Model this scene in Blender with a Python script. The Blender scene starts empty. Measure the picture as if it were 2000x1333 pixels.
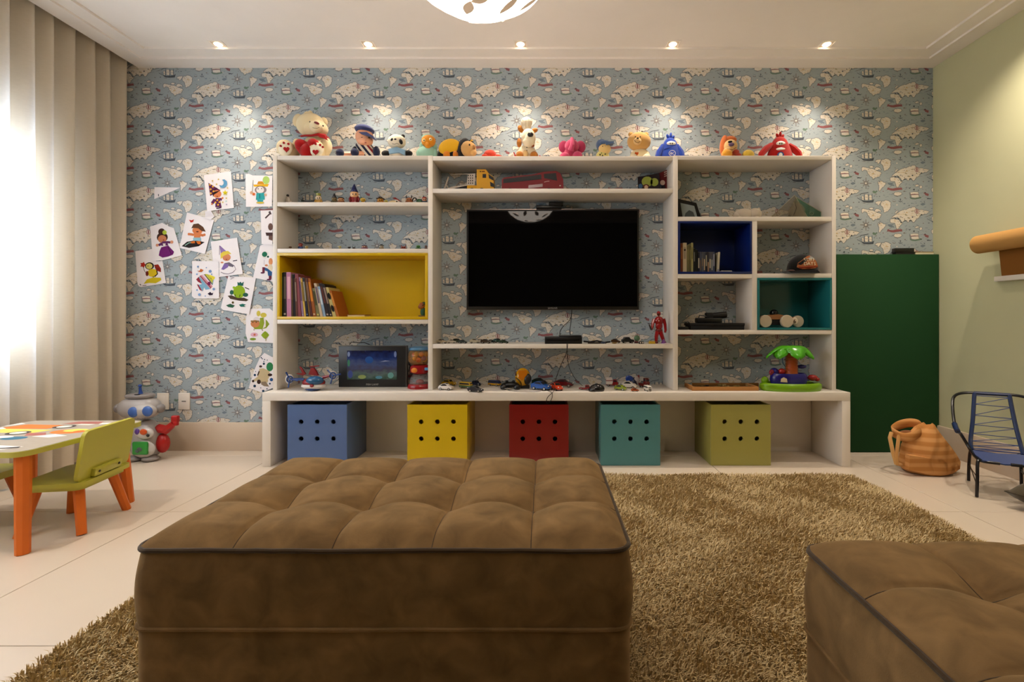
import bpy, bmesh, math, random
import numpy as np
from mathutils import Vector, Matrix, Euler

SC = bpy.context.scene
COL = SC.collection
PI = math.pi

# ---------------------------------------------------------------- camera
F, VX, VY, H = 950.0, 1065.0, 622.0, 0.88      # focal length (px), vanishing point (px), eye height (m)
cam_d = bpy.data.cameras.new('camera')
cam_d.sensor_width = 36.0
cam_d.lens = 36.0 * F / 2000.0
cam_d.shift_x = -(VX - 1000.0) / 2000.0
cam_d.shift_y = -(666.5 - VY) / 2000.0
cam_d.clip_start = 0.02
cam = bpy.data.objects.new('camera', cam_d)
COL.objects.link(cam)
cam.location = (0, 0, H)
cam.rotation_euler = (PI / 2, 0, 0)
SC.camera = cam

# ---------------------------------------------------------------- world, daylight, exposure
SC.view_settings.view_transform = 'Standard'
SC.view_settings.look = 'None'
SC.view_settings.gamma = 1.0
SC.view_settings.exposure = 0.24
try:
    SC.cycles.use_denoising = True
    SC.cycles.max_bounces = 8
    SC.cycles.diffuse_bounces = 5
    SC.cycles.transparent_max_bounces = 12
    SC.cycles.sample_clamp_indirect = 6.0
    SC.cycles.caustics_reflective = False
    SC.cycles.caustics_refractive = False
except Exception:
    pass
world = bpy.data.worlds.new('world')
SC.world = world
world.use_nodes = True
bg = world.node_tree.nodes['Background']
bg.inputs['Color'].default_value = (0.80, 0.88, 1.0, 1)
bg.inputs['Strength'].default_value = 3.0

SPOT_W = 34.0          # one wall-washing downlight
ROOM_W = 58.0          # one downlight of the other rows
PENDANT = 12.0          # emission of the pendant shell
DAY_W = 380.0          # daylight in the window opening
WARM = (1.0, 0.85, 0.70)

def area_light(name, loc, rot, sx, sy, power, color):
    l = bpy.data.lights.new(name, 'AREA')
    l.shape = 'RECTANGLE'; l.size = sx; l.size_y = sy
    l.energy = power; l.color = color
    o = bpy.data.objects.new(name, l); COL.objects.link(o)
    o.location = loc; o.rotation_euler = rot
    return o
# sky light falling through the window behind the curtain
area_light('window_daylight', (-3.20, 1.50, 1.32), (0, -PI / 2, 0), 1.35, 2.45, DAY_W, (0.66, 0.80, 1.0))

# ---------------------------------------------------------------- helpers
def P(x, y, Y):
    return Vector(((x - VX) * Y / F, Y, H - (y - VY) * Y / F))

def lin(c):
    if isinstance(c, str):
        c = c.lstrip('#'); c = tuple(int(c[i:i + 2], 16) / 255 for i in (0, 2, 4))
    return tuple(v / 12.92 if v <= 0.04045 else ((v + 0.055) / 1.055) ** 2.4 for v in c)

_mats = {}
KINDS = {  # roughness, specular, noise scale, colour variation, bump
    'plastic': (0.28, 0.5, 20, 0.03, 0.0), 'matte': (0.7, 0.3, 30, 0.05, 0.02), 'plush': (0.95, 0.1, 160, 0.16, 0.5),
    'paint': (0.35, 0.45, 6, 0.03, 0.01), 'wall': (0.9, 0.15, 8, 0.03, 0.03), 'fabric': (0.92, 0.15, 90, 0.10, 0.15),
    'paper': (0.85, 0.2, 14, 0.03, 0.03), 'print': (0.8, 0.2, 40, 0.06, 0.0), 'metal': (0.3, 0.5, 20, 0.04, 0.0),
    'wood': (0.55, 0.35, 9, 0.18, 0.05), 'gloss': (0.08, 0.5, 10, 0.02, 0.0),
}
def C(hexc, kind='plastic', rough=None, scale=1.0):
    """a procedural material of one colour with fine noise in colour and relief"""
    key = (hexc, kind, rough, scale)
    if key in _mats:
        return _mats[key]
    r, sp, ns, cv, bp = KINDS[kind]
    m = bpy.data.materials.new('%s_%s' % (kind, str(hexc).lstrip('#')))
    m.use_nodes = True
    nt = m.node_tree; N = nt.nodes; Lk = nt.links
    b = N['Principled BSDF']
    col = lin(hexc)
    b.inputs['Roughness'].default_value = r if rough is None else rough
    b.inputs['Specular IOR Level'].default_value = sp
    if kind == 'metal':
        b.inputs['Metallic'].default_value = 0.9
    tc = N.new('ShaderNodeTexCoord')
    no = N.new('ShaderNodeTexNoise'); no.inputs['Scale'].default_value = ns * scale; no.inputs['Detail'].default_value = 3
    Lk.new(tc.outputs['Object'], no.inputs['Vector'])
    mx = N.new('ShaderNodeMix'); mx.data_type = 'RGBA'
    mx.inputs[6].default_value = (*[min(1, c * (1 - cv)) for c in col], 1)
    mx.inputs[7].default_value = (*[min(1, c * (1 + cv)) for c in col], 1)
    Lk.new(no.outputs['Fac'], mx.inputs[0])
    Lk.new(mx.outputs[2], b.inputs['Base Color'])
    if bp:
        bu = N.new('ShaderNodeBump'); bu.inputs['Strength'].default_value = bp; bu.inputs['Distance'].default_value = 0.004
        Lk.new(no.outputs['Fac'], bu.inputs['Height']); Lk.new(bu.outputs['Normal'], b.inputs['Normal'])
    if kind in ('plush', 'fabric'):
        b.inputs['Sheen Weight'].default_value = 0.25
    _mats[key] = m
    return m

def emis(name, hexc, strength):
    m = bpy.data.materials.new(name); m.use_nodes = True
    b = m.node_tree.nodes['Principled BSDF']
    b.inputs['Base Color'].default_value = (*lin(hexc), 1)
    b.inputs['Emission Color'].default_value = (*lin(hexc), 1)
    b.inputs['Emission Strength'].default_value = strength
    return m

def clear_mat(name, hexc, amount=0.75, rough=0.05):
    """thin clear plastic or glass: mostly see-through, a little gloss and tint"""
    m = bpy.data.materials.new(name); m.use_nodes = True
    nt = m.node_tree; N = nt.nodes; b = N['Principled BSDF']
    b.inputs['Base Color'].default_value = (*lin(hexc), 1); b.inputs['Roughness'].default_value = rough
    t = N.new('ShaderNodeBsdfTransparent'); t.inputs['Color'].default_value = (*[0.5 + 0.5 * c for c in lin(hexc)], 1)
    mx = N.new('ShaderNodeMixShader'); mx.inputs[0].default_value = amount
    nt.links.new(b.outputs[0], mx.inputs[1]); nt.links.new(t.outputs[0], mx.inputs[2])
    nt.links.new(mx.outputs[0], N['Material Output'].inputs[0])
    return m

class M:
    """collects shapes into one mesh"""
    def __init__(s):
        s.v = []; s.f = []; s.mi = []
    def add(s, vs, fs, mat=0, T=None):
        o = len(s.v)
        s.v += [tuple(T @ Vector(v)) if T is not None else tuple(v) for v in vs]
        s.f += [tuple(i + o for i in f) for f in fs]
        s.mi += [mat] * len(fs)
        return s
    def box(s, c, size, rot=None, r=0.0, mat=0, seg=2):
        T = Matrix.Translation(c)
        if rot: T = T @ Euler(rot).to_matrix().to_4x4()
        hx, hy, hz = (d / 2 for d in size)
        vs = [(x, y, z) for x in (-hx, hx) for y in (-hy, hy) for z in (-hz, hz)]
        fs = [(0, 1, 3, 2), (4, 6, 7, 5), (0, 4, 5, 1), (2, 3, 7, 6), (0, 2, 6, 4), (1, 5, 7, 3)]
        if r > 0:
            bm = bmesh.new()
            bv = [bm.verts.new(v) for v in vs]
            for f in fs: bm.faces.new([bv[i] for i in f])
            bmesh.ops.bevel(bm, geom=list(bm.edges), offset=min(r, 0.49 * min(size)), segments=seg, affect='EDGES', profile=0.5)
            bm.verts.index_update()
            vs = [tuple(v.co) for v in bm.verts]; fs = [tuple(v.index for v in f.verts) for f in bm.faces]
            bm.free()
        return s.add(vs, fs, mat, T)
    def b2(s, a, b, r=0.0, mat=0):
        """box from corner to corner"""
        a = Vector(a); b = Vector(b)
        return s.box((a + b) / 2, [abs(q) for q in (b - a)], None, r, mat)
    def ell(s, c, rad, rot=None, mat=0, seg=(14, 9)):
        T = Matrix.Translation(c)
        if rot: T = T @ Euler(rot).to_matrix().to_4x4()
        n, k = seg
        vs = [(0, 0, rad[2])]
        for i in range(1, k):
            t = PI * i / k
            for j in range(n):
                a = 2 * PI * j / n
                vs.append((rad[0] * math.sin(t) * math.cos(a), rad[1] * math.sin(t) * math.sin(a), rad[2] * math.cos(t)))
        vs.append((0, 0, -rad[2]))
        fs = [(0, 1 + j, 1 + (j + 1) % n) for j in range(n)]
        for i in range(k - 2):
            for j in range(n):
                a = 1 + i * n + j; b = 1 + i * n + (j + 1) % n
                fs.append((a, a + n, b + n, b))
        e = len(vs) - 1; o = 1 + (k - 2) * n
        fs += [(e, o + (j + 1) % n, o + j) for j in range(n)]
        return s.add(vs, fs, mat, T)
    def tube(s, pts, r, n=8, closed=False, mat=0, caps=True):
        pts = [Vector(p) for p in pts]; k = len(pts)
        rs = r if isinstance(r, (list, tuple)) else [r] * k
        vs = []; up = None
        for i, p in enumerate(pts):
            if closed: d = pts[(i + 1) % k] - pts[i - 1]
            else: d = pts[min(i + 1, k - 1)] - pts[max(i - 1, 0)]
            d = d.normalized() if d.length > 1e-9 else Vector((0, 0, 1))
            if up is None:
                up = d.orthogonal().normalized()
            else:
                up = up - d * up.dot(d)
                up = up.normalized() if up.length > 1e-6 else d.orthogonal().normalized()
            w = d.cross(up)
            for j in range(n):
                a = 2 * PI * j / n
                vs.append(p + (up * math.cos(a) + w * math.sin(a)) * rs[i])
        fs = []
        for i in range(k if closed else k - 1):
            for j in range(n):
                a = i * n + j; b = i * n + (j + 1) % n; q = ((i + 1) % k) * n
                fs.append((a, b, q + (j + 1) % n, q + j))
        if not closed and caps:
            fs.append(tuple(reversed(range(n)))); fs.append(tuple((k - 1) * n + j for j in range(n)))
        return s.add(vs, fs, mat)
    def cyl(s, p, q, r0, r1=None, n=14, mat=0):
        return s.tube([p, q], [r0, r0 if r1 is None else r1], n, mat=mat)
    def lathe(s, prof, c=(0, 0, 0), n=20, rot=None, mat=0, sx=1, sy=1):
        T = Matrix.Translation(c)
        if rot: T = T @ Euler(rot).to_matrix().to_4x4()
        vs = []
        for r, z in prof:
            for j in range(n):
                a = 2 * PI * j / n
                vs.append((max(r, 1e-5) * math.cos(a) * sx, max(r, 1e-5) * math.sin(a) * sy, z))
        fs = []
        for i in range(len(prof) - 1):
            for j in range(n):
                a = i * n + j; b = i * n + (j + 1) % n
                fs.append((a, b, b + n, a + n))
        fs.append(tuple(reversed(range(n)))); fs.append(tuple((len(prof) - 1) * n + j for j in range(n)))
        return s.add(vs, fs, mat, T)
    def prism(s, poly, d0, d1, mat=0, T=None):
        """polygon in x,z extruded along y from d0 (near) to d1"""
        k = len(poly)
        ar = sum(poly[i][0] * poly[(i + 1) % k][1] - poly[(i + 1) % k][0] * poly[i][1] for i in range(k))
        if ar < 0: poly = list(reversed(poly))
        vs = [(x, d0, z) for x, z in poly] + [(x, d1, z) for x, z in poly]
        fs = [tuple(range(k)), tuple(reversed(range(k, 2 * k)))]
        fs += [(i, i + k, (i + 1) % k + k, (i + 1) % k) for i in range(k)]
        return s.add(vs, fs, mat, T)
    def flat(s, poly, y, mat=0, T=None):
        """one-sided print: a polygon in x,z at depth y facing the room (-y)"""
        k = len(poly)
        ar = sum(poly[i][0] * poly[(i + 1) % k][1] - poly[(i + 1) % k][0] * poly[i][1] for i in range(k))
        if ar < 0: poly = list(reversed(poly))
        return s.add([(x, y, z) for x, z in poly], [tuple(range(k))], mat, T)
    def clampz(s, z=0.0):
        s.v = [(x, y, max(c, z)) for x, y, c in s.v]; return s
    def obj(s, name, mat, parent=None, sharp=0.7, loc=None, rot=None):
        me = bpy.data.meshes.new(name)
        me.from_pydata(s.v, [], s.f)
        for mt in (mat if isinstance(mat, (list, tuple)) else [mat]):
            me.materials.append(mt)
        me.polygons.foreach_set('material_index', s.mi)
        me.polygons.foreach_set('use_smooth', [True] * len(s.f))
        me.update()
        me.set_sharp_from_angle(angle=sharp)
        o = bpy.data.objects.new(name, me); COL.objects.link(o)
        if parent is not None: o.parent = parent
        if loc is not None: o.location = loc
        if rot is not None: o.rotation_euler = rot
        return o

def tag(o, label, cat, group=None):
    o['label'] = label; o['category'] = cat
    if group: o['group'] = group
    return o

def struct(o, label=None):
    o['kind'] = 'structure'
    if label: o['label'] = label
    return o

def empty(name, loc=(0, 0, 0), rotz=0.0, scale=1.0):
    o = bpy.data.objects.new(name, None); COL.objects.link(o)
    o.empty_display_size = 0.05
    o.location = loc; o.rotation_euler = (0, 0, rotz); o.scale = (scale,) * 3
    return o

def thing(name, label, cat, loc=(0, 0, 0), rotz=0.0, group=None, scale=1.0):
    return tag(empty(name, loc, rotz, scale), label, cat, group)

class Toy:
    """a thing measured in photograph pixels: local units are pixels at its own depth, scaled to metres by its root"""
    def __init__(s, name, label, cat, x, Y, zb, group=None, rotz=0.0):
        s.x = x; s.yb = VY + (H - zb) * F / Y
        s.root = thing(name, label, cat, ((x - VX) * Y / F, Y, zb), rotz, group, Y / F)
    def xz(s, px, py, d=0.0):
        """picture point to local x,z at local depth d (things above eye level also follow the sight line upwards)"""
        k = 1 + d / F
        x = (px - VX) * k - (s.x - VX)
        z = (VY - py) * k - (VY - s.yb) if s.yb < VY - 40 else s.yb - py
        return x, (0.0 if py >= s.yb - .01 else z)
    def L(s, px, py, d=0.0):
        x, z = s.xz(px, py, d)
        return Vector((x, d, z))
    def e(s, name, mat, blobs, parent=None, seg=(14, 9)):
        """ellipsoids: (px, py, rx, ry, depth, rdepth, tilt)"""
        m = M()
        for b in blobs:
            px, py, rx, ry = b[:4]
            d = b[4] if len(b) > 4 else 0; rd = b[5] if len(b) > 5 and b[5] else min(rx, ry)
            t = b[6] if len(b) > 6 else 0
            m.ell(s.L(px, py, d), (rx, rd, ry), (0, t, 0), 0, seg)
        return m.clampz().obj(name, mat, parent or s.root)
    def p(s, name, mat, pts, d0, d1, parent=None):
        m = M(); m.prism([s.xz(x, y, d0) for x, y in pts], d0, d1)
        return m.clampz().obj(name, mat, parent or s.root, sharp=0.5)
    def b(s, name, mat, x0, y0, x1, y1, d0, d1, r=0.0, parent=None):
        m = M(); a = s.xz(x0, y0, d0); c = s.xz(x1, y1, d0); m.b2((a[0], d0, a[1]), (c[0], d1, c[1]), r)
        return m.clampz().obj(name, mat, parent or s.root)
    def t(s, name, mat, pts, r, parent=None, n=8, closed=False):
        m = M(); m.tube([s.L(*q) for q in pts], r, n, closed)
        return m.clampz().obj(name, mat, parent or s.root)

def circle(cx, cy, r, n=14, ry=None):
    ry = r if ry is None else ry
    return [(cx + r * math.cos(2 * PI * i / n), cy + ry * math.sin(2 * PI * i / n)) for i in range(n)]

def star(cx, cy, r, k=5, a0=-PI / 2, q=0.45):
    return [(cx + (r if i % 2 == 0 else r * q) * math.cos(a0 + PI * i / k), cy + (r if i % 2 == 0 else r * q) * math.sin(a0 + PI * i / k)) for i in range(2 * k)]

def heart(cx, cy, r):
    out = []
    for i in range(18):
        t = 2 * PI * i / 18
        out.append((cx + r * math.sin(t) ** 3, cy - r * (13 * math.cos(t) - 5 * math.cos(2 * t) - 2 * math.cos(3 * t) - math.cos(4 * t)) / 16))
    return out

def text_obj(name, body, mat, size, parent=None, loc=(0, 0, 0), rot=(PI / 2, 0, 0), depth=0.0005, align='CENTER'):
    cu = bpy.data.curves.new(name, 'FONT'); cu.body = body; cu.size = size; cu.extrude = depth
    cu.align_x = align; cu.align_y = 'CENTER'
    o = bpy.data.objects.new(name, cu); COL.objects.link(o)
    me = bpy.data.meshes.new_from_object(o.evaluated_get(bpy.context.evaluated_depsgraph_get()))
    bpy.data.objects.remove(o); bpy.data.curves.remove(cu)
    me.name = name; me.materials.clear(); me.materials.append(mat)
    o = bpy.data.objects.new(name, me); COL.objects.link(o)
    if parent is not None: o.parent = parent
    o.location = loc; o.rotation_euler = rot
    return o
# ================================================================ the room
D = 3.24                                   # back wall
XL, XR = -2.97, 2.582                      # window wall, right wall
YF = -2.2                                  # wall behind the camera
ZC = 2.548                                 # lowest ceiling band
ZI = 2.574                                 # inner ceiling
XC = -2.71                                 # edge of the ceiling at the curtain pocket

# ---- floor: porcelain tiles on a grout bed
floor = struct(M().b2((XL - .3, YF - .2, -0.10), (XR + .3, D + .2, -0.004)).obj('floor', C('#8d7f6c', 'matte')), 'floor of large cream porcelain tiles')
def tile_mat():
    m = C('#cdbfae', 'paint', 0.33, 0.6)
    return m
xs = [XL, -2.619, -1.715, -0.811, 0.093, 0.997, 1.901, XR]
ys = [YF, -1.408, -0.503, 0.402, 1.306, 2.212, 3.117, D]
for i in range(len(xs) - 1):
    for j in range(len(ys) - 1):
        w = xs[i + 1] - xs[i] - 0.003; d = ys[j + 1] - ys[j] - 0.003
        t = M().box((0, 0, 0), (w, d, 0.012), None, 0.0012, 0, 1).obj('tile', tile_mat(), floor)
        t.location = ((xs[i] + xs[i + 1]) / 2, (ys[j] + ys[j + 1]) / 2, -0.006)

# ---- back wall with printed paper
wall_back = struct(M().b2((XL - .2, D, -0.1), (XR + .2, D + 0.15, 2.9)).obj('wall_back', C('#a0abb0', 'wall')), 'wall papered in blue with cream world maps and ships')

LAT1, LAT2 = (1364.0, 407.0), (0.0, 814.0)          # half-drop repeat, in tenths of a pixel at the wall
def grow(poly, d):
    k = len(poly)
    ar = sum(poly[i][0] * poly[(i + 1) % k][1] - poly[(i + 1) % k][0] * poly[i][1] for i in range(k))
    s = 1 if ar > 0 else -1
    out = []
    for i in range(k):
        ax, ay = poly[i - 1]; bx, by = poly[i]; cx, cy = poly[(i + 1) % k]
        def nrm(dx, dy):
            l = math.hypot(dx, dy) or 1
            return dy / l * s, -dx / l * s
        n1 = nrm(bx - ax, by - ay); n2 = nrm(cx - bx, cy - by)
        nx, ny = n1[0] + n2[0], n1[1] + n2[1]; l = math.hypot(nx, ny) or 1
        out.append((bx + nx / l * d, by + ny / l * d))
    return out
def stroke(pts, w):
    """a thin band along a line"""
    a = []; b = []
    for i, p in enumerate(pts):
        q0 = pts[max(i - 1, 0)]; q1 = pts[min(i + 1, len(pts) - 1)]
        dx, dy = q1[0] - q0[0], q1[1] - q0[1]; l = math.hypot(dx, dy) or 1
        a.append((p[0] - dy / l * w, p[1] + dx / l * w)); b.append((p[0] + dy / l * w, p[1] - dx / l * w))
    return a + b[::-1]
def jag(poly, amp, rnd, n=2):
    """ragged coast line"""
    out = []
    for i in range(len(poly)):
        a = poly[i]; b = poly[(i + 1) % len(poly)]
        out.append(a)
        for k in range(1, n):
            t = k / n
            out.append((a[0] + (b[0] - a[0]) * t + rnd.uniform(-amp, amp), a[1] + (b[1] - a[1]) * t + rnd.uniform(-amp, amp)))
    return out
rw = random.Random(4)
LAND = [
 [(405,925),(450,880),(500,840),(560,800),(600,775),(650,765),(690,760),(720,745),(760,735),(800,715),(840,708),(860,735),(870,760),(920,775),(960,770),(1000,770),(1050,785),(1090,790),(1130,805),(1090,830),(1040,840),(1010,855),(970,845),(955,870),(940,890),(930,920),(890,935),(870,960),(850,985),(830,1000),(815,1010),(800,980),(780,965),(750,960),(730,985),(710,1010),(695,985),(670,960),(640,965),(620,990),(600,1005),(580,985),(560,960),(545,930),(520,915),(490,910),(465,920),(440,915)],
 [(455,835),(480,800),(520,775),(510,800),(480,830)],
 [(365,985),(385,950),(430,940),(480,950),(520,960),(545,985),(560,1020),(600,1035),(570,1060),(545,1090),(530,1130),(510,1145),(490,1130),(480,1090),(470,1050),(450,1020),(400,1015),(370,1005)],
 [(1170,365),(1185,345),(1230,345),(1280,360),(1330,365),(1380,375),(1420,385),(1450,410),(1490,415),(1530,430),(1560,455),(1530,480),(1540,500),(1490,525),(1450,545),(1420,550),(1410,575),(1390,560),(1370,530),(1330,505),(1310,470),(1290,430),(1260,400),(1220,395),(1190,415),(1175,395)],
 [(1320,330),(1360,315),(1400,330),(1380,355),(1340,350)],
 [(1430,370),(1460,340),(1500,345),(1540,370),(1545,400),(1510,380),(1480,400),(1440,395)],
 [(1545,245),(1560,205),(1620,190),(1660,175),(1700,190),(1745,215),(1735,270),(1725,330),(1690,370),(1650,390),(1620,410),(1600,360),(1590,310),(1560,280)],
 [(1440,215),(1480,195),(1550,190),(1540,220),(1510,260),(1490,275),(1480,245),(1450,235)],
 [(1495,625),(1520,600),(1560,615),(1610,640),(1645,650),(1620,690),(1580,730),(1550,760),(1530,800),(1512,800),(1515,750),(1515,700),(1500,660)],
 [(855,290),(890,275),(930,285),(900,310),(860,310)], [(940,320),(960,290),(990,310),(975,345),(950,345)],
 [(440,455),(460,425),(520,420),(580,430),(590,455),(560,480),(510,492),(450,478)],
]
def inside(x, y, q):
    c = False
    for i in range(len(q)):
        (x0, y0), (x1, y1) = q[i - 1], q[i]
        if (y0 > y) != (y1 > y) and x < (x1 - x0) * (y - y0) / (y1 - y0) + x0: c = not c
    return c
# layer, material, polygon
MOTIF = []
for q in LAND:
    g = jag(q, 9, rw, 3) if len(q) > 8 else q
    MOTIF.append((0, 1, grow(g, 13))); MOTIF.append((1, 0, g))
for cx, cy, r in ((690, 820, 30), (740, 930, 26), (1390, 470, 34), (1660, 260, 30), (450, 985, 18), (620, 850, 20), (1550, 660, 14), (515, 1060, 14), (900, 880, 18)):
    MOTIF.append((2, 8, [(cx + r * math.cos(a) * rw.uniform(.5, 1.4), cy + .45 * r * math.sin(a) * rw.uniform(.5, 1.3)) for a in [k * PI / 5 for k in range(10)]]))
for cx, cy, r in ((800, 908, 15), (645, 950, 9), (560, 910, 8), (1010, 800, 8), (1525, 625, 13), (470, 930, 14), (880, 870, 9), (930, 850, 9), (520, 940, 16)):
    MOTIF.append((2, 4, circle(cx, cy, r, 6)))
for q, cnt in ((LAND[0], 46), (LAND[2], 8), (LAND[3], 22), (LAND[6], 9), (LAND[8], 6)):
    xs_ = [p[0] for p in q]; ys_ = [p[1] for p in q]; got = 0
    while got < cnt:
        cx, cy = rw.uniform(min(xs_), max(xs_)), rw.uniform(min(ys_), max(ys_))
        if not inside(cx, cy, q): continue
        got += 1; l = rw.uniform(5, 20); a = rw.uniform(-.6, .6); mt = 8 if got % 4 else (5 if got % 8 else 3)
        MOTIF.append((2, mt, stroke([(cx - l * math.cos(a), cy - l * math.sin(a)), (cx, cy - rw.uniform(-7, 9)), (cx + l * math.cos(a), cy + l * math.sin(a))], rw.uniform(2, 5))))
MOTIF.append((1, 2, [(300,375),(320,325),(360,345),(420,350),(480,335),(540,335),(590,330),(605,375),(560,375),(500,385),(440,395),(380,390),(340,375)]))
MOTIF.append((1, 7, [(315,235),(430,235),(430,250),(400,260),(445,280),(450,300),(380,295),(330,270)]))
MOTIF.append((1, 3, [(745,510),(790,535),(850,540),(920,525),(960,510),(990,525),(960,540),(920,550),(860,562),(800,560),(760,545)]))
MOTIF.append((0, 1, [(735,445),(830,400),(925,410),(940,525),(850,545),(760,535)]))
MOTIF.append((1, 0, [(760,430),(830,415),(910,420),(920,455),(770,465)])); MOTIF.append((2, 0, [(775,480),(915,470),(925,520),(850,530),(785,520)]))
MOTIF.append((2, 2, stroke([(762, 470), (840, 460), (918, 466)], 6))); MOTIF.append((1, 0, circle(972, 522, 13, 6)))
MOTIF.append((1, 2, [(1010,440),(1050,415),(1075,440),(1120,455),(1110,500),(1080,490),(1050,480),(1040,455)])); MOTIF.append((2, 4, circle(1045, 432, 14, 6)))
MOTIF.append((1, 4, [(1080,540),(1110,535),(1150,545),(1185,530),(1150,560),(1120,555),(1090,560)]))
for k in range(16):
    a = 2 * PI * k / 16; r = 110 if k % 4 == 0 else (84 if k % 2 == 0 else 58)
    MOTIF.append((1, 5, stroke([(1255 + 22 * math.cos(a), 655 + 22 * math.sin(a)), (1255 + r * math.cos(a), 655 + r * math.sin(a))], 5.5 if k % 2 == 0 else 3)))
MOTIF.append((1, 0, circle(1255, 655, 16, 8)))
MOTIF.append((1, 4, [(1160,972),(1200,996),(1260,1000),(1320,996),(1370,990),(1418,960),(1400,1028),(1350,1032),(1290,1034),(1215,1026),(1185,1008)]))
for x0, x1, y0, y1 in ((1176, 1216, 898, 992), (1232, 1300, 872, 994), (1314, 1376, 884, 990)):
    MOTIF.append((1, 7, grow([(x0, y0 + 30), (x0 + 14, y0), (x1 - 14, y0 + 6), (x1, y0 + 50), (x1 - 8, y1), (x0 + 8, y1 - 4)], 7)))
    MOTIF.append((2, 6, [(x0, y0 + 30), (x0 + 14, y0), (x1 - 14, y0 + 6), (x1, y0 + 50), (x1 - 8, y1 - 8), (x0 + 8, y1 - 14)]))
    MOTIF.append((3, 7, stroke([(x0 + 4, y0 + 46), ((x0 + x1) / 2, y0 + 58), (x1 - 3, y0 + 50)], 3)))
for x in (1222, 1305, 1374):
    MOTIF.append((4, 4, stroke([(x, 860), (x, 1003)], 4)))
MOTIF.append((1, 4, stroke([(1135, 885), (1165, 858), (1300, 835)], 6))); MOTIF.append((1, 4, stroke([(1085, 940), (1170, 985)], 4)))
MOTIF.append((1, 3, [(1380,820),(1400,795),(1440,810),(1475,795),(1480,820),(1450,835),(1460,860),(1430,850),(1400,845)]))
MOTIF.append((3, 2, circle(885, 795, 44, 12, 50))); MOTIF.append((4, 0, circle(885, 795, 33, 12, 42))); MOTIF.append((5, 2, circle(885, 795, 13, 10, 46))); MOTIF.append((3, 4, circle(880, 866, 10, 5)))
MOTIF.append((1, 4, stroke([(565, 545), (565, 600)], 5))); MOTIF.append((1, 4, stroke([(530, 590), (548, 606), (565, 610), (585, 606), (602, 590)], 5))); MOTIF.append((1, 4, stroke([(550, 560), (580, 560)], 4)))
MOTIF.append((1, 5, stroke([(412, 590), (430, 606), (455, 606), (472, 592)], 5))); MOTIF.append((1, 0, circle(497, 670, 13, 6)))
MOTIF.append((1, 4, [(720,325),(745,338),(775,318),(758,345),(738,356)])); MOTIF.append((1, 4, [(805,375),(830,352),(850,365),(838,388)])); MOTIF.append((1, 4, circle(690, 327, 9, 6)))
for cx, cy, r, mt in ((820, 278, 16, 7), (922, 384, 14, 4), (640, 405, 22, 5), (657, 533, 16, 5), (735, 681, 14, 4), (1035, 612, 13, 4), (1120, 210, 15, 4), (1015, 216, 13, 5), (645, 645, 22, 7), (1000, 660, 45, 7), (320, 420, 9, 7), (228, 405, 12, 2), (1420, 905, 16, 7), (1470, 915, 14, 7), (1520, 912, 13, 4), (1180, 740, 16, 7), (1150, 140, 12, 7), (790, 640, 16, 7), (870, 635, 14, 7)):
    MOTIF.append((1, mt, [(cx + r * math.cos(a) * rw.uniform(.6, 1.3), cy + .55 * r * math.sin(a) * rw.uniform(.6, 1.3)) for a in [k * PI / 4 for k in range(8)]]))
for k in range(150):
    cx, cy = rw.uniform(0, 1364), rw.uniform(0, 814)
    a = rw.uniform(-.5, .5); l = rw.uniform(10, 34)
    MOTIF.append((0 if k % 3 else 1, (9, 7, 9, 5, 7)[k % 5], stroke([(cx - l * math.cos(a), cy - l * math.sin(a)), (cx, cy + rw.uniform(-6, 6)), (cx + l * math.cos(a), cy + l * math.sin(a))], rw.uniform(2, 4.5))))
def clip_poly(poly, x0, x1, z0, z1):
    for ax, lim, sg in ((0, x0, 1), (0, x1, -1), (1, z0, 1), (1, z1, -1)):
        out = []
        for i in range(len(poly)):
            a, b = poly[i - 1], poly[i]
            ia, ib = (a[ax] - lim) * sg >= 0, (b[ax] - lim) * sg >= 0
            if ia != ib:
                t = (lim - a[ax]) / (b[ax] - a[ax])
                out.append((a[0] + (b[0] - a[0]) * t, a[1] + (b[1] - a[1]) * t))
            if ib: out.append(b)
        poly = out
        if len(poly) < 3: return []
    return poly
WPM = [C('#d8d1c5', 'print', None, .6), C('#868c8e', 'print'), C('#8e5c5e', 'print'), C('#6c8474', 'print'), C('#525a62', 'print'), C('#7a726c', 'print'), C('#d6cdbd', 'print'), C('#76848f', 'print'), C('#c8b48e', 'print'), C('#808e98', 'print')]
wp = M()
k0 = D / F
for i in range(-14, 16):
    for j in range(-16, 18):
        ox = i * LAT1[0]; oy = i * LAT1[1] + j * LAT2[1]
        cx = (1020 + (ox + 1000) / 10 - VX) * k0; cz = H - (130 + (oy + 600) / 10 - VY) * k0
        if cx < XL - .4 or cx > XR + .4 or cz < -.2 or cz > 2.9: continue
        for lay, mt, poly in MOTIF:
            q = [((1020 + (x + ox) / 10 - VX) * k0, H - (130 + (y + oy) / 10 - VY) * k0) for x, y in poly]
            xa = [p[0] for p in q]; za = [p[1] for p in q]
            if max(xa) < -2.9 or min(xa) > XR or max(za) < .18 or min(za) > 2.7: continue
            if min(xa) < -2.9 or max(xa) > XR or min(za) < .18 or max(za) > 2.7:
                q = clip_poly(q, -2.9, XR, .18, 2.7)
                if not q: continue
            wp.flat(q, D - 0.0003 - 0.00025 * lay, mt)
o = wp.obj('wallpaper_print', WPM, wall_back)
o['kind'] = 'stuff'

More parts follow.
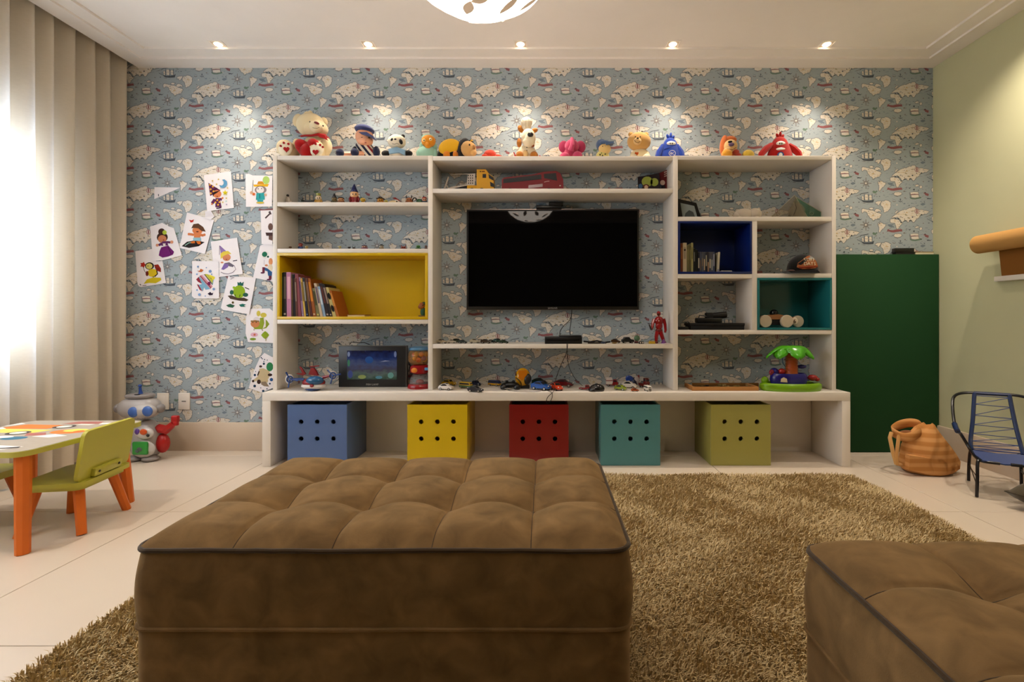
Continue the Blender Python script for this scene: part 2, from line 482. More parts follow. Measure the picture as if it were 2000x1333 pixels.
# ---- other walls
wall_right = struct(M().b2((XR, YF, -0.1), (XR + 0.15, D + .15, 2.9)).obj('wall_right', C('#bfbf9b', 'wall')), 'plain pale green painted wall')
wall_front = struct(M().b2((XL - .2, YF - .15, -0.1), (XR + .2, YF, 2.9)).obj('wall_front', C('#6e6458', 'wall')))
WY0, WY1, WZ0, WZ1 = 0.35, 2.66, 0.74, 1.86
wl = M()
wl.b2((XL - .15, YF, -0.1), (XL, WY0, 2.9)); wl.b2((XL - .15, WY1, -0.1), (XL, D + .15, 2.9))
wl.b2((XL - .15, WY0, -0.1), (XL, WY1, WZ0)); wl.b2((XL - .15, WY0, WZ1), (XL, WY1, 2.9))
struct(wl.obj('wall_left', C('#cfc7b4', 'wall')))
win = struct(empty('window_1', (XL - .08, (WY0 + WY1) / 2, WZ0)), 'window behind the drawn cream curtain')
wf = M()
hw = (WY1 - WY0) / 2; hh = WZ1 - WZ0
wf.b2((-.03, -hw, 0), (.03, -hw + .05, hh)); wf.b2((-.03, hw - .05, 0), (.03, hw, hh)); wf.b2((-.03, -hw, 0), (.03, hw, .05)); wf.b2((-.03, -hw, hh - .05), (.03, hw, hh)); wf.b2((-.03, -.03, .05), (.03, .03, hh - .05))
wf.obj('window_frame', C('#e8e6e2', 'paint'), win)
GL = clear_mat('window_glass', '#eef4f6', 0.94)
for s in (-1, 1):
    M().box((0, s * (hw / 2 - .01), hh / 2), (.006, hw - .08, hh - .1)).obj('pane', GL, win)

# ---- ceiling: inner board, two shallow steps round the edge, curtain pocket
CEIL = C('#ece5de', 'wall')
struct(M().b2((XC + .19, YF, ZI), (XR - .19, D - .19, ZI + .1)).obj('ceiling', CEIL), 'white plaster ceiling with stepped border')
def ring(x0, x1, y0, y1, w, z0, z1):
    m = M()
    m.b2((x0, y1 - w, z0), (x1, y1, z1)); m.b2((x0, y0, z0), (x1, y0 + w, z1))
    m.b2((x0, y0 + w, z0), (x0 + w, y1 - w, z1)); m.b2((x1 - w, y0 + w, z0), (x1, y1 - w, z1))
    return m
struct(ring(XC, XR, YF, D, .113, ZC, ZI + .1).obj('trim_1', CEIL))
struct(ring(XC + .113, XR - .113, YF + .113, D - .113, .092, ZC + .012, ZI + .1).obj('trim_2', CEIL))
pk = M(); pk.b2((XL, YF, 2.78), (XC + .02, D, 2.85)); pk.b2((XC, YF, ZI + .09), (XC + .02, D, 2.85))
struct(pk.obj('trim_3', CEIL))
# ---- baseboards
BB = C('#cbb9a4', 'paint', 0.4)
struct(M().b2((XL, D - .016, 0), (-1.70, D, .188), .003).obj('baseboard_back', BB))
struct(M().b2((XR - .016, YF, 0), (XR, D - .05, .178), .003).obj('baseboard_right', BB))
struct(M().b2((XL, YF, 0), (XL + .016, D - .02, .188), .003).obj('baseboard_left', BB))

# ---- recessed square downlights
LENS = emis('lamp_lens', '#ffe6c4', 10.0)
LAMPS = [((-2.02, 3.004), SPOT_W, 'leftmost of the five square downlights along the papered wall'),
         ((-1.094, 3.004), SPOT_W, 'second square downlight from the curtain along the papered wall'),
         ((-0.153, 3.004), SPOT_W, 'middle of the five square downlights along the papered wall'),
         ((0.788, 3.004), SPOT_W, 'second square downlight from the green wall along the papered wall'),
         ((1.738, 3.004), SPOT_W, 'rightmost of the five square downlights along the papered wall')]
OTHER = [((2.27, 2.40), ROOM_W * 1.1), ((2.27, 0.9), ROOM_W * 1.3), ((-2.35, 1.55), ROOM_W), ((-2.35, 0.2), ROOM_W), ((0.0, -1.1), ROOM_W * .22)]
def downlight(x, y, power, label, group, angle=96):
    t = thing('recessed_downlight', label, 'ceiling light', (x, y, ZI), 0, group)
    m = M()
    for a, b in (((-.042, -.042), (.042, -.034)), ((-.042, .034), (.042, .042)), ((-.042, -.034), (-.034, .034)), ((.034, -.034), (.042, .034))):
        m.b2((*a, -.003), (*b, 0.0005))
    m.obj('trim_ring', C('#e9e2d8', 'paint'), t)
    M().b2((-.034, -.034, -.001), (.034, .034, -.0002)).obj('recess_plate', C('#b9ab9c', 'paint'), t)
    M().lathe([(.020, 0), (.024, .002), (.018, -.004), (.008, -.007)][::-1], (0, 0, -.004), 12).obj('lens', LENS, t)
    l = bpy.data.lights.new('downlight_beam', 'SPOT')
    l.energy = power; l.color = WARM; l.spot_size = math.radians(angle); l.spot_blend = 0.9; l.shadow_soft_size = 0.02
    lo = bpy.data.objects.new('downlight_beam', l); COL.objects.link(lo); lo.parent = t; lo.location = (0, 0, -.016)
for (x, y), pw, lb in LAMPS:
    downlight(x, y, pw, lb, 'downlights washing the papered wall')
for ((x, y), pw), wh in zip(OTHER, ('beside the green wall above the laced chair', 'beside the green wall nearer the camera', 'beside the curtain above the play table', 'beside the curtain nearer the camera', 'behind the camera')):
    downlight(x, y, pw, 'square downlight in the ceiling ' + wh, 'downlights further back in the room', 125)

# ---- pendant: pierced white shell
pen = thing('pendant_lamp', 'glowing white pierced shell pendant lamp hanging from the ceiling', 'pendant lamp', (-0.205, 1.50, ZI))
PZ = 1.848 - ZI
SHELL = emis('pendant_shell', '#fff0e0', PENDANT)
prof = [(.015, .33), (.12, .325), (.19, .295), (.235, .24), (.25, .18), (.235, .12), (.195, .066), (.135, .024), (.075, .003), (.012, 0)]
def shell_r(z):
    for (r0, z0), (r1, z1) in zip(prof, prof[1:]):
        if z1 <= z <= z0: return r1 + (r0 - r1) * (z - z1) / max(z0 - z1, 1e-6)
    return .1
M().lathe(prof[::-1], (0, 0, PZ), 48).obj('shell', SHELL, pen)
LEAF = emis('pendant_opening', '#cbb196', .42)
def zprof(r):
    for (r0, z0), (r1, z1) in zip(prof[4:], prof[5:]):
        if r1 <= r <= r0: return z1 + (z0 - z1) * (r - r1) / (r0 - r1)
    return prof[-1][1] if r < .02 else prof[4][1]
def leaf(cx, cy, l, w, ang):
    """leaf-shaped opening seen in the underside of the shell"""
    m = M(); n = 12; vs = []
    for i in range(n + 1):
        u = -1 + 2 * i / n; wd = w * (1 - u * u)
        for q in (-1, 0, 1):
            x = cx + u * l * math.cos(ang) - q * wd * math.sin(ang); y = cy + u * l * math.sin(ang) + q * wd * math.cos(ang)
            vs.append((x, y, PZ + zprof(math.hypot(x, y)) - .003))
    m.add(vs, [(3 * i + k, 3 * i + 3 + k, 3 * i + 4 + k, 3 * i + 1 + k) for i in range(n) for k in (0, 1)])
    return m.obj('leaf_opening', LEAF, pen)
leaf(-.034, .014, .036, .017, 1.9); leaf(.008, -.026, .032, .017, -.35); leaf(.092, .016, .046, .014, -.75)
for k in range(9):
    a = 2 * PI * k / 9 + .4
    leaf(.165 * math.cos(a), .165 * math.sin(a), .036, .016, a + (.9 if k % 2 else -.6))
pm = M(); pm.tube([(0, 0, PZ + .325), (0, 0, -.02)], .004, 8); pm.obj('cord', C('#e8e2d8', 'plastic'), pen)
M().lathe([(.055, 0), (.055, -.02), (.02, -.03)][::-1], (0, 0, 0), 20).obj('canopy', C('#e8e2d8', 'paint'), pen)

# ---- curtain
def curtain():
    m = M(); n = 1100; rows = 30; ztop = 2.77
    edges = [2.553, 2.671, 2.782, 2.913, 3.033, 3.152]
    y0, y1 = -1.0, 3.235
    rn = random.Random(7)
    vs = []
    per = 0.1175
    for i in range(n + 1):
        s = y0 + (y1 - y0) * i / n
        ph = (s - 3.19) / per
        for j in range(rows + 1):
            z = ztop * (1 - j / rows) + 0.012 * (j / rows)
            f = j / rows
            p2 = ph + 0.16 * f * math.sin(ph * 1.7 + 1.0) + 0.10 * f * f * math.sin(ph * .9)
            a = 2 * PI * p2
            amp = 0.046 + 0.008 * math.sin(ph * 2.1) + .006 * f
            x = -2.806 + amp * math.cos(a) + .012 * math.cos(2 * a)
            y = s + 0.020 * math.sin(a) * (1 - .2 * f)
            vs.append((x, min(y, 3.236), z))
    w = rows + 1
    fs = [(i * w + j, (i + 1) * w + j, (i + 1) * w + j + 1, i * w + j + 1) for i in range(n) for j in range(rows)]
    m.add(vs, fs)
    mat = bpy.data.materials.new('curtain_linen'); mat.use_nodes = True
    nt = mat.node_tree; N = nt.nodes
    b = N['Principled BSDF']; b.inputs['Roughness'].default_value = .95; b.inputs['Specular IOR Level'].default_value = .1
    tc = N.new('ShaderNodeTexCoord'); mp = N.new('ShaderNodeMapping'); mp.inputs['Scale'].default_value = (40, 40, 260)
    no = N.new('ShaderNodeTexNoise'); no.inputs['Scale'].default_value = 1.0; no.inputs['Detail'].default_value = 4
    nt.links.new(tc.outputs['Object'], mp.inputs['Vector']); nt.links.new(mp.outputs['Vector'], no.inputs['Vector'])
    cr = N.new('ShaderNodeMix'); cr.data_type = 'RGBA'
    cr.inputs[6].default_value = (*lin('#d2c2aa'), 1); cr.inputs[7].default_value = (*lin('#e2d4be'), 1)
    nt.links.new(no.outputs['Fac'], cr.inputs[0]); nt.links.new(cr.outputs[2], b.inputs['Base Color'])
    tr = N.new('ShaderNodeBsdfTranslucent'); tr.inputs['Color'].default_value = (*lin('#e4e2e2'), 1)
    mx = N.new('ShaderNodeMixShader'); mx.inputs[0].default_value = .30
    nt.links.new(b.outputs[0], mx.inputs[1]); nt.links.new(tr.outputs[0], mx.inputs[2]); nt.links.new(mx.outputs[0], N['Material Output'].inputs[0])
    o = m.obj('curtain', mat, sharp=3.1)
    tag(o, 'floor-length cream linen curtain in deep folds, lit by the window behind', 'curtain')
curtain()
# ================================================================ furniture
WHITE = C('#dbd3c8', 'paint', 0.32)
YS = 2.98                                   # front of the bookcase
YB = 2.885                                  # front of the bench
def SX(x, Y=YS): return (x - VX) * Y / F
def SZ(y, Y=YS): return H - (y - VY) * Y / F
ZB = SZ(767, YB)                            # bench top

bench = thing('bench_unit', 'long white low bench carrying the bookcase, open underneath', 'bench', (SX(1086, YB), YB, 0))
bo = bench.location
def bpart(name, a, b, mat=WHITE, r=.0015):
    a = Vector(a) - bo; b = Vector(b) - bo
    return M().b2(a, b, r).obj(name, mat, bench)
bx0, bx1 = SX(512, YB), SX(1661, YB)
bpart('bench_top', (bx0, YB, ZB - .05), (bx1, D - .002, ZB))
bpart('side_panel', (bx0, YB, 0.0), (bx0 + .05, D - .002, ZB - .0505)); bpart('side_panel', (bx1 - .05, YB, 0.0), (bx1, D - .002, ZB - .0505))
bpart('back_panel', (bx0 + .051, D - .022, 0.0), (bx1 - .051, D - .004, ZB - .051))

case = thing('wall_bookcase', 'wide white open bookcase in three bays against the map wallpaper', 'bookcase', (SX(1083), YS, ZB))
co = case.location
def cpart(name, a, b, mat=WHITE, r=.0012):
    a = Vector(a) - co; b = Vector(b) - co
    return M().b2(a, b, r).obj(name, mat, case)
ZT = SZ(304)
YK = D - .003
for a, b in ((533, 541), (836, 845), (1314.5, 1324), (1625, 1633)):
    cpart('upright', (SX(a), YS, ZB + .0005), (SX(b), YK, ZT))
def shelf(x0, x1, y0, y1, name='shelf'):
    cpart(name, (SX(x0) + .0005, YS + .001, SZ(y1)), (SX(x1) - .0005, YK, SZ(y0)))
SH = {}
for key, x0, x1, y0, y1 in (('ltop', 541, 836, 304, 312), ('l1', 541, 836, 395, 403), ('l2', 541, 836, 486, 494), ('l3', 541, 836, 624.5, 633),
                            ('ctop', 845, 1314.5, 305, 313.5), ('c1', 845, 1314.5, 368.5, 377), ('c2', 845, 1314.5, 672.5, 681),
                            ('rtop', 1324, 1625, 304, 312), ('r1', 1324, 1625, 423.5, 432), ('r2a', 1324, 1469, 535.5, 544), ('r2b', 1479, 1625, 534.5, 543), ('r3', 1324, 1625, 645, 653.5)):
    shelf(x0, x1, y0, y1); SH[key] = SZ(y0)
cpart('upright', (SX(1469), YS + .001, SZ(645) + .0005), (SX(1479), YK, SZ(432) - .0005))
def liner(x0, x1, y0, y1, th, mat, label):
    m = M(); a = SX(x0) + .001; b = SX(x1) - .001; z1 = SZ(y0) - .001; z0 = SZ(y1) + .001
    q = lambda p: Vector(p) - co
    m.b2(q((a, YS - .002, z1 - th)), q((b, YK - .012, z1)), .001); m.b2(q((a, YS - .002, z0)), q((b, YK - .012, z0 + th)), .001)
    m.b2(q((a, YS - .002, z0 + th)), q((a + th, YK - .012, z1 - th)), .001); m.b2(q((b - th, YS - .002, z0 + th)), q((b, YK - .012, z1 - th)), .001)
    m.b2(q((a, YK - .0119, z0)), q((b, YK - .001, z1)))
    o = m.obj('cubby_liner', mat, case); o['label'] = label
    return z0 + th
ZY = liner(541, 836, 494, 624.5, .017, C('#c8a410', 'paint', .28), 'yellow lacquered cubby')
ZN = liner(1324, 1469, 432, 535.5, .013, C('#071d58', 'paint', .3), 'dark blue lacquered cubby')
ZQ = liner(1479, 1625, 543, 645, .013, C('#1f6a6c', 'paint', .2), 'teal lacquered cubby')

# ---- storage bins with six finger holes
def holed(w, h, t, cs, r, n=16):
    """front board with round holes, x,z in its plane, thickness along y"""
    m = M(); a = r * 1.7
    xs = sorted({0.0, w} | {round(c[0] + s * a, 5) for c in cs for s in (-1, 1)}); zs = sorted({0.0, h} | {round(c[1] + s * a, 5) for c in cs for s in (-1, 1)})
    for i in range(len(xs) - 1):
        for j in range(len(zs) - 1):
            cx, cz = (xs[i] + xs[i + 1]) / 2, (zs[j] + zs[j + 1]) / 2
            hit = [c for c in cs if abs(c[0] - cx) < 1e-3 and abs(c[1] - cz) < 1e-3]
            if not hit:
                m.add([(xs[i], 0, zs[j]), (xs[i + 1], 0, zs[j]), (xs[i + 1], 0, zs[j + 1]), (xs[i], 0, zs[j + 1])], [(0, 1, 2, 3)])
                m.add([(xs[i], t, zs[j]), (xs[i + 1], t, zs[j]), (xs[i + 1], t, zs[j + 1]), (xs[i], t, zs[j + 1])], [(3, 2, 1, 0)])
            else:
                ci, sq = [], []
                for k in range(n):
                    an = 2 * PI * k / n; c, s = math.cos(an), math.sin(an); q = a / max(abs(c), abs(s))
                    ci.append((cx + r * c, cz + r * s)); sq.append((cx + q * c, cz + q * s))
                vs = [(x, y, z) for y in (0, t) for x, z in ci + sq]
                fs = []
                for k in range(n):
                    l = (k + 1) % n
                    fs += [(k, n + k, n + l, l), (2 * n + l, 3 * n + l, 3 * n + k, 2 * n + k), (k, l, 2 * n + l, 2 * n + k)]
                m.add(vs, fs)
    m.add([(0, 0, 0), (w, 0, 0), (w, t, 0), (0, t, 0), (0, 0, h), (w, 0, h), (w, t, h), (0, t, h)], [(0, 3, 2, 1), (4, 5, 6, 7), (0, 4, 7, 3), (1, 2, 6, 5)])
    return m
def bin_box(px, wpx, hexc, label, yaw=0.0):
    Yf = 2.90; s = Yf / F; w = wpx * s; h = .362; d = .315; t = .012
    root = thing('storage_bin', label, 'storage bin', (SX(px, Yf) + w / 2, Yf + d / 2, .002), yaw, 'toy bins under the bench')
    mt = C(hexc, 'paint', .3)
    cs = [(w / 2 + k * 31.5 * s, h - zz * s) for zz in (33.5, 66.5) for k in (-1, 0, 1)]
    o = holed(w, h, t, cs, 4.7 * s).obj('front_board', mt, root); o.location = (-w / 2, -d / 2, 0)
    M().b2((-w / 2, -d / 2 + t, 0), (-w / 2 + t, d / 2 - t, h), .001).obj('side_board', mt, root)
    M().b2((w / 2 - t, -d / 2 + t, 0), (w / 2, d / 2 - t, h), .001).obj('side_board', mt, root)
    M().b2((-w / 2, d / 2 - t, 0), (w / 2, d / 2, h), .001).obj('back_board', mt, root)
    M().b2((-w / 2 + t, -d / 2 + t, .003), (w / 2 - t, d / 2 - t, .01)).obj('bottom_board', mt, root)
    return root
bin_box(561.5, 116, '#4d6693', 'medium blue wooden toy bin with six holes, nearest the curtain end')
bin_box(795.5, 117, '#c6a80f', 'yellow wooden toy bin with six holes under the bench')
bin_box(994.5, 116, '#720c0c', 'red wooden toy bin with six holes under the bench')
bin_box(1173.5, 116, '#487d80', 'teal wooden toy bin with six holes under the bench')
bin_box(1388.5, 117, '#969048', 'olive lime wooden toy bin with six holes, nearest the green wall')

# ---- ottomans
def suede():
    m = bpy.data.materials.new('suede_brown'); m.use_nodes = True
    nt = m.node_tree; N = nt.nodes; L = nt.links
    b = N['Principled BSDF']; b.inputs['Roughness'].default_value = .9; b.inputs['Specular IOR Level'].default_value = .12
    b.inputs['Sheen Weight'].default_value = .35; b.inputs['Sheen Roughness'].default_value = .5
    b.inputs['Sheen Tint'].default_value = (*lin('#b79f78'), 1)
    tc = N.new('ShaderNodeTexCoord')
    n1 = N.new('ShaderNodeTexNoise'); n1.inputs['Scale'].default_value = 15; n1.inputs['Detail'].default_value = 7; n1.inputs['Distortion'].default_value = .5
    n2 = N.new('ShaderNodeTexNoise'); n2.inputs['Scale'].default_value = 420
    for n in (n1, n2): L.new(tc.outputs['Object'], n.inputs['Vector'])
    r = N.new('ShaderNodeValToRGB'); r.color_ramp.elements[0].position = .3; r.color_ramp.elements[1].position = .72
    r.color_ramp.elements[0].color = (*lin('#634d30'), 1); r.color_ramp.elements[1].color = (*lin('#886b46'), 1)
    L.new(n1.outputs['Fac'], r.inputs[0]); L.new(r.outputs[0], b.inputs['Base Color'])
    bu = N.new('ShaderNodeBump'); bu.inputs['Strength'].default_value = .15; bu.inputs['Distance'].default_value = .002
    L.new(n2.outputs['Fac'], bu.inputs['Height'])
    mp = N.new('ShaderNodeMapping'); mp.inputs['Scale'].default_value = (5, 5, 38)
    n3 = N.new('ShaderNodeTexNoise'); n3.inputs['Scale'].default_value = 1; n3.inputs['Detail'].default_value = 3
    L.new(tc.outputs['Object'], mp.inputs['Vector']); L.new(mp.outputs[0], n3.inputs['Vector'])
    bu2 = N.new('ShaderNodeBump'); bu2.inputs['Strength'].default_value = .22; bu2.inputs['Distance'].default_value = .006
    L.new(n3.outputs['Fac'], bu2.inputs['Height']); L.new(bu.outputs[0], bu2.inputs['Normal']); L.new(bu2.outputs[0], b.inputs['Normal'])
    return m
SUEDE = suede(); PIPE = C('#3c2d1a', 'fabric')
def ottoman(x0, x1, y0, y1, label, seed, nx=5, ny=3, yaw=0.0, base=.012):
    """square cushion with button tufts and piping on a plain box base"""
    cx, cy = (x0 + x1) / 2, (y0 + y1) / 2; w, d = x1 - x0, y1 - y0; ZP, ZS = .42, .269
    root = thing('tufted_ottoman', label, 'ottoman', (cx, cy, base), yaw, 'tufted ottomans on the rug')
    ZP -= base; ZS -= base
    rn = random.Random(seed)
    bul = lambda u: math.sin(PI * min(max(u, 0), 1))
    def tuft(u, v):
        """u,v 0..1 over the top: height of the puffs"""
        a, b = u * nx, v * ny
        pu = abs(math.sin(PI * a)) ** .45; pv = abs(math.sin(PI * b)) ** .45
        z = .0145 * (pu * pv) ** .7 + .004 * (pu + pv) / 2
        # buttons at the inner crossings pull the cloth down
        ia, ib = round(a), round(b)
        if 0 < ia < nx and 0 < ib < ny:
            z -= .019 * math.exp(-(((a - ia) * w / nx) ** 2 + ((b - ib) * d / ny) ** 2) / .0022)
        e = min(u * w, (1 - u) * w, v * d, (1 - v) * d)
        edge = min(1, e / .055)
        return (z + .016) * (1 - (1 - edge) ** 2) + .003
    m = M(); gx, gy = 140, 90; vs = []
    for i in range(gx + 1):
        for j in range(gy + 1):
            u, v = i / gx, j / gy
            px, py = -w / 2 + w * u, -d / 2 + d * v
            c = max(0, (abs(px) - w / 2 + .03)) * max(0, (abs(py) - d / 2 + .03)) / .0009   # rounded corners
            px *= 1 - .012 * c; py *= 1 - .02 * c
            vs.append((px, py, ZP + tuft(u, v)))
    fs = [(i * (gy + 1) + j, (i + 1) * (gy + 1) + j, (i + 1) * (gy + 1) + j + 1, i * (gy + 1) + j + 1) for i in range(gx) for j in range(gy)]
    m.add(vs, fs); top = m.obj('tufted_top', SUEDE, root, sharp=3.1)
    def outline(off, n=26):
        pts = []; rr = .035
        hx, hy = w / 2 + off, d / 2 + off
        for sx, sy, a0 in ((1, -1, -PI / 2), (1, 1, 0), (-1, 1, PI / 2), (-1, -1, PI)):
            for k in range(7):
                a = a0 + PI / 2 * k / 6
                pts.append((sx * (hx - rr) + rr * math.cos(a), sy * (hy - rr) + rr * math.sin(a)))
        out = []
        for i in range(len(pts)):
            a, b = pts[i], pts[(i + 1) % len(pts)]
            L = math.hypot(b[0] - a[0], b[1] - a[1]); k = max(1, int(L / .03))
            for q in range(k): out.append((a[0] + (b[0] - a[0]) * q / k, a[1] + (b[1] - a[1]) * q / k))
        return out
    ol = outline(0.0); N = len(ol)
    nz = [rn.uniform(-1, 1) for _ in range(N)]
    wav = lambda i, a: a * (nz[i % N] * .4 + math.sin(i * .37) * .6)
    m = M(); vs = []; R = 12
    for r in range(R + 1):
        t = r / R; z = ZP + (ZS - ZP) * t
        bl = .007 * math.sin(PI * t) + .005 * t
        for i, (x, y) in enumerate(ol):
            l = math.hypot(x / w, y / d)
            q = 1 + (bl + wav(i, .0025) * math.sin(PI * t)) / (max(abs(x), abs(y)) + .15)
            vs.append((x * (1 + (bl + wav(i, .002)) * 1.9), y * (1 + (bl + wav(i, .002)) * 2.6), z))
    fs = [(r * N + i, r * N + (i + 1) % N, (r + 1) * N + (i + 1) % N, (r + 1) * N + i) for r in range(R) for i in range(N)]
    fs = [tuple(reversed(f)) for f in fs]
    m.add(vs, fs); m.obj('cushion_band', SUEDE, root, sharp=3.1)
    M().tube([(x * 1.003, y * 1.004, ZP + .002 + wav(i, .0016)) for i, (x, y) in enumerate(ol)], .0048, 8, True).obj('top_piping', PIPE, root)
    M().tube([(x * 1.011, y * 1.016, ZS + wav(i, .001)) for i, (x, y) in enumerate(ol)], .0042, 8, True).obj('lower_piping', SUEDE, root)
    m = M(); vs = [(x * 1.008, y * 1.011, z) for z in (ZS, .02, .02) for x, y in ol]
    fs = [(r * N + (i + 1) % N, r * N + i, (r + 1) * N + i, (r + 1) * N + (i + 1) % N) for r in (0,) for i in range(N)] + [tuple(range(N, 2 * N))]
    m.add(vs, fs); m.obj('base', SUEDE, root)
    for i in range(1, nx):                                  # stitched seams between the panels
        pts = [(-w / 2 + w * i / nx, -d / 2 + d * k / 60, ZP + tuft(i / nx, k / 60) + .0002) for k in range(61)]
        M().tube(pts, .0011, 5).obj('seam', PIPE, root)
    for j in range(1, ny):
        pts = [(-w / 2 + w * k / 90, -d / 2 + d * j / ny, ZP + tuft(k / 90, j / ny) + .0002) for k in range(91)]
        M().tube(pts, .0011, 5).obj('seam', PIPE, root)
    for sx in (-1, 1):
        for sy in (-1, 1):
            M().cyl((sx * (w / 2 - .08), sy * (d / 2 - .08), 0), (sx * (w / 2 - .08), sy * (d / 2 - .08), .022), .025).obj('foot', C('#241c16', 'wood'), root)
    return root
ottoman(-.814, .168, .958, 1.533, 'large brown suede tufted ottoman in the middle of the rug', 3)
ottoman(.512, 1.50, .395, .968, 'brown suede tufted ottoman cut off by the lower right corner of the picture', 5, yaw=-.02)

# ---- shaggy rug
RX0, RX1, RY0, RY1 = -1.272, 1.69, -0.35, 2.68
rug = thing('shaggy_rug', 'large tan shaggy rug under the ottomans', 'rug', ((RX0 + RX1) / 2, (RY0 + RY1) / 2, 0))
M().b2((RX0 - rug.location.x, RY0 - rug.location.y, .0005), (RX1 - rug.location.x, RY1 - rug.location.y, .010)).obj('backing', C('#8c7650', 'fabric'), rug)
def pile():
    rs = np.random.RandomState(11); n = 420000
    w, d = RX1 - RX0, RY1 - RY0
    x = rs.uniform(-w / 2, w / 2, n); yb = rs.uniform(0, 1, n) ** 1.0
    y = -d / 2 + d * yb
    X_, Y_ = x + rug.location.x, y + rug.location.y
    k = (Y_ > .62) & ~((X_ > -.80) & (X_ < .155) & (Y_ > .97) & (Y_ < 1.52)) & ~((X_ > .53) & (Y_ < .955))
    x = x[k]; y = y[k]; n = len(x)
    fx = lambda a, b: np.sin(a * 5.1 + 1.3 * np.sin(b * 3.7)) + .6 * np.sin(a * 13 + b * 9.5) + .5 * np.sin(b * 17 - a * 7)
    ang = .35 * fx(x * 1.7, y * 1.7) + rs.normal(0, .9, n) - 1.0
    lean = np.clip(.62 + .12 * np.sin(x * 19 + y * 24) + rs.normal(0, .28, n), 0, 1.3)
    h = (.022 + .004 * np.sin(x * 11 - y * 8) + rs.normal(0, .004, n)) * np.cos(lean * .55)
    ln = .026 * np.sin(np.clip(lean, 0, 1.3))
    wd = .0012 + rs.uniform(0, .0007, n)
    dx, dy = np.cos(ang), np.sin(ang)
    px, py = -dy, dx
    z0 = np.full(n, .008)
    V = np.empty((n, 5, 3))
    V[:, 0] = np.stack([x - px * wd, y - py * wd, z0], 1); V[:, 1] = np.stack([x + px * wd, y + py * wd, z0], 1)
    mx_, my_ = x + dx * ln * .35, y + dy * ln * .35
    V[:, 2] = np.stack([mx_ + px * wd, my_ + py * wd, .008 + h * .75], 1); V[:, 3] = np.stack([mx_ - px * wd, my_ - py * wd, .008 + h * .75], 1)
    V[:, 4] = np.stack([x + dx * ln, y + dy * ln, .008 + h], 1)
    me = bpy.data.meshes.new('pile')
    base = (np.arange(n) * 5)[:, None]
    loops = np.concatenate([base + 0, base + 1, base + 2, base + 3, base + 3, base + 2, base + 4], 1).ravel()
    me.vertices.add(n * 5); me.vertices.foreach_set('co', V.ravel())
    me.loops.add(n * 7); me.loops.foreach_set('vertex_index', loops.astype(np.int32))
    st = np.stack([np.arange(n) * 7, np.arange(n) * 7 + 4], 1).ravel()
    me.polygons.add(n * 2); me.polygons.foreach_set('loop_start', st.astype(np.int32))
    me.update(); me.validate()
    m = bpy.data.materials.new('rug_pile'); m.use_nodes = True
    nt = m.node_tree; N = nt.nodes; L = nt.links; b = N['Principled BSDF']
    b.inputs['Roughness'].default_value = .85; b.inputs['Specular IOR Level'].default_value = .15
    ge = N.new('ShaderNodeNewGeometry'); r = N.new('ShaderNodeValToRGB')
    r.color_ramp.elements[0].color = (*lin('#baa374'), 1); r.color_ramp.elements[1].color = (*lin('#e0cba0'), 1)
    L.new(ge.outputs['Random Per Island'], r.inputs[0]); L.new(r.outputs[0], b.inputs['Base Color'])
    me.materials.append(m)
    o = bpy.data.objects.new('pile', me); COL.objects.link(o); o.parent = rug; o['kind'] = 'stuff'
pile()

# ---- children's table and chairs
LIME = C('#b3ad3c', 'paint', .4); ORANGE = C('#d2691e', 'wood', .5)
def rounded_poly(w, d, r, n=5):
    out = []
    for sx, sy, a0 in ((1, -1, -PI / 2), (1, 1, 0), (-1, 1, PI / 2), (-1, -1, PI)):
        for k in range(n + 1):
            a = a0 + PI / 2 * k / n
            out.append((sx * (w / 2 - r) + r * math.cos(a), sy * (d / 2 - r) + r * math.sin(a)))
    return out
def slab(m, poly, z0, z1, mat=0):
    k = len(poly)
    vs = [(x, y, z0) for x, y in poly] + [(x, y, z1) for x, y in poly]
    m.add(vs, [tuple(reversed(range(k))), tuple(range(k, 2 * k))] + [(i, (i + 1) % k, (i + 1) % k + k, i + k) for i in range(k)], mat)
    return m
TX, TY, TZ = -2.205, 2.07, .385
table = thing('kids_table', 'low square play table with a printed top and orange legs', 'table', (TX, TY, 0))
slab(M(), rounded_poly(.555, .565, .05), TZ - .02, TZ).obj('table_top', C('#b5ae4c', 'paint', .35), table)
prm = [C(h, 'print') for h in ('#a59a8c', '#e8e2da', '#d9793a', '#e3c95f', '#5f93ad', '#4b4440', '#a3655c', '#e0dccb', '#3f6f86')]
tp = slab(M(), rounded_poly(.545, .555, .045), TZ, TZ + .0012)
def tpoly(mt, pts, lay=1):
    k = len(pts); ar = sum(pts[i][0] * pts[(i + 1) % k][1] - pts[(i + 1) % k][0] * pts[i][1] for i in range(k))
    if ar < 0: pts = pts[::-1]
    tp.add([(x, y, TZ + .0012 + .0003 * lay) for x, y in pts], [tuple(range(k))], mt)
rt = random.Random(8)
tpoly(1, [(-.26, -.24), (.15, -.26), (.2, -.2), (-.05, -.16), (-.26, -.17)]); tpoly(4, circle(-.12, -.12, .1, 14, .06)); tpoly(3, circle(-.13, -.12, .065, 14, .04), 2); tpoly(5, circle(-.15, -.11, .007, 8), 3); tpoly(5, circle(-.10, -.11, .007, 8), 3)
tpoly(8, circle(.02, -.07, .05, 12, .03)); tpoly(1, circle(-.05, -.05, .045, 10, .02), 2); tpoly(3, [(-.24, .03), (.0, .02), (.03, .08), (-.2, .1)]); tpoly(2, [(-.26, .1), (-.02, .1), (.02, .17), (-.2, .19)]); tpoly(2, circle(-.2, .01, .04, 10, .025), 2)
for cx, cy in ((-.06, .02), (.02, .14)):
    tpoly(5, circle(cx, cy, .045, 16, .035), 3); tpoly(7, circle(cx, cy, .03, 14, .023), 4)
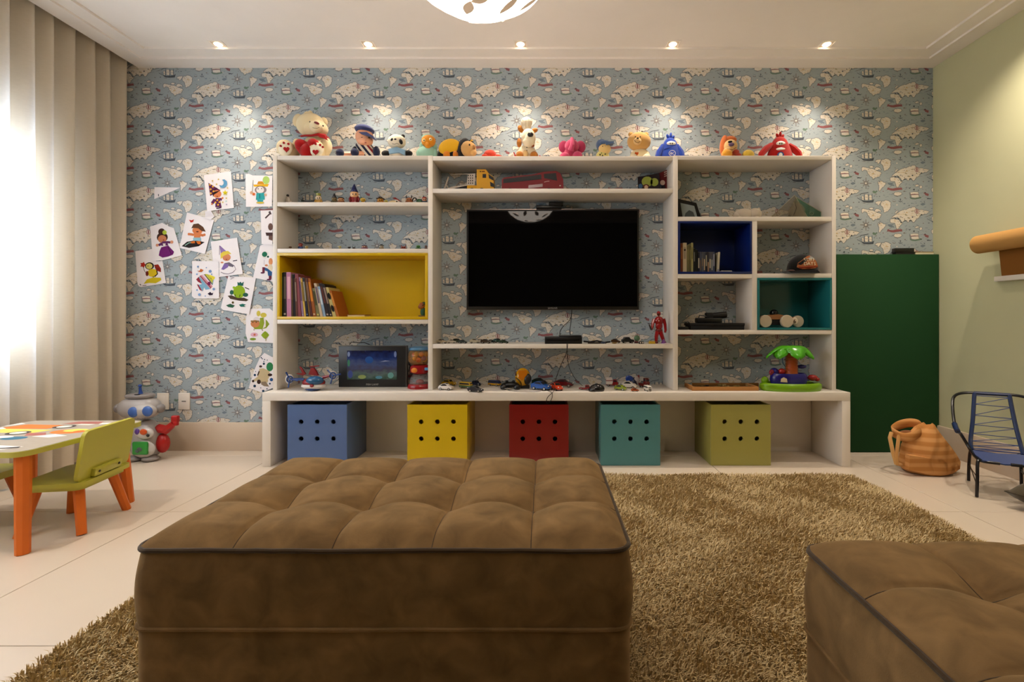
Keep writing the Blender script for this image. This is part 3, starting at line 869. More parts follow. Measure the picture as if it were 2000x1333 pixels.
tpoly(1, [(-.27, .05), (-.2, .1), (-.25, .13)], 2); tpoly(1, [(-.27, .14), (-.22, .2), (-.26, .22)], 2); tpoly(6, [(-.05, .2), (.12, .2), (.1, .25), (-.02, .25)]); tpoly(2, circle(.13, .05, .075, 12, .045)); tpoly(3, circle(.14, .07, .05, 10, .03), 2); tpoly(2, circle(.17, .05, .02, 8), 3)
tpoly(1, [(.06, -.04), (.15, -.06), (.2, -.03), (.12, 0)], 2); tpoly(6, [(.02, -.03), (.1, -.02), (.05, .03), (-.02, .02)], 1); tpoly(1, [(.13, .19), (.22, .2), (.22, .23), (.12, .22)], 2); tpoly(7, [(.03, .18), (.1, .175), (.11, .195), (.04, .2)], 2); tpoly(5, [(.1, -.25), (.2, -.22), (.19, -.2), (.11, -.23)], 2); tpoly(2, [(-.2, -.26), (-.08, -.265), (-.1, -.245), (-.2, -.24)], 2)
tp.obj('printed_sheet', prm, table)
def leg(m, p, q, r0, r1):
    m.tube([p, q], [r0 * 1.25, r1 * 1.25], 8); return m
for sx, sy in ((1, -1), (1, 1), (-1, 1), (-1, -1)):
    in_ = .045 if sx > 0 and sy > 0 else 0
    leg(M(), (sx * .235 - in_, sy * .235, TZ - .02), (sx * .255 - in_ * .9, sy * .255, 0), .020, .0175).obj('leg', ORANGE, table)
def kid_chair(x, y, yaw, label):
    c = thing('kids_chair', label, 'chair', (x, y, 0), yaw, 'small chairs at the play table')
    # local: faces -x, back at +x
    slab(M(), rounded_poly(.25, .30, .03), .196, .214).obj('seat', LIME, c)
    slab(M(), rounded_poly(.22, .27, .03), .180, .196).obj('seat_rail', LIME, c)
    T = Matrix.Translation((.098, 0, .214)) @ Euler((0, math.radians(9), 0)).to_matrix().to_4x4() @ Euler((0, 0, PI / 2)).to_matrix().to_4x4()
    bp = rounded_poly(.30, .21, .025); m = M(); m.prism([(a, b + .105) for a, b in bp], -.007, .007, 0, T); m.obj('backrest', LIME, c)
    blk = M().box((.117, 0, .235), (.018, .16, .034), (0, .15, 0), .004).obj('block', LIME, c)
    for s in (-1, 1):
        M().cyl((.124, s * .058, .236), (.129, s * .058, .2355), .005).obj('screw', C('#3a3630', 'metal'), blk)
    for sx, sy in ((1, -1), (1, 1), (-1, 1), (-1, -1)):
        leg(M(), (sx * .075, sy * .095, .181), (sx * .112, sy * .132, 0), .0155, .0135).obj('leg', ORANGE, c)
kid_chair(-2.015, 2.09, math.radians(9), 'lime green child chair with orange legs seen from behind')
kid_chair(-2.47, 2.08, PI + math.radians(4), 'lime green child chair half cut off at the curtain side of the table')
# ================================================================ screen, boards and things by the walls
BLACK = C('#0b0b0c', 'plastic', .35); DARKM = C('#17171a', 'matte')
def ramp_stops(*hx): return [lin(h) for h in hx]

# ---- television
YT = 3.13; sT = YT / F
tv = thing('television', 'wide black flat-screen television in the middle bay of the bookcase', 'television', ((1079.5 - VX) * sT, YT + .045, SZ(506, YT)), math.radians(-.9))
tw, th = 341 * sT, 198 * sT
M().box((0, .012, 0), (tw, .04, th), None, .004).obj('bezel', BLACK, tv)
scr = bpy.data.materials.new('screen_off'); scr.use_nodes = True
b = scr.node_tree.nodes['Principled BSDF']; b.inputs['Base Color'].default_value = (.0012, .0011, .0012, 1); b.inputs['Roughness'].default_value = .03; b.inputs['Specular IOR Level'].default_value = .16
M().b2((-tw / 2 + .012, -.0092, -th / 2 + .02), (tw / 2 - .012, -.0078, th / 2 - .010)).obj('screen', scr, tv)
m = M(); m.b2((-tw / 2, -.009, -th / 2 - .0018), (tw / 2, .01, -th / 2)); m.b2((-tw / 2, -.009, th / 2), (tw / 2, .01, th / 2 + .003)); m.obj('chrome_rim', C('#8a8078', 'metal'), tv)
text_obj('brand_lettering', 'SAMSUNG', C('#b9b4ae', 'print'), .0135, tv, (0, -.0094, -th / 2 + .009), (PI / 2, 0, 0), .0002)
M().box((0, .05, 0), (.32, .03, .3), None, .004).obj('wall_mount', DARKM, tv)
t = Toy('motion_sensor_bar', 'black sensor bar clipped on top of the television', 'sensor', 1085, 3.16, SZ(407, YT) + .004)
yy = t.yb
t.b('bar', BLACK, 1047, yy - 7, 1097, yy, -5, 5, 1.2); t.b('box', BLACK, 1072, yy - 14, 1100, yy - 6.5, -6, 6, 1.5)

# ---- green board with a box and a book on top
YG = 3.185
gb = M().b2(((1634.5 - VX) * YG / F, YG, .003), (XR - .004, D - .003, SZ(497, YG)), .002).obj('green_chalkboard', C('#1e4526', 'wall', .75))
tag(gb, 'dark green board standing on the floor between the bookcase and the green wall', 'chalkboard')
t = Toy('black_box', 'flat black box lying on top of the dark green board', 'box', 1767, 3.205, SZ(497, YG))
t.b('lid', BLACK, 1749, t.yb - 13, 1786, t.yb - 4, -5, 6, .8); t.b('tray', C('#1d1a18', 'matte'), 1750, t.yb - 4, 1785, t.yb, -4.5, 5.5)
t = Toy('notebook', 'thin cream notebook lying on the dark green board beside the box', 'notebook', 1806, 3.205, SZ(497, YG))
t.b('cover', C('#8a7a56', 'paper'), 1788, t.yb - 6, 1824, t.yb - 4.6, -5, 6); t.b('pages', C('#d9cdb0', 'paper'), 1788.6, t.yb - 4.6, 1823.4, t.yb, -4.6, 5.6)

# ---- paper roll on the green wall
RXc, RZc = 2.502, 1.305
pr = thing('paper_roll_holder', 'kraft paper roll on a white holder fixed to the green wall', 'paper roll', (XR, 2.45, 1.12))
KR = C('#b98c50', 'paper')
o3 = Vector(pr.location)
m = M(); m.cyl(Vector((RXc, 2.81, RZc)) - o3, Vector((RXc, 2.05, RZc)) - o3, .052, None, 28); m.obj('paper_roll', KR, pr)
m = M(); vs = []
for i in range(9):
    tt = i / 8; x = RXc + .046 + (.018) * tt; z = RZc - .02 - (RZc - .02 - 1.118) * tt
    vs += [(x - o3.x, 2.735 - o3.y, z - o3.z), (x - o3.x, 2.08 - o3.y, z - o3.z)]
m.add(vs, [(2 * i, 2 * i + 1, 2 * i + 3, 2 * i + 2) for i in range(8)]); m.obj('hanging_sheet', C('#8a5a26', 'paper'), pr)
M().b2(Vector((2.545, 2.76, 1.088)) - o3, Vector((XR - .001, 2.04, 1.116)) - o3, .002).obj('tear_bar', WHITE, pr)
for yy in (2.10, 2.60):
    M().b2(Vector((RXc + .03, yy - .008, RZc - .012)) - o3, Vector((XR - .001, yy + .008, RZc + .012)) - o3, .002).obj('bracket', WHITE, pr)

# ---- wall plates
for px, lb, mark in ((319.5, 'blank white wall plate, the one nearer the robot', 0), (361, 'white socket plate with a small slot, beside the blank plate', 1)):
    w = thing('wall_plate', lb, 'wall plate', ((px - VX) * D / F, D, SZ(800, D)), 0, 'wall plates by the robot')
    hw = 11 * D / F; hh = 32 * D / F
    M().b2((-hw, -.009, 0), (hw, -.0006, hh), .002).obj('cover', C('#e6dccf', 'plastic'), w)
    if mark:
        M().b2((-.014, -.0098, hh / 2 - .003), (.014, -.0088, hh / 2 + .003)).obj('socket_slot', C('#6a5e54', 'matte'), w)
    else:
        M().b2((-.016, -.0098, .016), (.016, -.0088, hh - .016), .001).obj('insert', C('#e9e0d4', 'plastic'), w)

# ---- blue laced child's chair
u = Vector((.171, -.095, 0)).normalized(); v = Vector((.147, .21, 0)).normalized()
o0 = Vector((2.297, 2.46, 0))
ch = thing('laced_chair', 'small black tube chair laced with blue plastic cord', 'chair', o0)
TUBE = C('#0e0e12', 'plastic', .3); CORD = C('#123370', 'plastic', .35); CORDD = C('#172a52', 'plastic', .35)
def K(a, bq, z): return u * a + v * bq + Vector((0, 0, z))
def smooth(pts, n=6):
    pts = [Vector(p) for p in pts]; out = []
    for i in range(len(pts) - 1):
        p0 = pts[max(i - 1, 0)]; p1 = pts[i]; p2 = pts[i + 1]; p3 = pts[min(i + 2, len(pts) - 1)]
        for k in range(n):
            t = k / n
            out.append(.5 * ((2 * p1) + (p2 - p0) * t + (2 * p0 - 5 * p1 + 4 * p2 - p3) * t * t + (3 * p1 - p0 - 3 * p2 + p3) * t ** 3))
    out.append(pts[-1]); return out
hwid = .105
for s in (-1, 1):
    arm = [K(s * .02, .225, .468), K(s * .10, .225, .468), K(s * .155, .20, .452), K(s * .172, .15, .41), K(s * .172, .06, .318), K(s * .168, -.01, .295), K(s * .150, .03, .272), K(s * .125, .06, .225), K(s * .105, .03, .183), K(s * .10, -.05, .178), K(s * .085, -.135, .178), K(s * .02, -.15, .178)]
    M().tube(smooth(arm), .0075, 8).obj('arm_frame', TUBE, ch)
    M().tube([K(s * .172, .06, .316), K(s * .170, .02, .302), K(s * .166, -.015, .292)], .0125, 10).obj('arm_pad', CORDD, ch)
    M().tube(smooth([K(s * .072, .222, .468), K(s * .085, .165, .33), K(s * .10, .115, .22), K(s * .10, .06, .186)]), .0095, 8).obj('back_rail', CORDD, ch)
    for bq, e in ((-.135, -.155), (.11, .135)):
        M().tube(smooth([K(s * .085, bq * .8, .178), K(s * .10, bq, .170), K(s * .104, e, .10), K(s * .106, e, 0.004)]), .0075, 8).obj('leg', TUBE, ch)
    M().tube([K(s * .104, -.155, .10), K(s * .104, .135, .085)], .0025, 6).obj('brace', TUBE, ch)
    M().tube([K(s * .104, -.155, .055), K(s * .104, .135, .10)], .0025, 6).obj('brace', TUBE, ch)
M().tube([K(-.075, .225, .468), K(.075, .225, .468)], .0098, 8).obj('top_rail', CORDD, ch)
def brail(s, t):
    q = smooth([K(s * .072, .218, .462), K(s * .085, .162, .33), K(s * .10, .112, .22), K(s * .10, .06, .188)], 8)
    f = t * (len(q) - 1); i = min(int(f), len(q) - 2); return q[i].lerp(q[i + 1], f - i)
n = 8
for i in range(n):
    M().tube([brail(-1, (i + .2) / n), brail(1, (i + .2) / n + .01)], .0022, 6).obj('cord', CORD, ch)
    M().tube([brail(1, (i + .2) / n + .01), brail(-1, (i + 1.2) / n if i < n - 1 else 1)], .0022, 6).obj('cord', CORD, ch)
for i in range(17):
    a = -.145 + .21 * i / 16; wv = .1 if a > -.05 else .1 - (-.05 - a) * .15
    M().tube([K(-wv, a, .184), K(0, a, .176), K(wv, a, .184)], .0058, 6).obj('cord', CORD, ch)

# ---- floor cushion at the picture edge
cu = M(); vs = []; nx_, ny_ = 20, 16
for sd in (1, -1):
    for i in range(nx_ + 1):
        for j in range(ny_ + 1):
            a, bq = i / nx_ * 2 - 1, j / ny_ * 2 - 1
            e = (1 - a ** 4) * (1 - bq ** 4); pin = 1 - .10 * (a * a * (1 - bq * bq) * 0 + bq * bq * (1 - a * a)) - .06 * a * a * (1 - bq * bq)
            vs.append((a * .19 * pin, bq * .18 * pin, .07 + sd * (.062 * max(e, 0) ** .5 + .002)))
q = (nx_ + 1) * (ny_ + 1)
fs = []
for i in range(nx_):
    for j in range(ny_):
        k = i * (ny_ + 1) + j
        fs.append((k, k + ny_ + 1, k + ny_ + 2, k + 1)); fs.append((q + k + 1, q + k + ny_ + 2, q + k + ny_ + 1, q + k))
cu.add(vs, fs)
cush = thing('floor_cushion', 'dark olive floor cushion at the picture edge in front of the laced chair', 'cushion', (2.375, 2.15, 0.004), .30)
cu.obj('cover', C('#4a4232', 'fabric'), cush, sharp=3.1)
M().tube([(-.19, -.18, .07), (0, -.162, .07), (.19, -.18, .07), (.179, 0, .07), (.19, .18, .07), (0, .162, .07), (-.19, .18, .07), (-.179, 0, .07)], .003, 6, True).obj('piping', C('#38301f', 'fabric'), cush)

# ---- striped cloth backpack slumped on the floor
bp_ = Toy('cloth_backpack', 'slumped tan striped cloth bag on the floor by the green board', 'bag', 1808, 2.80, 0.0)
SIL_ = [(0, 1770, 1838), (4, 1764, 1852), (12, 1759, 1864), (24, 1757, 1866), (38, 1759, 1858), (52, 1763, 1847), (64, 1768, 1838), (74, 1774, 1831), (82, 1781, 1826), (88, 1790, 1823), (91, 1798, 1819)]
def sack():
    m = M(); n = 40; vs = []; bs = bp_.yb
    for j, (z, xl, xr) in enumerate(SIL_):
        cx = (xl + xr) / 2 - bp_.x; wx = (xr - xl) / 2; wy = min(wx * .8, 34)
        for i in range(n):
            a = 2 * PI * i / n; t = z / 91
            wr = 1 + .03 * math.sin(3 * a + 5 * t) + .025 * math.sin(8 * a + 6 * t) + .02 * math.sin(17 * t + 2 * a)
            vs.append((cx + wx * math.cos(a) * (1 + .012 * math.sin(11 * t)), wy * wr * math.sin(a) - 4, max(0, z + 3.5 * math.sin(4 * a + 1) * t)))
    k = len(SIL_) - 1
    fs = [(j * n + i, j * n + (i + 1) % n, (j + 1) * n + (i + 1) % n, (j + 1) * n + i) for j in range(k) for i in range(n)] + [tuple(reversed(range(n))), tuple(k * n + i for i in range(n))]
    return m.add(vs, fs)
def ribbon(pts, w, tilt=0.0):
    """open band of cloth along a path, w high"""
    m = M(); q = smooth([bp_.L(*p) for p in pts], 6); vs = []
    for i, p in enumerate(q):
        vs += [p + Vector((0, 0, w / 2)) + Vector((tilt, 0, 0)), p, p - Vector((0, 0, w / 2))]
    return m.add(vs, [(3 * i + k, 3 * i + 3 + k, 3 * i + 4 + k, 3 * i + 1 + k) for i in range(len(q) - 1) for k in (0, 1)])
def stripes(h0, h1, scale):
    m = bpy.data.materials.new('striped_cloth'); m.use_nodes = True
    nt = m.node_tree; N = nt.nodes; L = nt.links; b = N['Principled BSDF']; b.inputs['Roughness'].default_value = .92; b.inputs['Specular IOR Level'].default_value = .1
    tc = N.new('ShaderNodeTexCoord'); w = N.new('ShaderNodeTexWave'); w.wave_type = 'BANDS'; w.bands_direction = 'Z'; w.inputs['Scale'].default_value = scale; w.inputs['Distortion'].default_value = 1.6; w.inputs['Detail'].default_value = 2; w.inputs['Detail Scale'].default_value = .02
    r = N.new('ShaderNodeValToRGB'); r.color_ramp.elements[0].color = (*lin(h0), 1); r.color_ramp.elements[1].color = (*lin(h1), 1); r.color_ramp.elements[0].position = .3; r.color_ramp.elements[1].position = .8
    L.new(tc.outputs['Object'], w.inputs['Vector']); L.new(w.outputs['Fac'], r.inputs[0]); L.new(r.outputs[0], b.inputs['Base Color'])
    return m
CLOTH = stripes('#b47a42', '#c9925a', .021)
so = sack().obj('sack', CLOTH, bp_.root, sharp=3.1)
ro = ribbon([(1800, 838, -18), (1786, 846, -26), (1768, 850, -22), (1750, 846, -12), (1742, 842, 2), (1756, 834, 14), (1778, 830, 18), (1797, 832, 10), (1806, 842, 0)], 17, -2).obj('mouth_band', CLOTH, bp_.root, sharp=3.1)
md = ro.modifiers.new('cloth thickness', 'SOLIDIFY'); md.thickness = 2
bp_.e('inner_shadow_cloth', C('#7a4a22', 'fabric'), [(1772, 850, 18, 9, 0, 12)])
bp_.t('strap', C('#c8995c', 'fabric'), [(1741, 843, -10), (1738, 852, -14), (1744, 880, -18), (1750, 900, -20), (1760, 904, -16)], 3.4)
bp_.t('strap', C('#bd8c50', 'fabric'), [(1756, 846, -14), (1754, 860, -18), (1751, 884, -22), (1752, 902, -22)], 3.2)
bp_.t('buckle', C('#2a2118', 'plastic'), [(1857, 892, -6), (1862, 900, -8), (1866, 908, -8)], 1.6)
bp_.p('side_pocket', CLOTH, [(1777, 880), (1815, 885), (1846, 885), (1846, 914), (1812, 915), (1776, 908)], -36, -24)

# ---- toy robot
YR = 3.03
rb = Toy('toy_robot', 'silver toy robot with round blue eyes and red arms in the corner', 'toy robot', 283, YR, 0.0)
SIL = C('#a9a3a0', 'plastic', .3); SILD = C('#8a8482', 'plastic', .35); RED = C('#a81512', 'plastic', .35); BLUE = C('#3d62a8', 'plastic', .25)
r = rb
r.e('head', SIL, [(273, 797, 40, 24, 0, 26)], None, (26, 14)); 
m = M(); m.lathe([(24, -2), (26, 0), (26, 3), (23, 5), (20, 4)], r.L(274, 775, 0), 24, None, 0, 1, .75); cap = m.obj('head_cap', SILD, r.root)
r.e('slot', C('#2a2628', 'matte'), [(268, 770.2, 6, 1.2, -8, 3)], cap)
r.t('antenna', C('#1f4490', 'plastic'), [(275, 770, 0), (274, 762, 0), (273.5, 757, 0)], [4, 2.4, 2.6]); r.e('antenna_knob', C('#1f4490', 'plastic'), [(273.5, 754, 3.4, 3, 0)])
face = r.e('face_plate', C('#b5b0ac', 'plastic', .3), [(274, 800, 31, 15, -14, 13)], None, (24, 12))
for px in (260, 288):
    ey = r.e('eye', BLUE, [(px, 800 - (px - 274) * .06, 10, 10, -25, 3.5)], face, (20, 8))
r.t('mouth', C('#6e6866', 'plastic'), [(268, 812, -26), (276, 814, -26), (284, 812, -25.5)], .5, face, 6)
for s, px in ((-1, 231), (1, 314)):
    r.e('ear', SILD, [(px, 798, 6, 9, 0, 9)])
r.e('body', SIL, [(288, 856, 27, 36, 2, 24), (288, 872, 28, 24, 2, 24)], None, (26, 14))
chest = r.e('chest_plate', C('#c3bfba', 'plastic', .3), [(282, 842, 18, 12, -19, 7)], None, (20, 10))
r.e('tummy_frame', C('#b9b4b0', 'plastic', .3), [(280, 872, 23, 17, -18, 7)])
scn = r.b('green_window', C('#2f8f3a', 'plastic', .2), 257, 857, 287, 882, -27, -22, 3)
r.e('swirl', C('#4c5a58', 'plastic'), [(272, 871, 5, 4, -27.5, 1), (267, 875, 4, 2, -27.5, 1, .5)], scn)
r.e('gear', C('#d1541c', 'plastic'), [(280, 838, 7, 6, -27, 2)], chest, (9, 5)); r.e('gear', C('#5a3a86', 'plastic'), [(268, 838, 5, 6, -25, 2)], chest, (9, 5))
r.e('button', C('#1a1614', 'plastic'), [(289, 845, 3.2, 3, -26.5, 1.4)], chest)
r.t('arm', RED, [(309, 834, 0), (316, 838, -2), (324, 840, -4), (333, 832, -6), (339, 826, -6)], [6, 9, 8, 6.5, 5]); r.b('hand', RED, 333, 811, 346, 824, -10, -2, 2); r.b('thumb', RED, 336, 822, 345, 830, -11, -4, 1.5)
r.e('arm', RED, [(318, 866, 13, 19, 0, 10)], None, (12, 8))
for px in (262, 294):
    r.e('foot', SILD, [(px, 893, 15, 6, -10, 14)])
# ================================================================ plush toys along the top of the bookcase
def PL(h): return C(h, 'plush', None, .02)
YP = 3.09; GP = 'plush toys on top of the bookcase'
EYE = C('#0c0a0a', 'gloss'); 
def plush(name, label, x, Y=YP): return Toy(name, label, 'plush toy', x, Y, ZT, GP)
def arc(t, name, mat, pts, r, parent=None): return t.t(name, mat, pts, r, parent, 6)
def pads(t, name, mat, polys, d, parent):
    m = M()
    for q in polys: m.prism([t.xz(x, y, d) for x, y in q], d, d + 1.5)
    return m.clampz().obj(name, mat, parent, sharp=.5)

CR = PL('#e2cfa4'); RD = PL('#a50f10')
t = plush('teddy_bear', 'big cream teddy bear holding a red heart', 606, 3.11)
t.e('body', CR, [(617, 292, 27, 26, 4, 20)], None, (18, 12))
hd = t.e('head', CR, [(607, 245, 27, 23, -2, 22), (616, 252, 24, 17, -6, 20)], None, (20, 13))
t.e('ear', CR, [(581, 235, 9, 13, 4, 6, .3)], hd); t.e('ear', CR, [(633, 238, 7, 9, 4, 6, -.2)], hd)
t.e('hair_tuft', CR, [(600, 222, 6, 4, -4), (606, 221, 4, 5, -3)], hd)
t.e('snout', PL('#e8d8b2'), [(617, 248, 13, 11, -20, 10)], hd)
t.e('nose', C('#6e0c0e', 'plastic'), [(618.5, 240.5, 5.4, 2.6, -28, 3, .35)], hd); t.e('eye', EYE, [(605.5, 238.5, 1.7, 1.7, -23.5)], hd); t.e('eye', EYE, [(631, 246, 1.4, 1.6, -22)], hd)
arc(t, 'mouth', C('#8a7450', 'fabric'), [(608, 247, -27.5), (612, 250, -29), (618, 251, -30), (624, 249, -29)], .4, hd)
arc(t, 'scarf', RD, [(588, 266, -8), (596, 265, -17), (608, 265, -21), (622, 263, -21), (634, 266, -17), (640, 272, -8), (636, 268, 4), (612, 264, 14), (592, 264, 6)], [2, 2, 2, 3, 4, 4, 2, 2, 2])
t.p('scarf_knot', RD, [(620, 260), (634, 264), (640, 274), (632, 270), (622, 267)], -23, -19)
h = M(); hp = [(585 + 0, 270), (577, 273), (573.5, 281), (576, 290), (584, 300), (590, 314), (608, 314), (614, 300), (622, 288), (623, 279), (617, 271), (608, 270), (601, 274), (597, 277), (592, 272)]
ho = t.p('heart_cushion', RD, hp, -30, -14); md = ho.modifiers.new('soft edge', 'BEVEL'); md.width = 4; md.segments = 3; md.limit_method = 'ANGLE'
t.e('heart_puff', RD, [(586, 281, 10, 9, -28, 7), (611, 280, 10, 9, -28, 7), (598, 294, 12, 13, -28, 7)], ho)
t.e('arm', CR, [(637, 286, 11, 17, -10, 11)]); t.e('arm', CR, [(580, 284, 8, 13, -4, 9)])
for cx, cy, hy in ((558, 290, 291.5), (620, 292, 297)):
    lg = t.e('leg', CR, [(cx, cy, 15.5, 16, -16, 18), (cx + (10 if cx < 600 else -3), cy + 10, 16, 12, -6, 16)], None, (18, 11))
    fp = t.e('foot_sole', PL('#e9dfc4'), [(cx - 1, cy + 1, 13, 14, -31, 4)], lg, (18, 8))
    pads(t, 'paw_print', RD, [heart(cx + (1 if cx < 600 else -4), hy, 6), circle(cx - 4, cy - 11, 2.4, 8), circle(cx + 5, cy - 9, 2.4, 8), circle(cx - 10 if cx < 600 else cx + 10, cy - 5, 2.2, 8)], -36.5, fp)

# striped ellipsoid for knitted clothes
def striped(t, name, c, rad, bands, mats, rot=(0, 0, 0), parent=None):
    m = M(); m.ell((0, 0, 0), rad, None, 0, (18, bands))
    nb = bands
    for i, f in enumerate(m.f):
        z = sum(m.v[k][2] for k in f) / len(f); m.mi[i] = int((math.acos(max(-1, min(1, z / rad[2]))) / PI) * nb) % len(mats)
    T = Matrix.Translation(c) @ Euler(rot).to_matrix().to_4x4(); m.v = [tuple(T @ Vector(v_)) for v_ in m.v]
    return m.clampz().obj(name, mats, parent or t.root)
NAVY = PL('#1f2440'); SKIN = C('#d79a78', 'plastic', .5); WH = PL('#ded6c8')
t = Toy('baby_doll', 'baby doll in a striped suit and blue cap beside the cream bear', 'doll', 712, 3.10, ZT, GP)
striped(t, 'suit', t.L(716, 297, 2), (27, 15, 17), 12, [WH, NAVY, WH, PL('#8a1f24'), WH, NAVY], (0, .9, 0))
hd = t.e('head', SKIN, [(712, 268, 17, 17, -4, 16), (713, 276, 15, 10, -7, 13)], None, (18, 12))
cp = t.e('cap', PL('#39406a'), [(712, 254, 19, 9, -3, 18, .12)], hd); t.p('cap_brim', PL('#39406a'), [(700, 258), (716, 258), (729, 266), (731, 270), (722, 266), (706, 262)], -22, -8, cp)
for px in (707, 721): t.e('eye', C('#2c2420', 'gloss'), [(px, 269, 2.2, 1.3, -18.5, 1)], hd)
t.e('nose', SKIN, [(714, 274, 2, 1.8, -20)], hd); t.e('mouth', C('#a5564c', 'plastic'), [(714, 279, 2.2, 1.1, -19, 1)], hd)
for px, py in ((664, 299), (693, 298)):
    lg = t.t('leg', SKIN, [(px + 24, py + 3, -4), (px + 6, py + 2, -14)], [6, 4.5]); t.e('sock', NAVY, [(px, py, 8, 8, -18, 7)], lg)
for px in (694, 735): t.e('sleeve', NAVY, [(px, 297, 7, 11, -4, 7)])

t = plush('panda', 'small panda plush with a blue kerchief', 774, 3.10); BK = PL('#141212'); WHP = PL('#e4d8c0')
t.e('body', WHP, [(775, 302, 17, 13, 0, 13)])
hd = t.e('head', WHP, [(775, 277, 17.5, 13.5, -5, 14)], None, (18, 12))
for px, py in ((765, 267), (787, 266.5)): t.e('ear', BK, [(px, py, 4, 4, -2, 3)], hd)
t.e('eye_patch', BK, [(767, 273, 4.5, 3.4, -16, 3, -.5)], hd); t.e('eye_patch', BK, [(783, 277, 3.4, 5.4, -16, 3, -.35)], hd); t.e('nose', BK, [(772, 272, 2.4, 1.6, -19, 1.5)], hd)
arc(t, 'mouth', BK, [(766, 281, -17.5), (771, 282, -18.5), (775, 280, -18.5), (779, 282, -17.5)], .4, hd)
t.p('kerchief', PL('#7d9fb8'), [(758, 291), (775, 287), (791, 293), (790, 303), (780, 298), (760, 300)], -16, -10)
for px in (754, 797): t.e('arm', BK, [(px, 300, 9, 6, -6, 6)])
for px in (766, 785): t.e('leg', BK, [(px, 309, 7, 5, -12, 7)])

t = plush('sea_creature', 'aqua plush creature with an orange face', 835, 3.11)
AQ = PL('#8fb8a4')
bd = t.e('body', AQ, [(834, 300, 20, 15, 2, 14)], None, (18, 11)); t.e('hair', AQ, [(826, 286, 7, 9, 2), (848, 288, 6, 10, 2), (836, 270, 13, 8, 4), (818, 300, 5, 8, -4), (850, 300, 5, 8, -2)], bd)
fc = t.e('face', PL('#d98a1e'), [(837, 276, 14, 12, -6, 10), (836, 285, 6, 6, -8, 7)], None, (16, 11))
for px, py in ((828, 274), (841, 272)):
    e = t.e('eye', PL('#e8c88c'), [(px, py, 3, 3, -15, 1.5)], fc); t.e('pupil', EYE, [(px, py, 1, 1.2, -16.6)], e)
t.e('beak', PL('#e89a3a'), [(834, 280, 3, 2.4, -15, 2)], fc)

t = plush('bee_plush', 'plush bee lying on its side with yellow wings', 893, 3.11)
t.e('body', BK, [(880, 302, 24, 11, 2, 13), (862, 304, 8, 9, 0, 8)]); t.e('belly_band', PL('#c7761c'), [(874, 302, 9, 9, -3, 10), (890, 303, 6, 8, -3, 10)])
t.e('wing', PL('#d9a41c'), [(877, 287, 21, 15, -7, 6, -.35)], None, (18, 10)); t.e('wing', PL('#c4921a'), [(884, 286, 16, 13, 6, 5, -.3)])
t.e('hood', BK, [(906, 290, 13, 20, 0, 14, .25)], None, (18, 11))
fc = t.e('face', PL('#c79a5e'), [(914, 291, 16, 15, -6, 12), (924, 298, 7, 7, -8, 8)], None, (18, 11))
t.e('eye', EYE, [(917, 283, 1.6, 2, -17)], fc); t.e('nose', PL('#a87844'), [(926, 287, 3.5, 4, -13)], fc); t.t('antenna', BK, [(912, 277, -4), (920, 274, -6), (924, 279, -8)], 1.4, fc); t.e('cheek_tuft', PL('#d9a41c'), [(921, 276, 3, 3, -5)], fc)

t = plush('red_crab', 'flat coral red crab plush lying beside the bee', 962, 3.07); CO = PL('#c9412c')
t.e('shell', CO, [(957, 304, 13, 11, 0, 12)]); t.e('claw', CO, [(947, 305, 6, 4, -8, 5)]); t.e('claw', CO, [(972, 307, 8, 5, -6, 5), (980, 308, 4, 3, -8)]); t.e('fold', CO, [(955, 300, 8, 4, -7, 5), (963, 302, 5, 6, -7, 5)])

t = plush('chef_dog', 'white and tan dog plush wearing a chef hat', 1028, 3.09); TN = PL('#b5722c'); IV = PL('#e8d9b8')
t.e('body', IV, [(1028, 300, 20, 16, 0, 14)])
hd = t.e('head', IV, [(1032, 270, 14, 18, -6, 15), (1033, 278, 12, 10, -12, 12)], None, (18, 12))
t.e('muzzle', PL('#eadfbf'), [(1035, 271, 10, 12, -17, 8)], hd); t.e('nose', C('#15100f', 'plastic'), [(1036, 263, 6, 4.6, -25, 4)], hd)
t.e('ear', TN, [(1017, 252, 5.5, 8, 0, 4, -.5)], hd); t.e('ear', TN, [(1044, 255, 7, 4.5, 0, 4, -.35)], hd); t.e('curl', TN, [(1014, 279, 5, 9, -4, 5)], hd); t.e('collar', PL('#8a4a22'), [(1040, 284, 4, 4, -12)], hd)
ht = t.e('chef_hat', PL('#efe2c8'), [(1028, 240, 11.5, 11, 0, 11), (1028, 248, 9.5, 8, 0, 9)], hd)
for px in (1020, 1026, 1032): t.t('pleat', PL('#d9c8a8'), [(px, 232, -9), (px + .4, 240, -11.2), (px + .8, 250, -9)], .6, ht)
t.e('paw', TN, [(1015, 304, 8, 8, -14, 8)]); t.e('paw', TN, [(1043, 304, 8, 8, -14, 8)]); t.e('chest', PL('#d8b37a'), [(1026, 302, 6, 9, -13, 5)]); t.e('button', C('#2a1a16', 'plastic'), [(1029, 288, 1, 1, -13), (1029, 294, 1, 1, -14.5)])
ct = t.t('scarf_end', PL('#e4d8cc'), [(994, 306, -16), (1002, 302, -16), (1010, 308, -14)], [4, 4.5, 3]); t.t('scarf_stripe', RD, [(1003, 298, -18), (1007, 306, -18)], 1.6, ct)
t.e('paw_tip', RD, [(1054, 307, 3, 3, -16)])

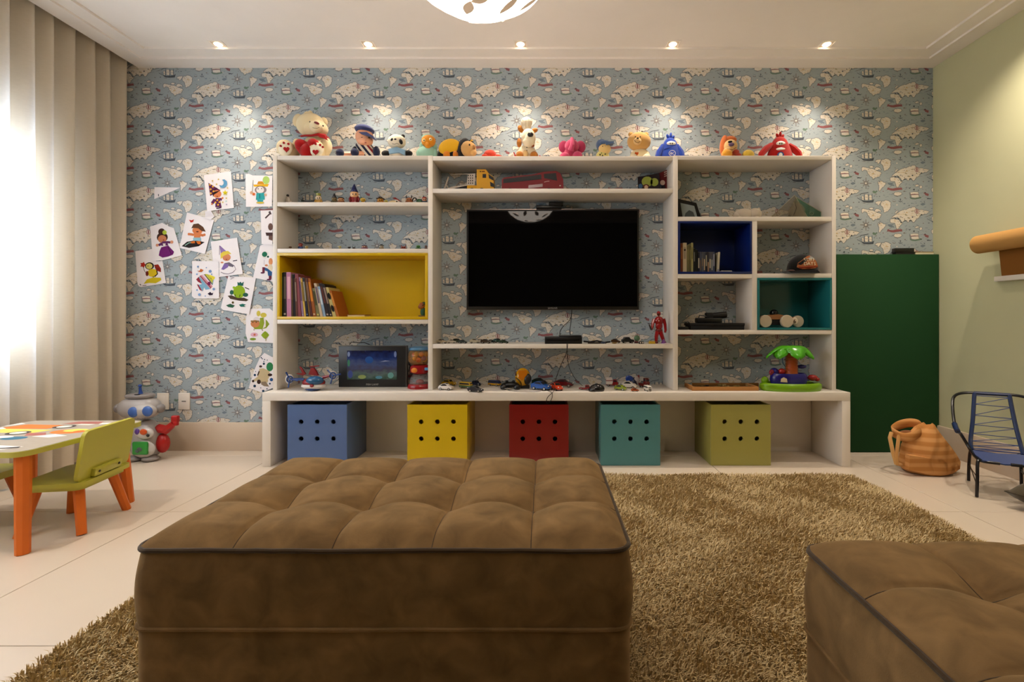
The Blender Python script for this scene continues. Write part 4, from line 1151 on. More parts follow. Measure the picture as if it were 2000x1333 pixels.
t = plush('pink_elephant', 'bright pink sitting elephant plush', 1118, 3.08); PK = PL('#c94a6e'); PKD = PL('#a83458')
t.e('body', PK, [(1116, 300, 15, 14, 0, 13)]); hd = t.e('head', PK, [(1117, 286, 14, 13, -7, 13)], None, (18, 12))
for px in (1101, 1134): t.e('ear', PKD, [(px, 287, 10, 12, -1, 4)], hd)
t.t('trunk', PK, [(1115, 294, -20), (1118, 284, -24), (1118, 276, -20), (1117, 271, -14)], [6, 5, 4, 3.6], hd)
for px, py in ((1103, 306), (1128, 304)): t.e('foot', PK, [(px, py, 9.5, 8, -14, 9)])
t.e('tail', PKD, [(1146, 309, 9, 4, -4, 4)])

t = plush('capped_doll', 'little cloth doll with a round yellow face and blue cap', 1179, 3.08); FB = PL('#4e6488')
t.e('body', PL('#c9bd74'), [(1177, 305, 13, 11, 0, 10)]); pads(t, 'flower', PL('#3c3c30'), [circle(1172, 302, 1.6, 6), circle(1177, 304, 1.4, 6), circle(1182, 301, 1.4, 6), circle(1175, 299, 1, 6)], -10.5, t.root)
fc = t.e('face', PL('#d8b676'), [(1181, 291, 12, 11, -4, 9)], None, (18, 11))
for px in (1177, 1182): t.e('eye', EYE, [(px, 286, .8, .9, -12)], fc)
cp = t.e('cap', FB, [(1175, 284, 11, 12, 2, 11, -.3), (1180, 281, 12, 6, -2, 11)]); t.p('cap_brim', FB, [(1182, 278), (1199, 276), (1199, 279), (1184, 283)], -14, 2, cp); t.e('cap_button', WHP, [(1172, 272.5, 2, 1.6, 0)], cp)

t = plush('tan_lion_bear', 'fluffy tan bear plush with a smiling face and orange heart', 1247, 3.10); TB = PL('#d0a05c')
hd = t.e('head', TB, [(1248, 277, 23, 18, -4, 18)], None, (20, 13)); t.e('ear', TB, [(1232, 263, 5, 5, 0), (1262, 263, 5, 5, 0)], hd)
t.e('snout', PL('#dcb478'), [(1245, 276, 8, 7, -19, 6)], hd); t.e('nose', EYE, [(1245.5, 270, 2.4, 1.3, -24.5, 1.2)], hd)
for px in (1241, 1250.5): t.e('eye', EYE, [(px, 267.5, 1.2, 1.2, -21.5)], hd)
arc(t, 'mouth', C('#6a4a24', 'fabric'), [(1239, 274, -24), (1242, 278, -25), (1246, 279, -25.5), (1250, 276, -24.5)], .45, hd)
bd = t.e('body', PL('#e6d2a4'), [(1250, 304, 19, 13, -2, 14)]); pads(t, 'heart_patch', PL('#cc5a1c'), [heart(1244, 300, 4)], -15, bd)
for px in (1237, 1263): t.e('foot', PL('#e8dcc0'), [(px, 308, 8, 7, -14, 8)])

def drop_monster(name, label, hexc, x, ytop, wid, eye, mouth, arms, logo, Y=3.08):
    t = plush(name, label, x, Y); mt = PL(hexc); m = M()
    hgt = t.yb - ytop - 8
    prof = [(wid, 0), (wid * 1.04, hgt * .12), (wid * .97, hgt * .3), (wid * .84, hgt * .5), (wid * .70, hgt * .68), (wid * .54, hgt * .84), (wid * .30, hgt * .96), (.5, hgt)]
    m.lathe(prof, (0, 0, 0), 22, None, 0, 1, .62); bd = m.obj('body', mt, t.root, sharp=3.1)
    t.e('tuft', mt, [(x - 4, ytop + 7, 3, 6, 0, 3, -.5), (x + 1, ytop + 5, 2.6, 7, 0, 3, .05), (x + 5, ytop + 8, 3, 5, 0, 3, .6)])
    def dep(y): 
        f = (t.yb - y) / hgt
        for (r0, z0), (r1, z1) in zip(prof, prof[1:]):
            if z0 / hgt <= f <= z1 / hgt: return -.62 * (r0 + (r1 - r0) * (f - z0 / hgt) / ((z1 - z0) / hgt))
        return -.62 * wid
    ey = t.e('eye', C('#ece6dc', 'plastic'), [(eye[0], eye[1], 9, 4.6, dep(eye[1]) + .6, 3)], bd, (18, 9))
    for k in (-2, 2): t.e('pupil', EYE, [(eye[0] + k, eye[1], .9, 1.9, dep(eye[1]) - 2.2, .6)], ey)
    if mouth: t.e('mouth', C('#ece6dc', 'plastic'), [(mouth[0], mouth[1], 9, 2.8, dep(mouth[1]) + .4, 2.4)], bd)
    else: arc(t, 'belly_seam', C('#14246a', 'fabric'), [(x - 12, 292, dep(292) + 3), (x - 4, 289, dep(289) - .6), (x + 6, 289, dep(289) - .4), (x + 14, 292, dep(292) + 3.5)], .5, bd)
    for q in arms: t.t('arm', mt, q[0], q[1])
    return t, bd, dep
BL = PL('#2546a8')
t, bd, dep = drop_monster('blue_monster', 'blue pear-shaped one-eyed plush with white badge lettering', '#2546a8', 1309, 261, 21, (1311, 280.5), None, [([(1295, 284, -2), (1287, 298, -6), (1283, 312, -8)], [4, 6, 5]), ([(1322, 284, -2), (1330, 298, -6), (1334, 312, -8)], [4, 6, 5])], None)
m = M(); dd = -15.5
m.tube([t.L(1313 + 6.5 * math.cos(a), 299.5 + 5.5 * math.sin(a), dd) for a in [2 * PI * k / 18 for k in range(18)]], .5, 5, True); m.obj('badge_ring', C('#dcd8d0', 'print'), bd)
text_obj('badge_lettering', 'IBC', C('#dcd8d0', 'print'), 6.0, bd, t.L(1313, 300, dd - .4), (PI / 2, 0, 0), .2)
t, bd, dep = drop_monster('red_monster', 'red pear-shaped one-eyed plush with a white mouth and outstretched arms', '#b01812', 1523, 259, 24, (1525, 280.5), (1525, 291.5), [([(1507, 283, 0), (1496, 291, -4), (1487, 301, -8), (1484, 309, -9)], [5, 6.5, 6, 4]), ([(1540, 284, 0), (1550, 291, -4), (1560, 300, -8), (1564, 308, -9)], [5, 6.5, 6, 4])], None)
pads(t, 'badge', C('#2c4f86', 'print'), [circle(1525, 303, 6.5, 18)], -18, bd); pads(t, 'badge_mark', C('#dcd8d0', 'print'), [circle(1525, 302, 3.6, 12)], -18.8, bd)

t = plush('orange_monkey', 'orange and tan monkey plush with a purple nose', 1424, 3.09); OG = PL('#c86a34')
t.e('body', OG, [(1424, 303, 16, 13, 2, 12)]); t.e('hair', OG, [(1414, 284, 8, 20, 4, 9, .12), (1426, 274, 13, 8, 4, 9)]); fc = t.e('face', PL('#ddb578'), [(1427, 286, 13, 13, -5, 10), (1424, 294, 11, 6, -7, 8)], None, (18, 11))
t.e('nose', PL('#6a5270'), [(1428.5, 282.5, 5.6, 3.6, -15, 4)], fc); t.e('eye_mask', BK, [(1426, 277, 4.5, 2.2, -14, 2, -.15)], fc); arc(t, 'mouth', C('#6a3a24', 'fabric'), [(1420, 291, -15), (1430, 293, -16), (1438, 288, -14)], .5, fc)
t.e('paw', PL('#d89a34'), [(1420, 300, 10, 8, -14, 8)]); t.e('ribbon', PL('#a8402c'), [(1437, 297, 7, 5, -10, 5), (1442, 304, 6, 5, -8, 5)])
t = plush('yellow_plush', 'small pale yellow plush ball lying beside the orange monkey', 1461, 3.07)
t.e('body', PL('#c9a83c'), [(1461, 304, 12, 11, 0, 10)]); t.e('foot', PL('#c9a83c'), [(1450, 308, 5, 3, -6, 4), (1472, 308, 5, 3, -6, 4)])
# ================================================================ toy vehicles
GLASSD = C('#0c0d10', 'matte', .5); TYRE = C('#1a1817', 'matte'); HUB = C('#b8b2aa', 'metal')
PROF = {  # side outlines x -0.5..0.5 (front at +x), z as a share of the length
    'beetle': ([(-.5, .10), (-.49, .20), (-.42, .29), (-.30, .37), (-.15, .44), (.02, .45), (.12, .40), (.20, .30), (.34, .28), (.45, .22), (.5, .12), (.48, .08), (-.47, .08)], [(-.30, .32), (-.14, .415), (.02, .42), (.10, .38), (.17, .30), (-.30, .29)]),
    'sedan': ([(-.5, .10), (-.5, .22), (-.38, .25), (-.28, .36), (.06, .37), (.20, .25), (.44, .22), (.5, .16), (.49, .08), (-.48, .08)], [(-.34, .26), (-.26, .34), (.05, .35), (.15, .26)]),
    'sports': ([(-.5, .10), (-.5, .22), (-.40, .24), (-.22, .30), (.02, .31), (.20, .21), (.44, .16), (.5, .11), (.48, .06), (-.48, .06)], [(-.30, .24), (-.20, .285), (.02, .295), (.15, .22)]),
    'van': ([(-.5, .10), (-.5, .42), (-.46, .48), (.36, .48), (.44, .42), (.49, .26), (.5, .10), (.48, .08), (-.48, .08)], [(-.46, .30), (-.46, .42), (.36, .42), (.43, .30)]),
    'truck': ([(-.5, .10), (-.5, .22), (.06, .22), (.08, .50), (.34, .50), (.42, .32), (.5, .28), (.5, .08), (-.5, .08)], [(.12, .34), (.12, .46), (.32, .46), (.38, .34)]),
}
def car(name, label, kind, x, ybase, lpx, yaw, body, low=None, group='toy cars on the bench under the television', zb=None, hub=None, hs=1.0, Yd=None):
    zb = ZB if zb is None else zb
    Y = Yd if Yd else (H - zb) * F / (ybase - VY)
    Lm = lpx * Y / F
    root = thing(name, label, 'toy car', ((x - VX) * Y / F, Y, zb), yaw, group, Lm)
    out, win = PROF[kind]; W = .40 if kind not in ('van', 'truck') else .36
    out = [(a, b_ * hs) for a, b_ in out]; win = [(a, b_ * hs) for a, b_ in win]
    m = M(); m.prism(out, -W / 2, W / 2)
    o = m.obj('body', C(body, 'plastic', .22), root, sharp=.9); md = o.modifiers.new('soft edge', 'BEVEL'); md.width = .03; md.segments = 2; md.limit_method = 'ANGLE'
    m = M(); m.prism(win, -W / 2 - .006, W / 2 + .006); m.obj('side_windows', GLASSD, root)
    tp_ = max(z for _, z in out); ws = [p for p in win if p[0] > 0]
    if kind in ('beetle', 'sedan', 'sports'):
        a, c = out[-7 if kind == 'beetle' else -5], out[-6 if kind == 'beetle' else -6]
        front = sorted([p for p in out if p[0] > 0 and p[1] > .2 * hs], key=lambda p: p[0])[:2]
        (xa, za), (xb, zb_) = front[0], front[1]
        d = Vector((xb - xa, 0, zb_ - za)); nrm = Vector((-d.z, 0, d.x)).normalized() * .012
        if nrm.z < 0: nrm = -nrm
        p0 = Vector((xa, 0, za)) + d * .15 + nrm; p1 = Vector((xa, 0, za)) + d * .9 + nrm
        M().add([(p0.x, -W * .38, p0.z), (p1.x, -W * .42, p1.z), (p1.x, W * .42, p1.z), (p0.x, W * .38, p0.z)], [(0, 1, 2, 3)]).obj('windscreen', GLASSD, root)
    else:
        xx = .455 if kind == 'van' else .40
        M().box((xx, 0, .36 * hs), (.02, W * .86, .11 * hs), (0, .25, 0)).obj('windscreen', GLASSD, root)
    if low:
        M().b2((-.505, -W / 2 - .004, .09), (.505, W / 2 + .004, .24 * hs)).obj('lower_body', C(low, 'plastic', .25), root)
    for sx in (-.30, .29):
        for sy in (-1, 1):
            w = M(); w.cyl((sx, sy * (W / 2 - .05), .085), (sx, sy * (W / 2 + .012), .085), .085, None, 14); wo = w.obj('wheel', TYRE, root)
            M().cyl((sx, sy * (W / 2 + .008), .085), (sx, sy * (W / 2 + .016), .085), .05, None, 10).obj('hub', hub or HUB, wo)
    for sy in (-1, 1):
        M().ell((.488, sy * W * .33, .17 * hs), (.02, .035, .03), None, 0, (8, 6)).obj('headlight', C('#e6e0d0', 'gloss'), root)
    return root, Lm, W
car('toy_beetle', 'white rounded toy car at the front near the left upright of the middle bay', 'beetle', 871, 762, 29, -.25, '#d8d0c8')
car('toy_sedan', 'yellow toy car just behind the white rounded car', 'sedan', 877, 753.5, 28, -.35, '#b08a14', hs=1.1)
car('toy_van', 'yellow over green toy camper van', 'van', 910, 759, 26, -.45, '#b3902a', '#4a6038')
car('toy_coupe', 'dark navy toy car behind the camper van', 'sedan', 930, 754, 22, -.8, '#141c38', hs=1.25)
car('toy_sports_car', 'dark grey toy sports car at the front edge beside the camper van', 'sports', 929, 766, 31, -.35, '#23232c', hs=1.15)
car('toy_bus', 'small blue and yellow toy bus left of the black game controller', 'van', 966, 754, 25, -.5, '#16224e', '#b88a12', hs=.9)
car('toy_supercar', 'bright blue toy sports car beside the yellow mask', 'sports', 1057, 762, 40, -.55, '#1c4f9a', hs=1.35)
car('toy_racer', 'orange red toy sports car pointing at the front edge', 'sports', 1087, 762.5, 32, -1.1, '#b83818', hs=1.45)
car('toy_roadster', 'dark red toy car behind the orange one', 'sports', 1101, 756, 38, -.2, '#5a1014', hs=1.25)
car('toy_coupe', 'dark green toy car at the back behind the bright blue one', 'sports', 1054, 752.5, 30, -.2, '#1c2c22', hs=1.5)
car('toy_jeep', 'small red toy jeep left of the black mouse', 'truck', 1142, 762, 22, -.3, '#7a1a1a', hs=.9)
car('toy_lorry', 'red toy lorry with a white box body', 'truck', 1196, 755, 24, -.3, '#7a1418', hs=1.15)
car('toy_beetle', 'lime green rounded toy car', 'beetle', 1212, 762.5, 24, -.6, '#7c8c1c')
car('toy_beetle', 'white rounded toy car behind the lime green one', 'beetle', 1229, 758.5, 30, -.45, '#c8c0b4', hs=1.05)
car('toy_tractor', 'dark red toy truck at the back, far right of the toy cars', 'truck', 1258, 757.5, 24, -1.0, '#5c1a14', hs=1.6)
car('toy_buggy', 'tiny orange toy buggy in front of the white rounded car', 'sedan', 1240, 765, 15, .1, '#9a4418', hs=1.1)
rt_, L_, W_ = car('toy_tow_truck', 'white toy flatbed truck facing the front edge, far right of the toy cars', 'van', 1265, 764, 21, -1.35, '#d8d2c8', hs=1.05)
m = M()
for k in range(4): m.box((.51, 0, .12 + k * .05), (.02, .26, .018))
m.obj('grille', TYRE, rt_)
t = Toy('toy_lorry_box', 'white toy cargo box resting on the red toy lorry', 'toy box', 1191, 3.135, ZB + .0155)
t.b('crate', C('#c9bdb4', 'plastic'), 1184, t.yb - 13, 1196, t.yb, -5, 5, .6); t.b('stripe', C('#7a1418', 'plastic'), 1183.8, t.yb - 8, 1196.2, t.yb - 6.6, -5.3, 5.3)
t = Toy('toy_glider', 'dark blue winged toy standing behind the white rounded car', 'toy plane', 1237, 3.15, ZB)
t.e('fuselage', C('#161c38', 'plastic'), [(1240, 746, 7, 9, 0, 6)]); t.e('wing', C('#1c3a86', 'plastic'), [(1230, 741, 9, 7, -2, 2, .6)]); t.e('wing', C('#a89a96', 'plastic'), [(1244, 742, 5, 8, -4, 2, -.2)]); t.b('fin', C('#8a2a2a', 'plastic'), 1246, 733, 1249, 742, -1, 1); t.b('fin', C('#8a8680', 'plastic'), 1242, 733, 1244, 742, -1, 1)
# yellow helmet-like toy
t = Toy('toy_mask', 'big yellow and black racing helmet toy', 'toy helmet', 1021, 3.06, ZB)
t.e('shell', C('#c08a0c', 'plastic', .25), [(1021, 738, 15, 19, 0, 13)], None, (20, 12)); t.p('panel', C('#b86a10', 'plastic', .25), [(1012, 723), (1028, 722), (1030, 730), (1020, 742), (1013, 738)], -13.5, -10)
t.e('visor', BLACK, [(1030, 740, 8, 11, -7, 8, .15)]); t.b('base', BLACK, 1013, 752, 1034, t.yb, -8, 8, 1); t.t('stripe', C('#3a2408', 'plastic'), [(1007, 737, -8), (1014, 742, -13), (1018, 747, -14), (1018, 754, -12)], .9); t.e('side_light', C('#4a1c0c', 'plastic'), [(1007.5, 731, 2, 3.5, -5, 3)])
# game controller and mouse
t = Toy('game_controller', 'black game controller with its cord left of the yellow helmet toy', 'game controller', 997, 3.02, ZB)
t.e('body', BLACK, [(997, 752, 17, 6, 0, 9), (984, 756, 7, 7, -5, 8), (1010, 756, 7, 7, -5, 8)]); t.e('stick', DARKM, [(990, 745, 3, 2.5, -4), (1003, 745, 3, 2.5, -4)]); t.e('silver_trim', C('#9a948c', 'metal'), [(993, 757.5, 8, 1.2, -12, 2)])
t.t('cord', BLACK, [(992, 760, -14), (996, 762.6, -22), (1010, 763.2, -30), (1030, 764.5, -36), (1046, 764, -34), (1056, 762, -26)], .7)
t = Toy('game_mouse', 'glossy black mouse-shaped toy at the front edge', 'computer mouse', 1166, 2.94, ZB)
t.e('shell', C('#101014', 'gloss', .12), [(1166, 760, 15, 10, 0, 11), (1158, 762, 9, 7, -2, 11)], None, (18, 11)); t.e('wheel', BLACK, [(1165, 750, 3, 2, -4, 2)])
# cables hanging from the television
def cable(label, pts, r=.0024):
    tag(M().tube(smooth(pts, 8), r, 6).obj('cable', BLACK), label, 'cable', 'black cables below the television')
cable('black cable from the television straight down to the console', [P(1117, 604, 3.16), P(1115, 630, 3.15), P(1113, 645, 3.12), P(1114, 655, 3.08)])
cable('black cable curving left from the television to the console', [P(1116, 612, 3.165), P(1113, 625, 3.16), P(1100, 638, 3.15), P(1094, 648, 3.12), P(1094, 656, 3.08)])
cable('thin black cable looping over the bench edge by the orange toy car', [P(1109, 672, 2.965), P(1106, 690, 2.965), P(1095, 715, 2.985), P(1086, 740, 2.99), P(1083, 757, 2.96), P(1080, 766, 2.872), P(1070, 776, 2.872), P(1067, 786, 2.872), P(1072, 788, 2.872), P(1078, 778, 2.872), P(1078, 768, 2.872), P(1070, 763.5, 2.95)], .0018)
cable('thin black cable from the console down to the red toy jeep', [P(1107, 672, 2.967), P(1108, 690, 2.97), P(1111, 715, 2.99), P(1120, 735, 3.0), P(1131, 748, 3.0), P(1138, 754, 3.0)], .0018)

# ================================================================ middle shelf under the television
ZM = SH['c2']
t = Toy('game_console', 'flat black game console box on the shelf below the television', 'game console', 1100, 3.07, ZM)
t.b('case', BLACK, 1064, t.yb - 13.5, 1137, t.yb, -22, 22, 1); t.b('upper_deck', C('#131315', 'plastic'), 1092, t.yb - 16, 1136, t.yb - 13.4, -18, 20, 1); t.b('disc_slot', C('#050506', 'gloss'), 1068, t.yb - 8, 1132, t.yb - 7, -22.4, -21)
for i, (x, c, lbl) in enumerate(((863, '#a89c84', 'pale tan'), (882, '#c4bcac', 'white'), (893, '#3c4432', 'olive'), (904, '#24302c', 'dark green'), (927, '#b0a890', 'cream'), (938, '#c8c2b8', 'silver white'), (949, '#3a2a1c', 'brown'), (960, '#1c2a2c', 'blue black'), (972, '#1e3c2c', 'bottle green'), (985, '#2a3a26', 'moss green'))):
    car('micro_car', lbl + ' tiny car in the row below the left half of the television', 'sports', x, 668 + (i % 3), 17 if i % 2 else 20, (-.2, .25, -.5)[i % 3], c, None, 'tiny cars below the television', ZM, None, 1.4, 3.05 + .035 * (i % 3))
car('toy_truck', 'black toy truck with big wheels at the right of the shelf below the television', 'sedan', 1226, 668, 24, .2, '#16161a', None, 'tiny cars below the television', ZM, None, 1.4, 3.07)
car('toy_buggy', 'brown toy buggy left of the black toy truck', 'sports', 1203, 669, 18, -.4, '#3a2410', None, 'tiny cars below the television', ZM, None, 1.6, 3.08)
t = Toy('toy_track', 'coil of thin dark toy track right of the game console', 'toy track', 1165, 3.07, ZM)
t.t('strip', DARKM, [(1140, t.yb - 4, -4), (1152, t.yb - 3, -8), (1166, t.yb - 5, -4), (1180, t.yb - 2, -8), (1192, t.yb - 3, -2)], 1.6); t.t('strip', C('#2a2018', 'matte'), [(1148, t.yb - 1.5, -12), (1166, t.yb - 1.5, -14), (1184, t.yb - 1.5, -10)], 1.5); t.e('clip', C('#26324a', 'plastic'), [(1178, t.yb - 2, 5, 2, -15, 3)]); t.e('clip', C('#7a5a1c', 'plastic'), [(1200, t.yb - 1.5, 5, 1.4, -16, 2)])
t = Toy('toy_ball_man', 'little figure with a big green ball head and red body', 'figurine', 1243, 3.08, ZM)
t.e('head', C('#4c6a4c', 'plastic'), [(1244, 661, 6, 6.2, 0, 6)], None, (16, 10)); t.e('body', C('#5a1c1c', 'plastic'), [(1243, 669, 4, 4, 0, 3.5)]); t.e('base', C('#2a2424', 'plastic'), [(1243, 673, 5, 2, 0, 4)])
t = Toy('dice_pair', 'tiny black block with two white dots', 'toy block', 1253, 3.0, ZM)
t.b('block', BLACK, 1248, t.yb - 5, 1258, t.yb, -3, 3, .8); t.e('dot', WHITE, [(1251, t.yb - 2.5, 1.4, 1.4, -3, .5)]); t.e('dot', WHITE, [(1255.5, t.yb - 2.5, 1.4, 1.4, -3, .5)])
t = Toy('toy_tiara', 'small yellow toy crown at the feet of the red figure', 'toy crown', 1274, 3.02, ZM)
t.b('band', C('#b8921c', 'plastic'), 1268, t.yb - 4, 1280, t.yb, -4, 4, .5)
for k in range(4): t.p('point', C('#b8921c', 'plastic'), [(1268 + 3 * k, t.yb - 4), (1271 + 3 * k, t.yb - 4), (1269.5 + 3 * k, t.yb - 7)], -4, -2.5)
# red action figure
t = Toy('action_figure', 'tall glossy red armoured action figure at the right end of the shelf', 'action figure', 1287, 3.05, ZM)
RG = C('#8c0f14', 'plastic', .2); RG2 = C('#6e0b10', 'plastic', .25)
t.e('torso', RG, [(1287, 627, 9, 9, 0, 6), (1287, 637, 7, 8, 0, 5)]); t.e('hips', RG2, [(1287, 646, 7, 5, 0, 5)])
hd = t.e('head', RG, [(1286.5, 613, 4, 5.2, -1, 4.4)]); t.e('face_plate', C('#5c2a18', 'metal'), [(1286.5, 614, 2.6, 3.4, -3.8, 1.6)], hd)
t.t('arm', RG, [(1278, 624, 0), (1275, 632, -2), (1274, 640, -5), (1272, 644, -8)], [3.4, 3, 2.6, 2.2]); t.t('hand', C('#2a2024', 'plastic'), [(1272, 644, -8), (1268, 634, -12)], [2, 1.4]); t.t('arm', RG, [(1296, 623, 0), (1299, 634, 0), (1300, 645, -2), (1299, 650, -3)], [3.4, 3, 2.6, 2.2])
for pts in ([(1284, 648, 0), (1282, 658, -1), (1282, 669, 0), (1282, 674, 0)], [(1290, 648, 0), (1293, 657, -2), (1297, 668, 0), (1298, 674, 0)]):
    lg = t.t('leg', RG, pts, [4.4, 3.8, 3, 2.8]); t.e('boot', RG2, [(pts[-1][0], t.yb - 2, 3.4, 3, -2, 5)], lg)
t.e('chest_light', C('#c9a49a', 'gloss'), [(1287, 627, 1.5, 1.5, -6.2, .8)])
t = Toy('toy_stand', 'small purple cone on a white disc right of the red figure', 'toy stand', 1300, 2.995, ZM)
t.e('disc', C('#c8b8bc', 'plastic'), [(1300, t.yb, 9, 2.2, 0, 6)]); m = M(); m.lathe([(5, 1.5), (3.4, 5), (1.2, 9)], t.L(1296, t.yb, 1), 14); m.obj('cone', C('#5c1c6e', 'plastic'), t.root)

# ================================================================ upper middle shelf: truck, bus, comic box
ZU = SH['c1']
t = Toy('car_carrier', 'yellow toy lorry with a white loading ramp', 'toy truck', 920, 3.09, ZU)
YL = C('#c48e0c', 'matte', .5); t0 = t.yb
cab = t.p('cab', YL, [(931, 331), (949, 331), (955, 339), (964, 346), (965, t0 - 3), (931, t0 - 3)], -12, 12)
t.b('chassis', YL, 912, 362, 932, t0 - 2, -10, 10, .6); t.b('underframe', DARKM, 880, 366, 914, t0 - 3, -8, 8)
t.b('side_window', GLASSD, 942.5, 340, 949.5, 347.5, -12.6, -11.8, 0, cab); t.p('windscreen', GLASSD, [(954, 340), (963.5, 347), (964, 353), (955, 348)], -12.5, -2, cab); t.p('grille', GLASSD, [(957, 355), (964.5, 359), (965.3, 366), (958, 364)], -12.6, -4, cab); t.b('mark', C('#3a2c10', 'print'), 937, 334.2, 940, 336, -12.3, -11.9, 0, cab); t.b('mark', C('#5a2410', 'print'), 941, 334.2, 947, 336, -12.3, -11.9, 0, cab)
for px in (941, 922):
    for d in (-12.5, 8):
        m = M(); m.cyl(t.L(px, t0 - 5, d), t.L(px, t0 - 5, d + 4.5), 5, None, 16); w = m.obj('wheel', TYRE, t.root); m = M(); m.cyl(t.L(px, t0 - 5, d - .3), t.L(px, t0 - 5, d + .2), 3, None, 12); m.obj('hub', HUB, w)
LT = C('#b9ada0', 'plastic')
m = M()
for px in (915, 919, 923):
    for py in (343, 348, 353, 358): m.box(t.L(px, py, -9.4), (1.6, .4, 2.6))
m.obj('vent', DARKM, t.root)
t.p('headboard', LT, [(914, 340), (928, 339), (927, 362), (911, 362)], -9, -7.5); t.p('headboard', LT, [(914, 340), (928, 339), (927, 362), (911, 362)], 8, 9)
t.p('deck', LT, [(876, 368), (912, 360), (914, 362), (878, 370)], -10, 10); t.t('rail', LT, [(880, 341, 9), (914, 340, 9)], .9); t.t('rail', LT, [(877, 367, -10), (912, 361, -10)], .9)
t.t('ramp', LT, [(876, 346, 2), (868, 369, -8)], 1.4); t.t('ramp', LT, [(871, 360, -3), (877, 371, -9)], 1.2); t.t('crane', C('#8a7f72', 'plastic'), [(888, 366, 0), (898, 356, 0), (908, 358, 0)], 1.3)
t = Toy('toy_coach', 'long dark red toy coach with black windows', 'toy bus', 1040, 3.09, ZU); t0 = t.yb
bd = t.p('body', C('#6c0a12', 'matte', .55), [(980, 351), (984, 347), (1040, 341), (1060, 336), (1086, 334), (1094, 338), (1100, 351), (1101, t0 - 3), (980, t0 - 3)], -15, 15)
t.p('window_band', GLASSD, [(983, 350), (1057, 341), (1057.5, 350), (983, 358)], -15.6, 15.6, bd); t.p('front_window', GLASSD, [(1062, 340), (1086, 338), (1088, 353), (1063, 348)], -15.6, 15.6, bd); t.p('luggage_door', C('#5a0a10', 'plastic'), [(1032, 362), (1060, 359), (1060, 365), (1032, 368)], -15.4, -14.8, bd)
t.e('headlight', C('#d8cec4', 'gloss'), [(1094, 363, 2, 1.4, -14.5, 1)], bd); t.t('badge', C('#c9a8a0', 'print'), [(1063, 356, -15.3), (1068, 354.5, -15.3), (1073, 354, -15.3)], .5, bd)
for px in (1072, 996):
    for d in (-15.8, 11):
        m = M(); m.cyl(t.L(px, t0 - 5, d), t.L(px, t0 - 5, d + 5), 5, None, 16); w = m.obj('wheel', TYRE, t.root); m = M(); m.cyl(t.L(px, t0 - 5, d - .3), t.L(px, t0 - 5, d + .2), 3.4, None, 12); m.obj('hub', HUB, w)
# picture books standing at the right end
t = Toy('picture_book', 'picture book with a yellow green cover leaning at the end of the shelf', 'book', 1272, 3.10, ZU, 'picture books at the end of the shelf'); t0 = t.yb
cv = t.p('cover', C('#241c20', 'print'), [(1246, 346), (1288, 338), (1290, t0), (1247, t0)], -3, 0); t.p('pages', C('#cfc4ac', 'paper'), [(1247, 347), (1287, 339.5), (1289, t0), (1248, t0)], 0, 4)
m = M()
for mi, q in ((0, circle(1264, 355, 11, 14, 10)), (0, circle(1278, 356, 8, 12, 8)), (1, circle(1251, 364, 4, 10, 5)), (2, circle(1262, 364, 6, 10, 4)), (3, circle(1262, 366, 3.6, 10, 4))):
    m.prism([t.xz(x, y, -3) for x, y in q], -3.3 - .1 * mi, -2.9, mi)
m.clampz().obj('cover_picture', [C('#8a9440', 'print'), C('#3c5a78', 'print'), C('#5a2c20', 'print'), C('#c0a082', 'print')], cv)
t = Toy('picture_book', 'tall red and black picture book behind the yellow green one', 'book', 1296, 3.14, ZU, 'picture books at the end of the shelf'); t0 = t.yb
cv = t.p('cover', C('#5c1a1c', 'print'), [(1283, 340), (1304, 331), (1306, t0), (1284, t0)], -3, 0); t.p('pages', C('#cfc4ac', 'paper'), [(1284, 341), (1303, 332.5), (1305, t0), (1285, t0)], 0, 4)
m = M()
for mi, q in ((0, circle(1294, 357, 5, 12, 5)), (1, [(1290, 362), (1299, 362), (1300, t0), (1289, t0)]), (2, circle(1287, 364, 5, 10, 5)), (0, [(1297, 336), (1303, 334), (1303, 336), (1297, 338)]), (0, [(1297, 340), (1303, 338), (1303, 340), (1297, 342)]), (0, [(1297, 344), (1303, 342), (1303, 344), (1297, 346)])):
    m.prism([t.xz(x, y, -3) for x, y in q], -3.3 - .1 * mi, -2.9, mi)
m.clampz().obj('cover_picture', [C('#c0a89a', 'print'), C('#1c1a20', 'print'), C('#46607a', 'print')], cv)
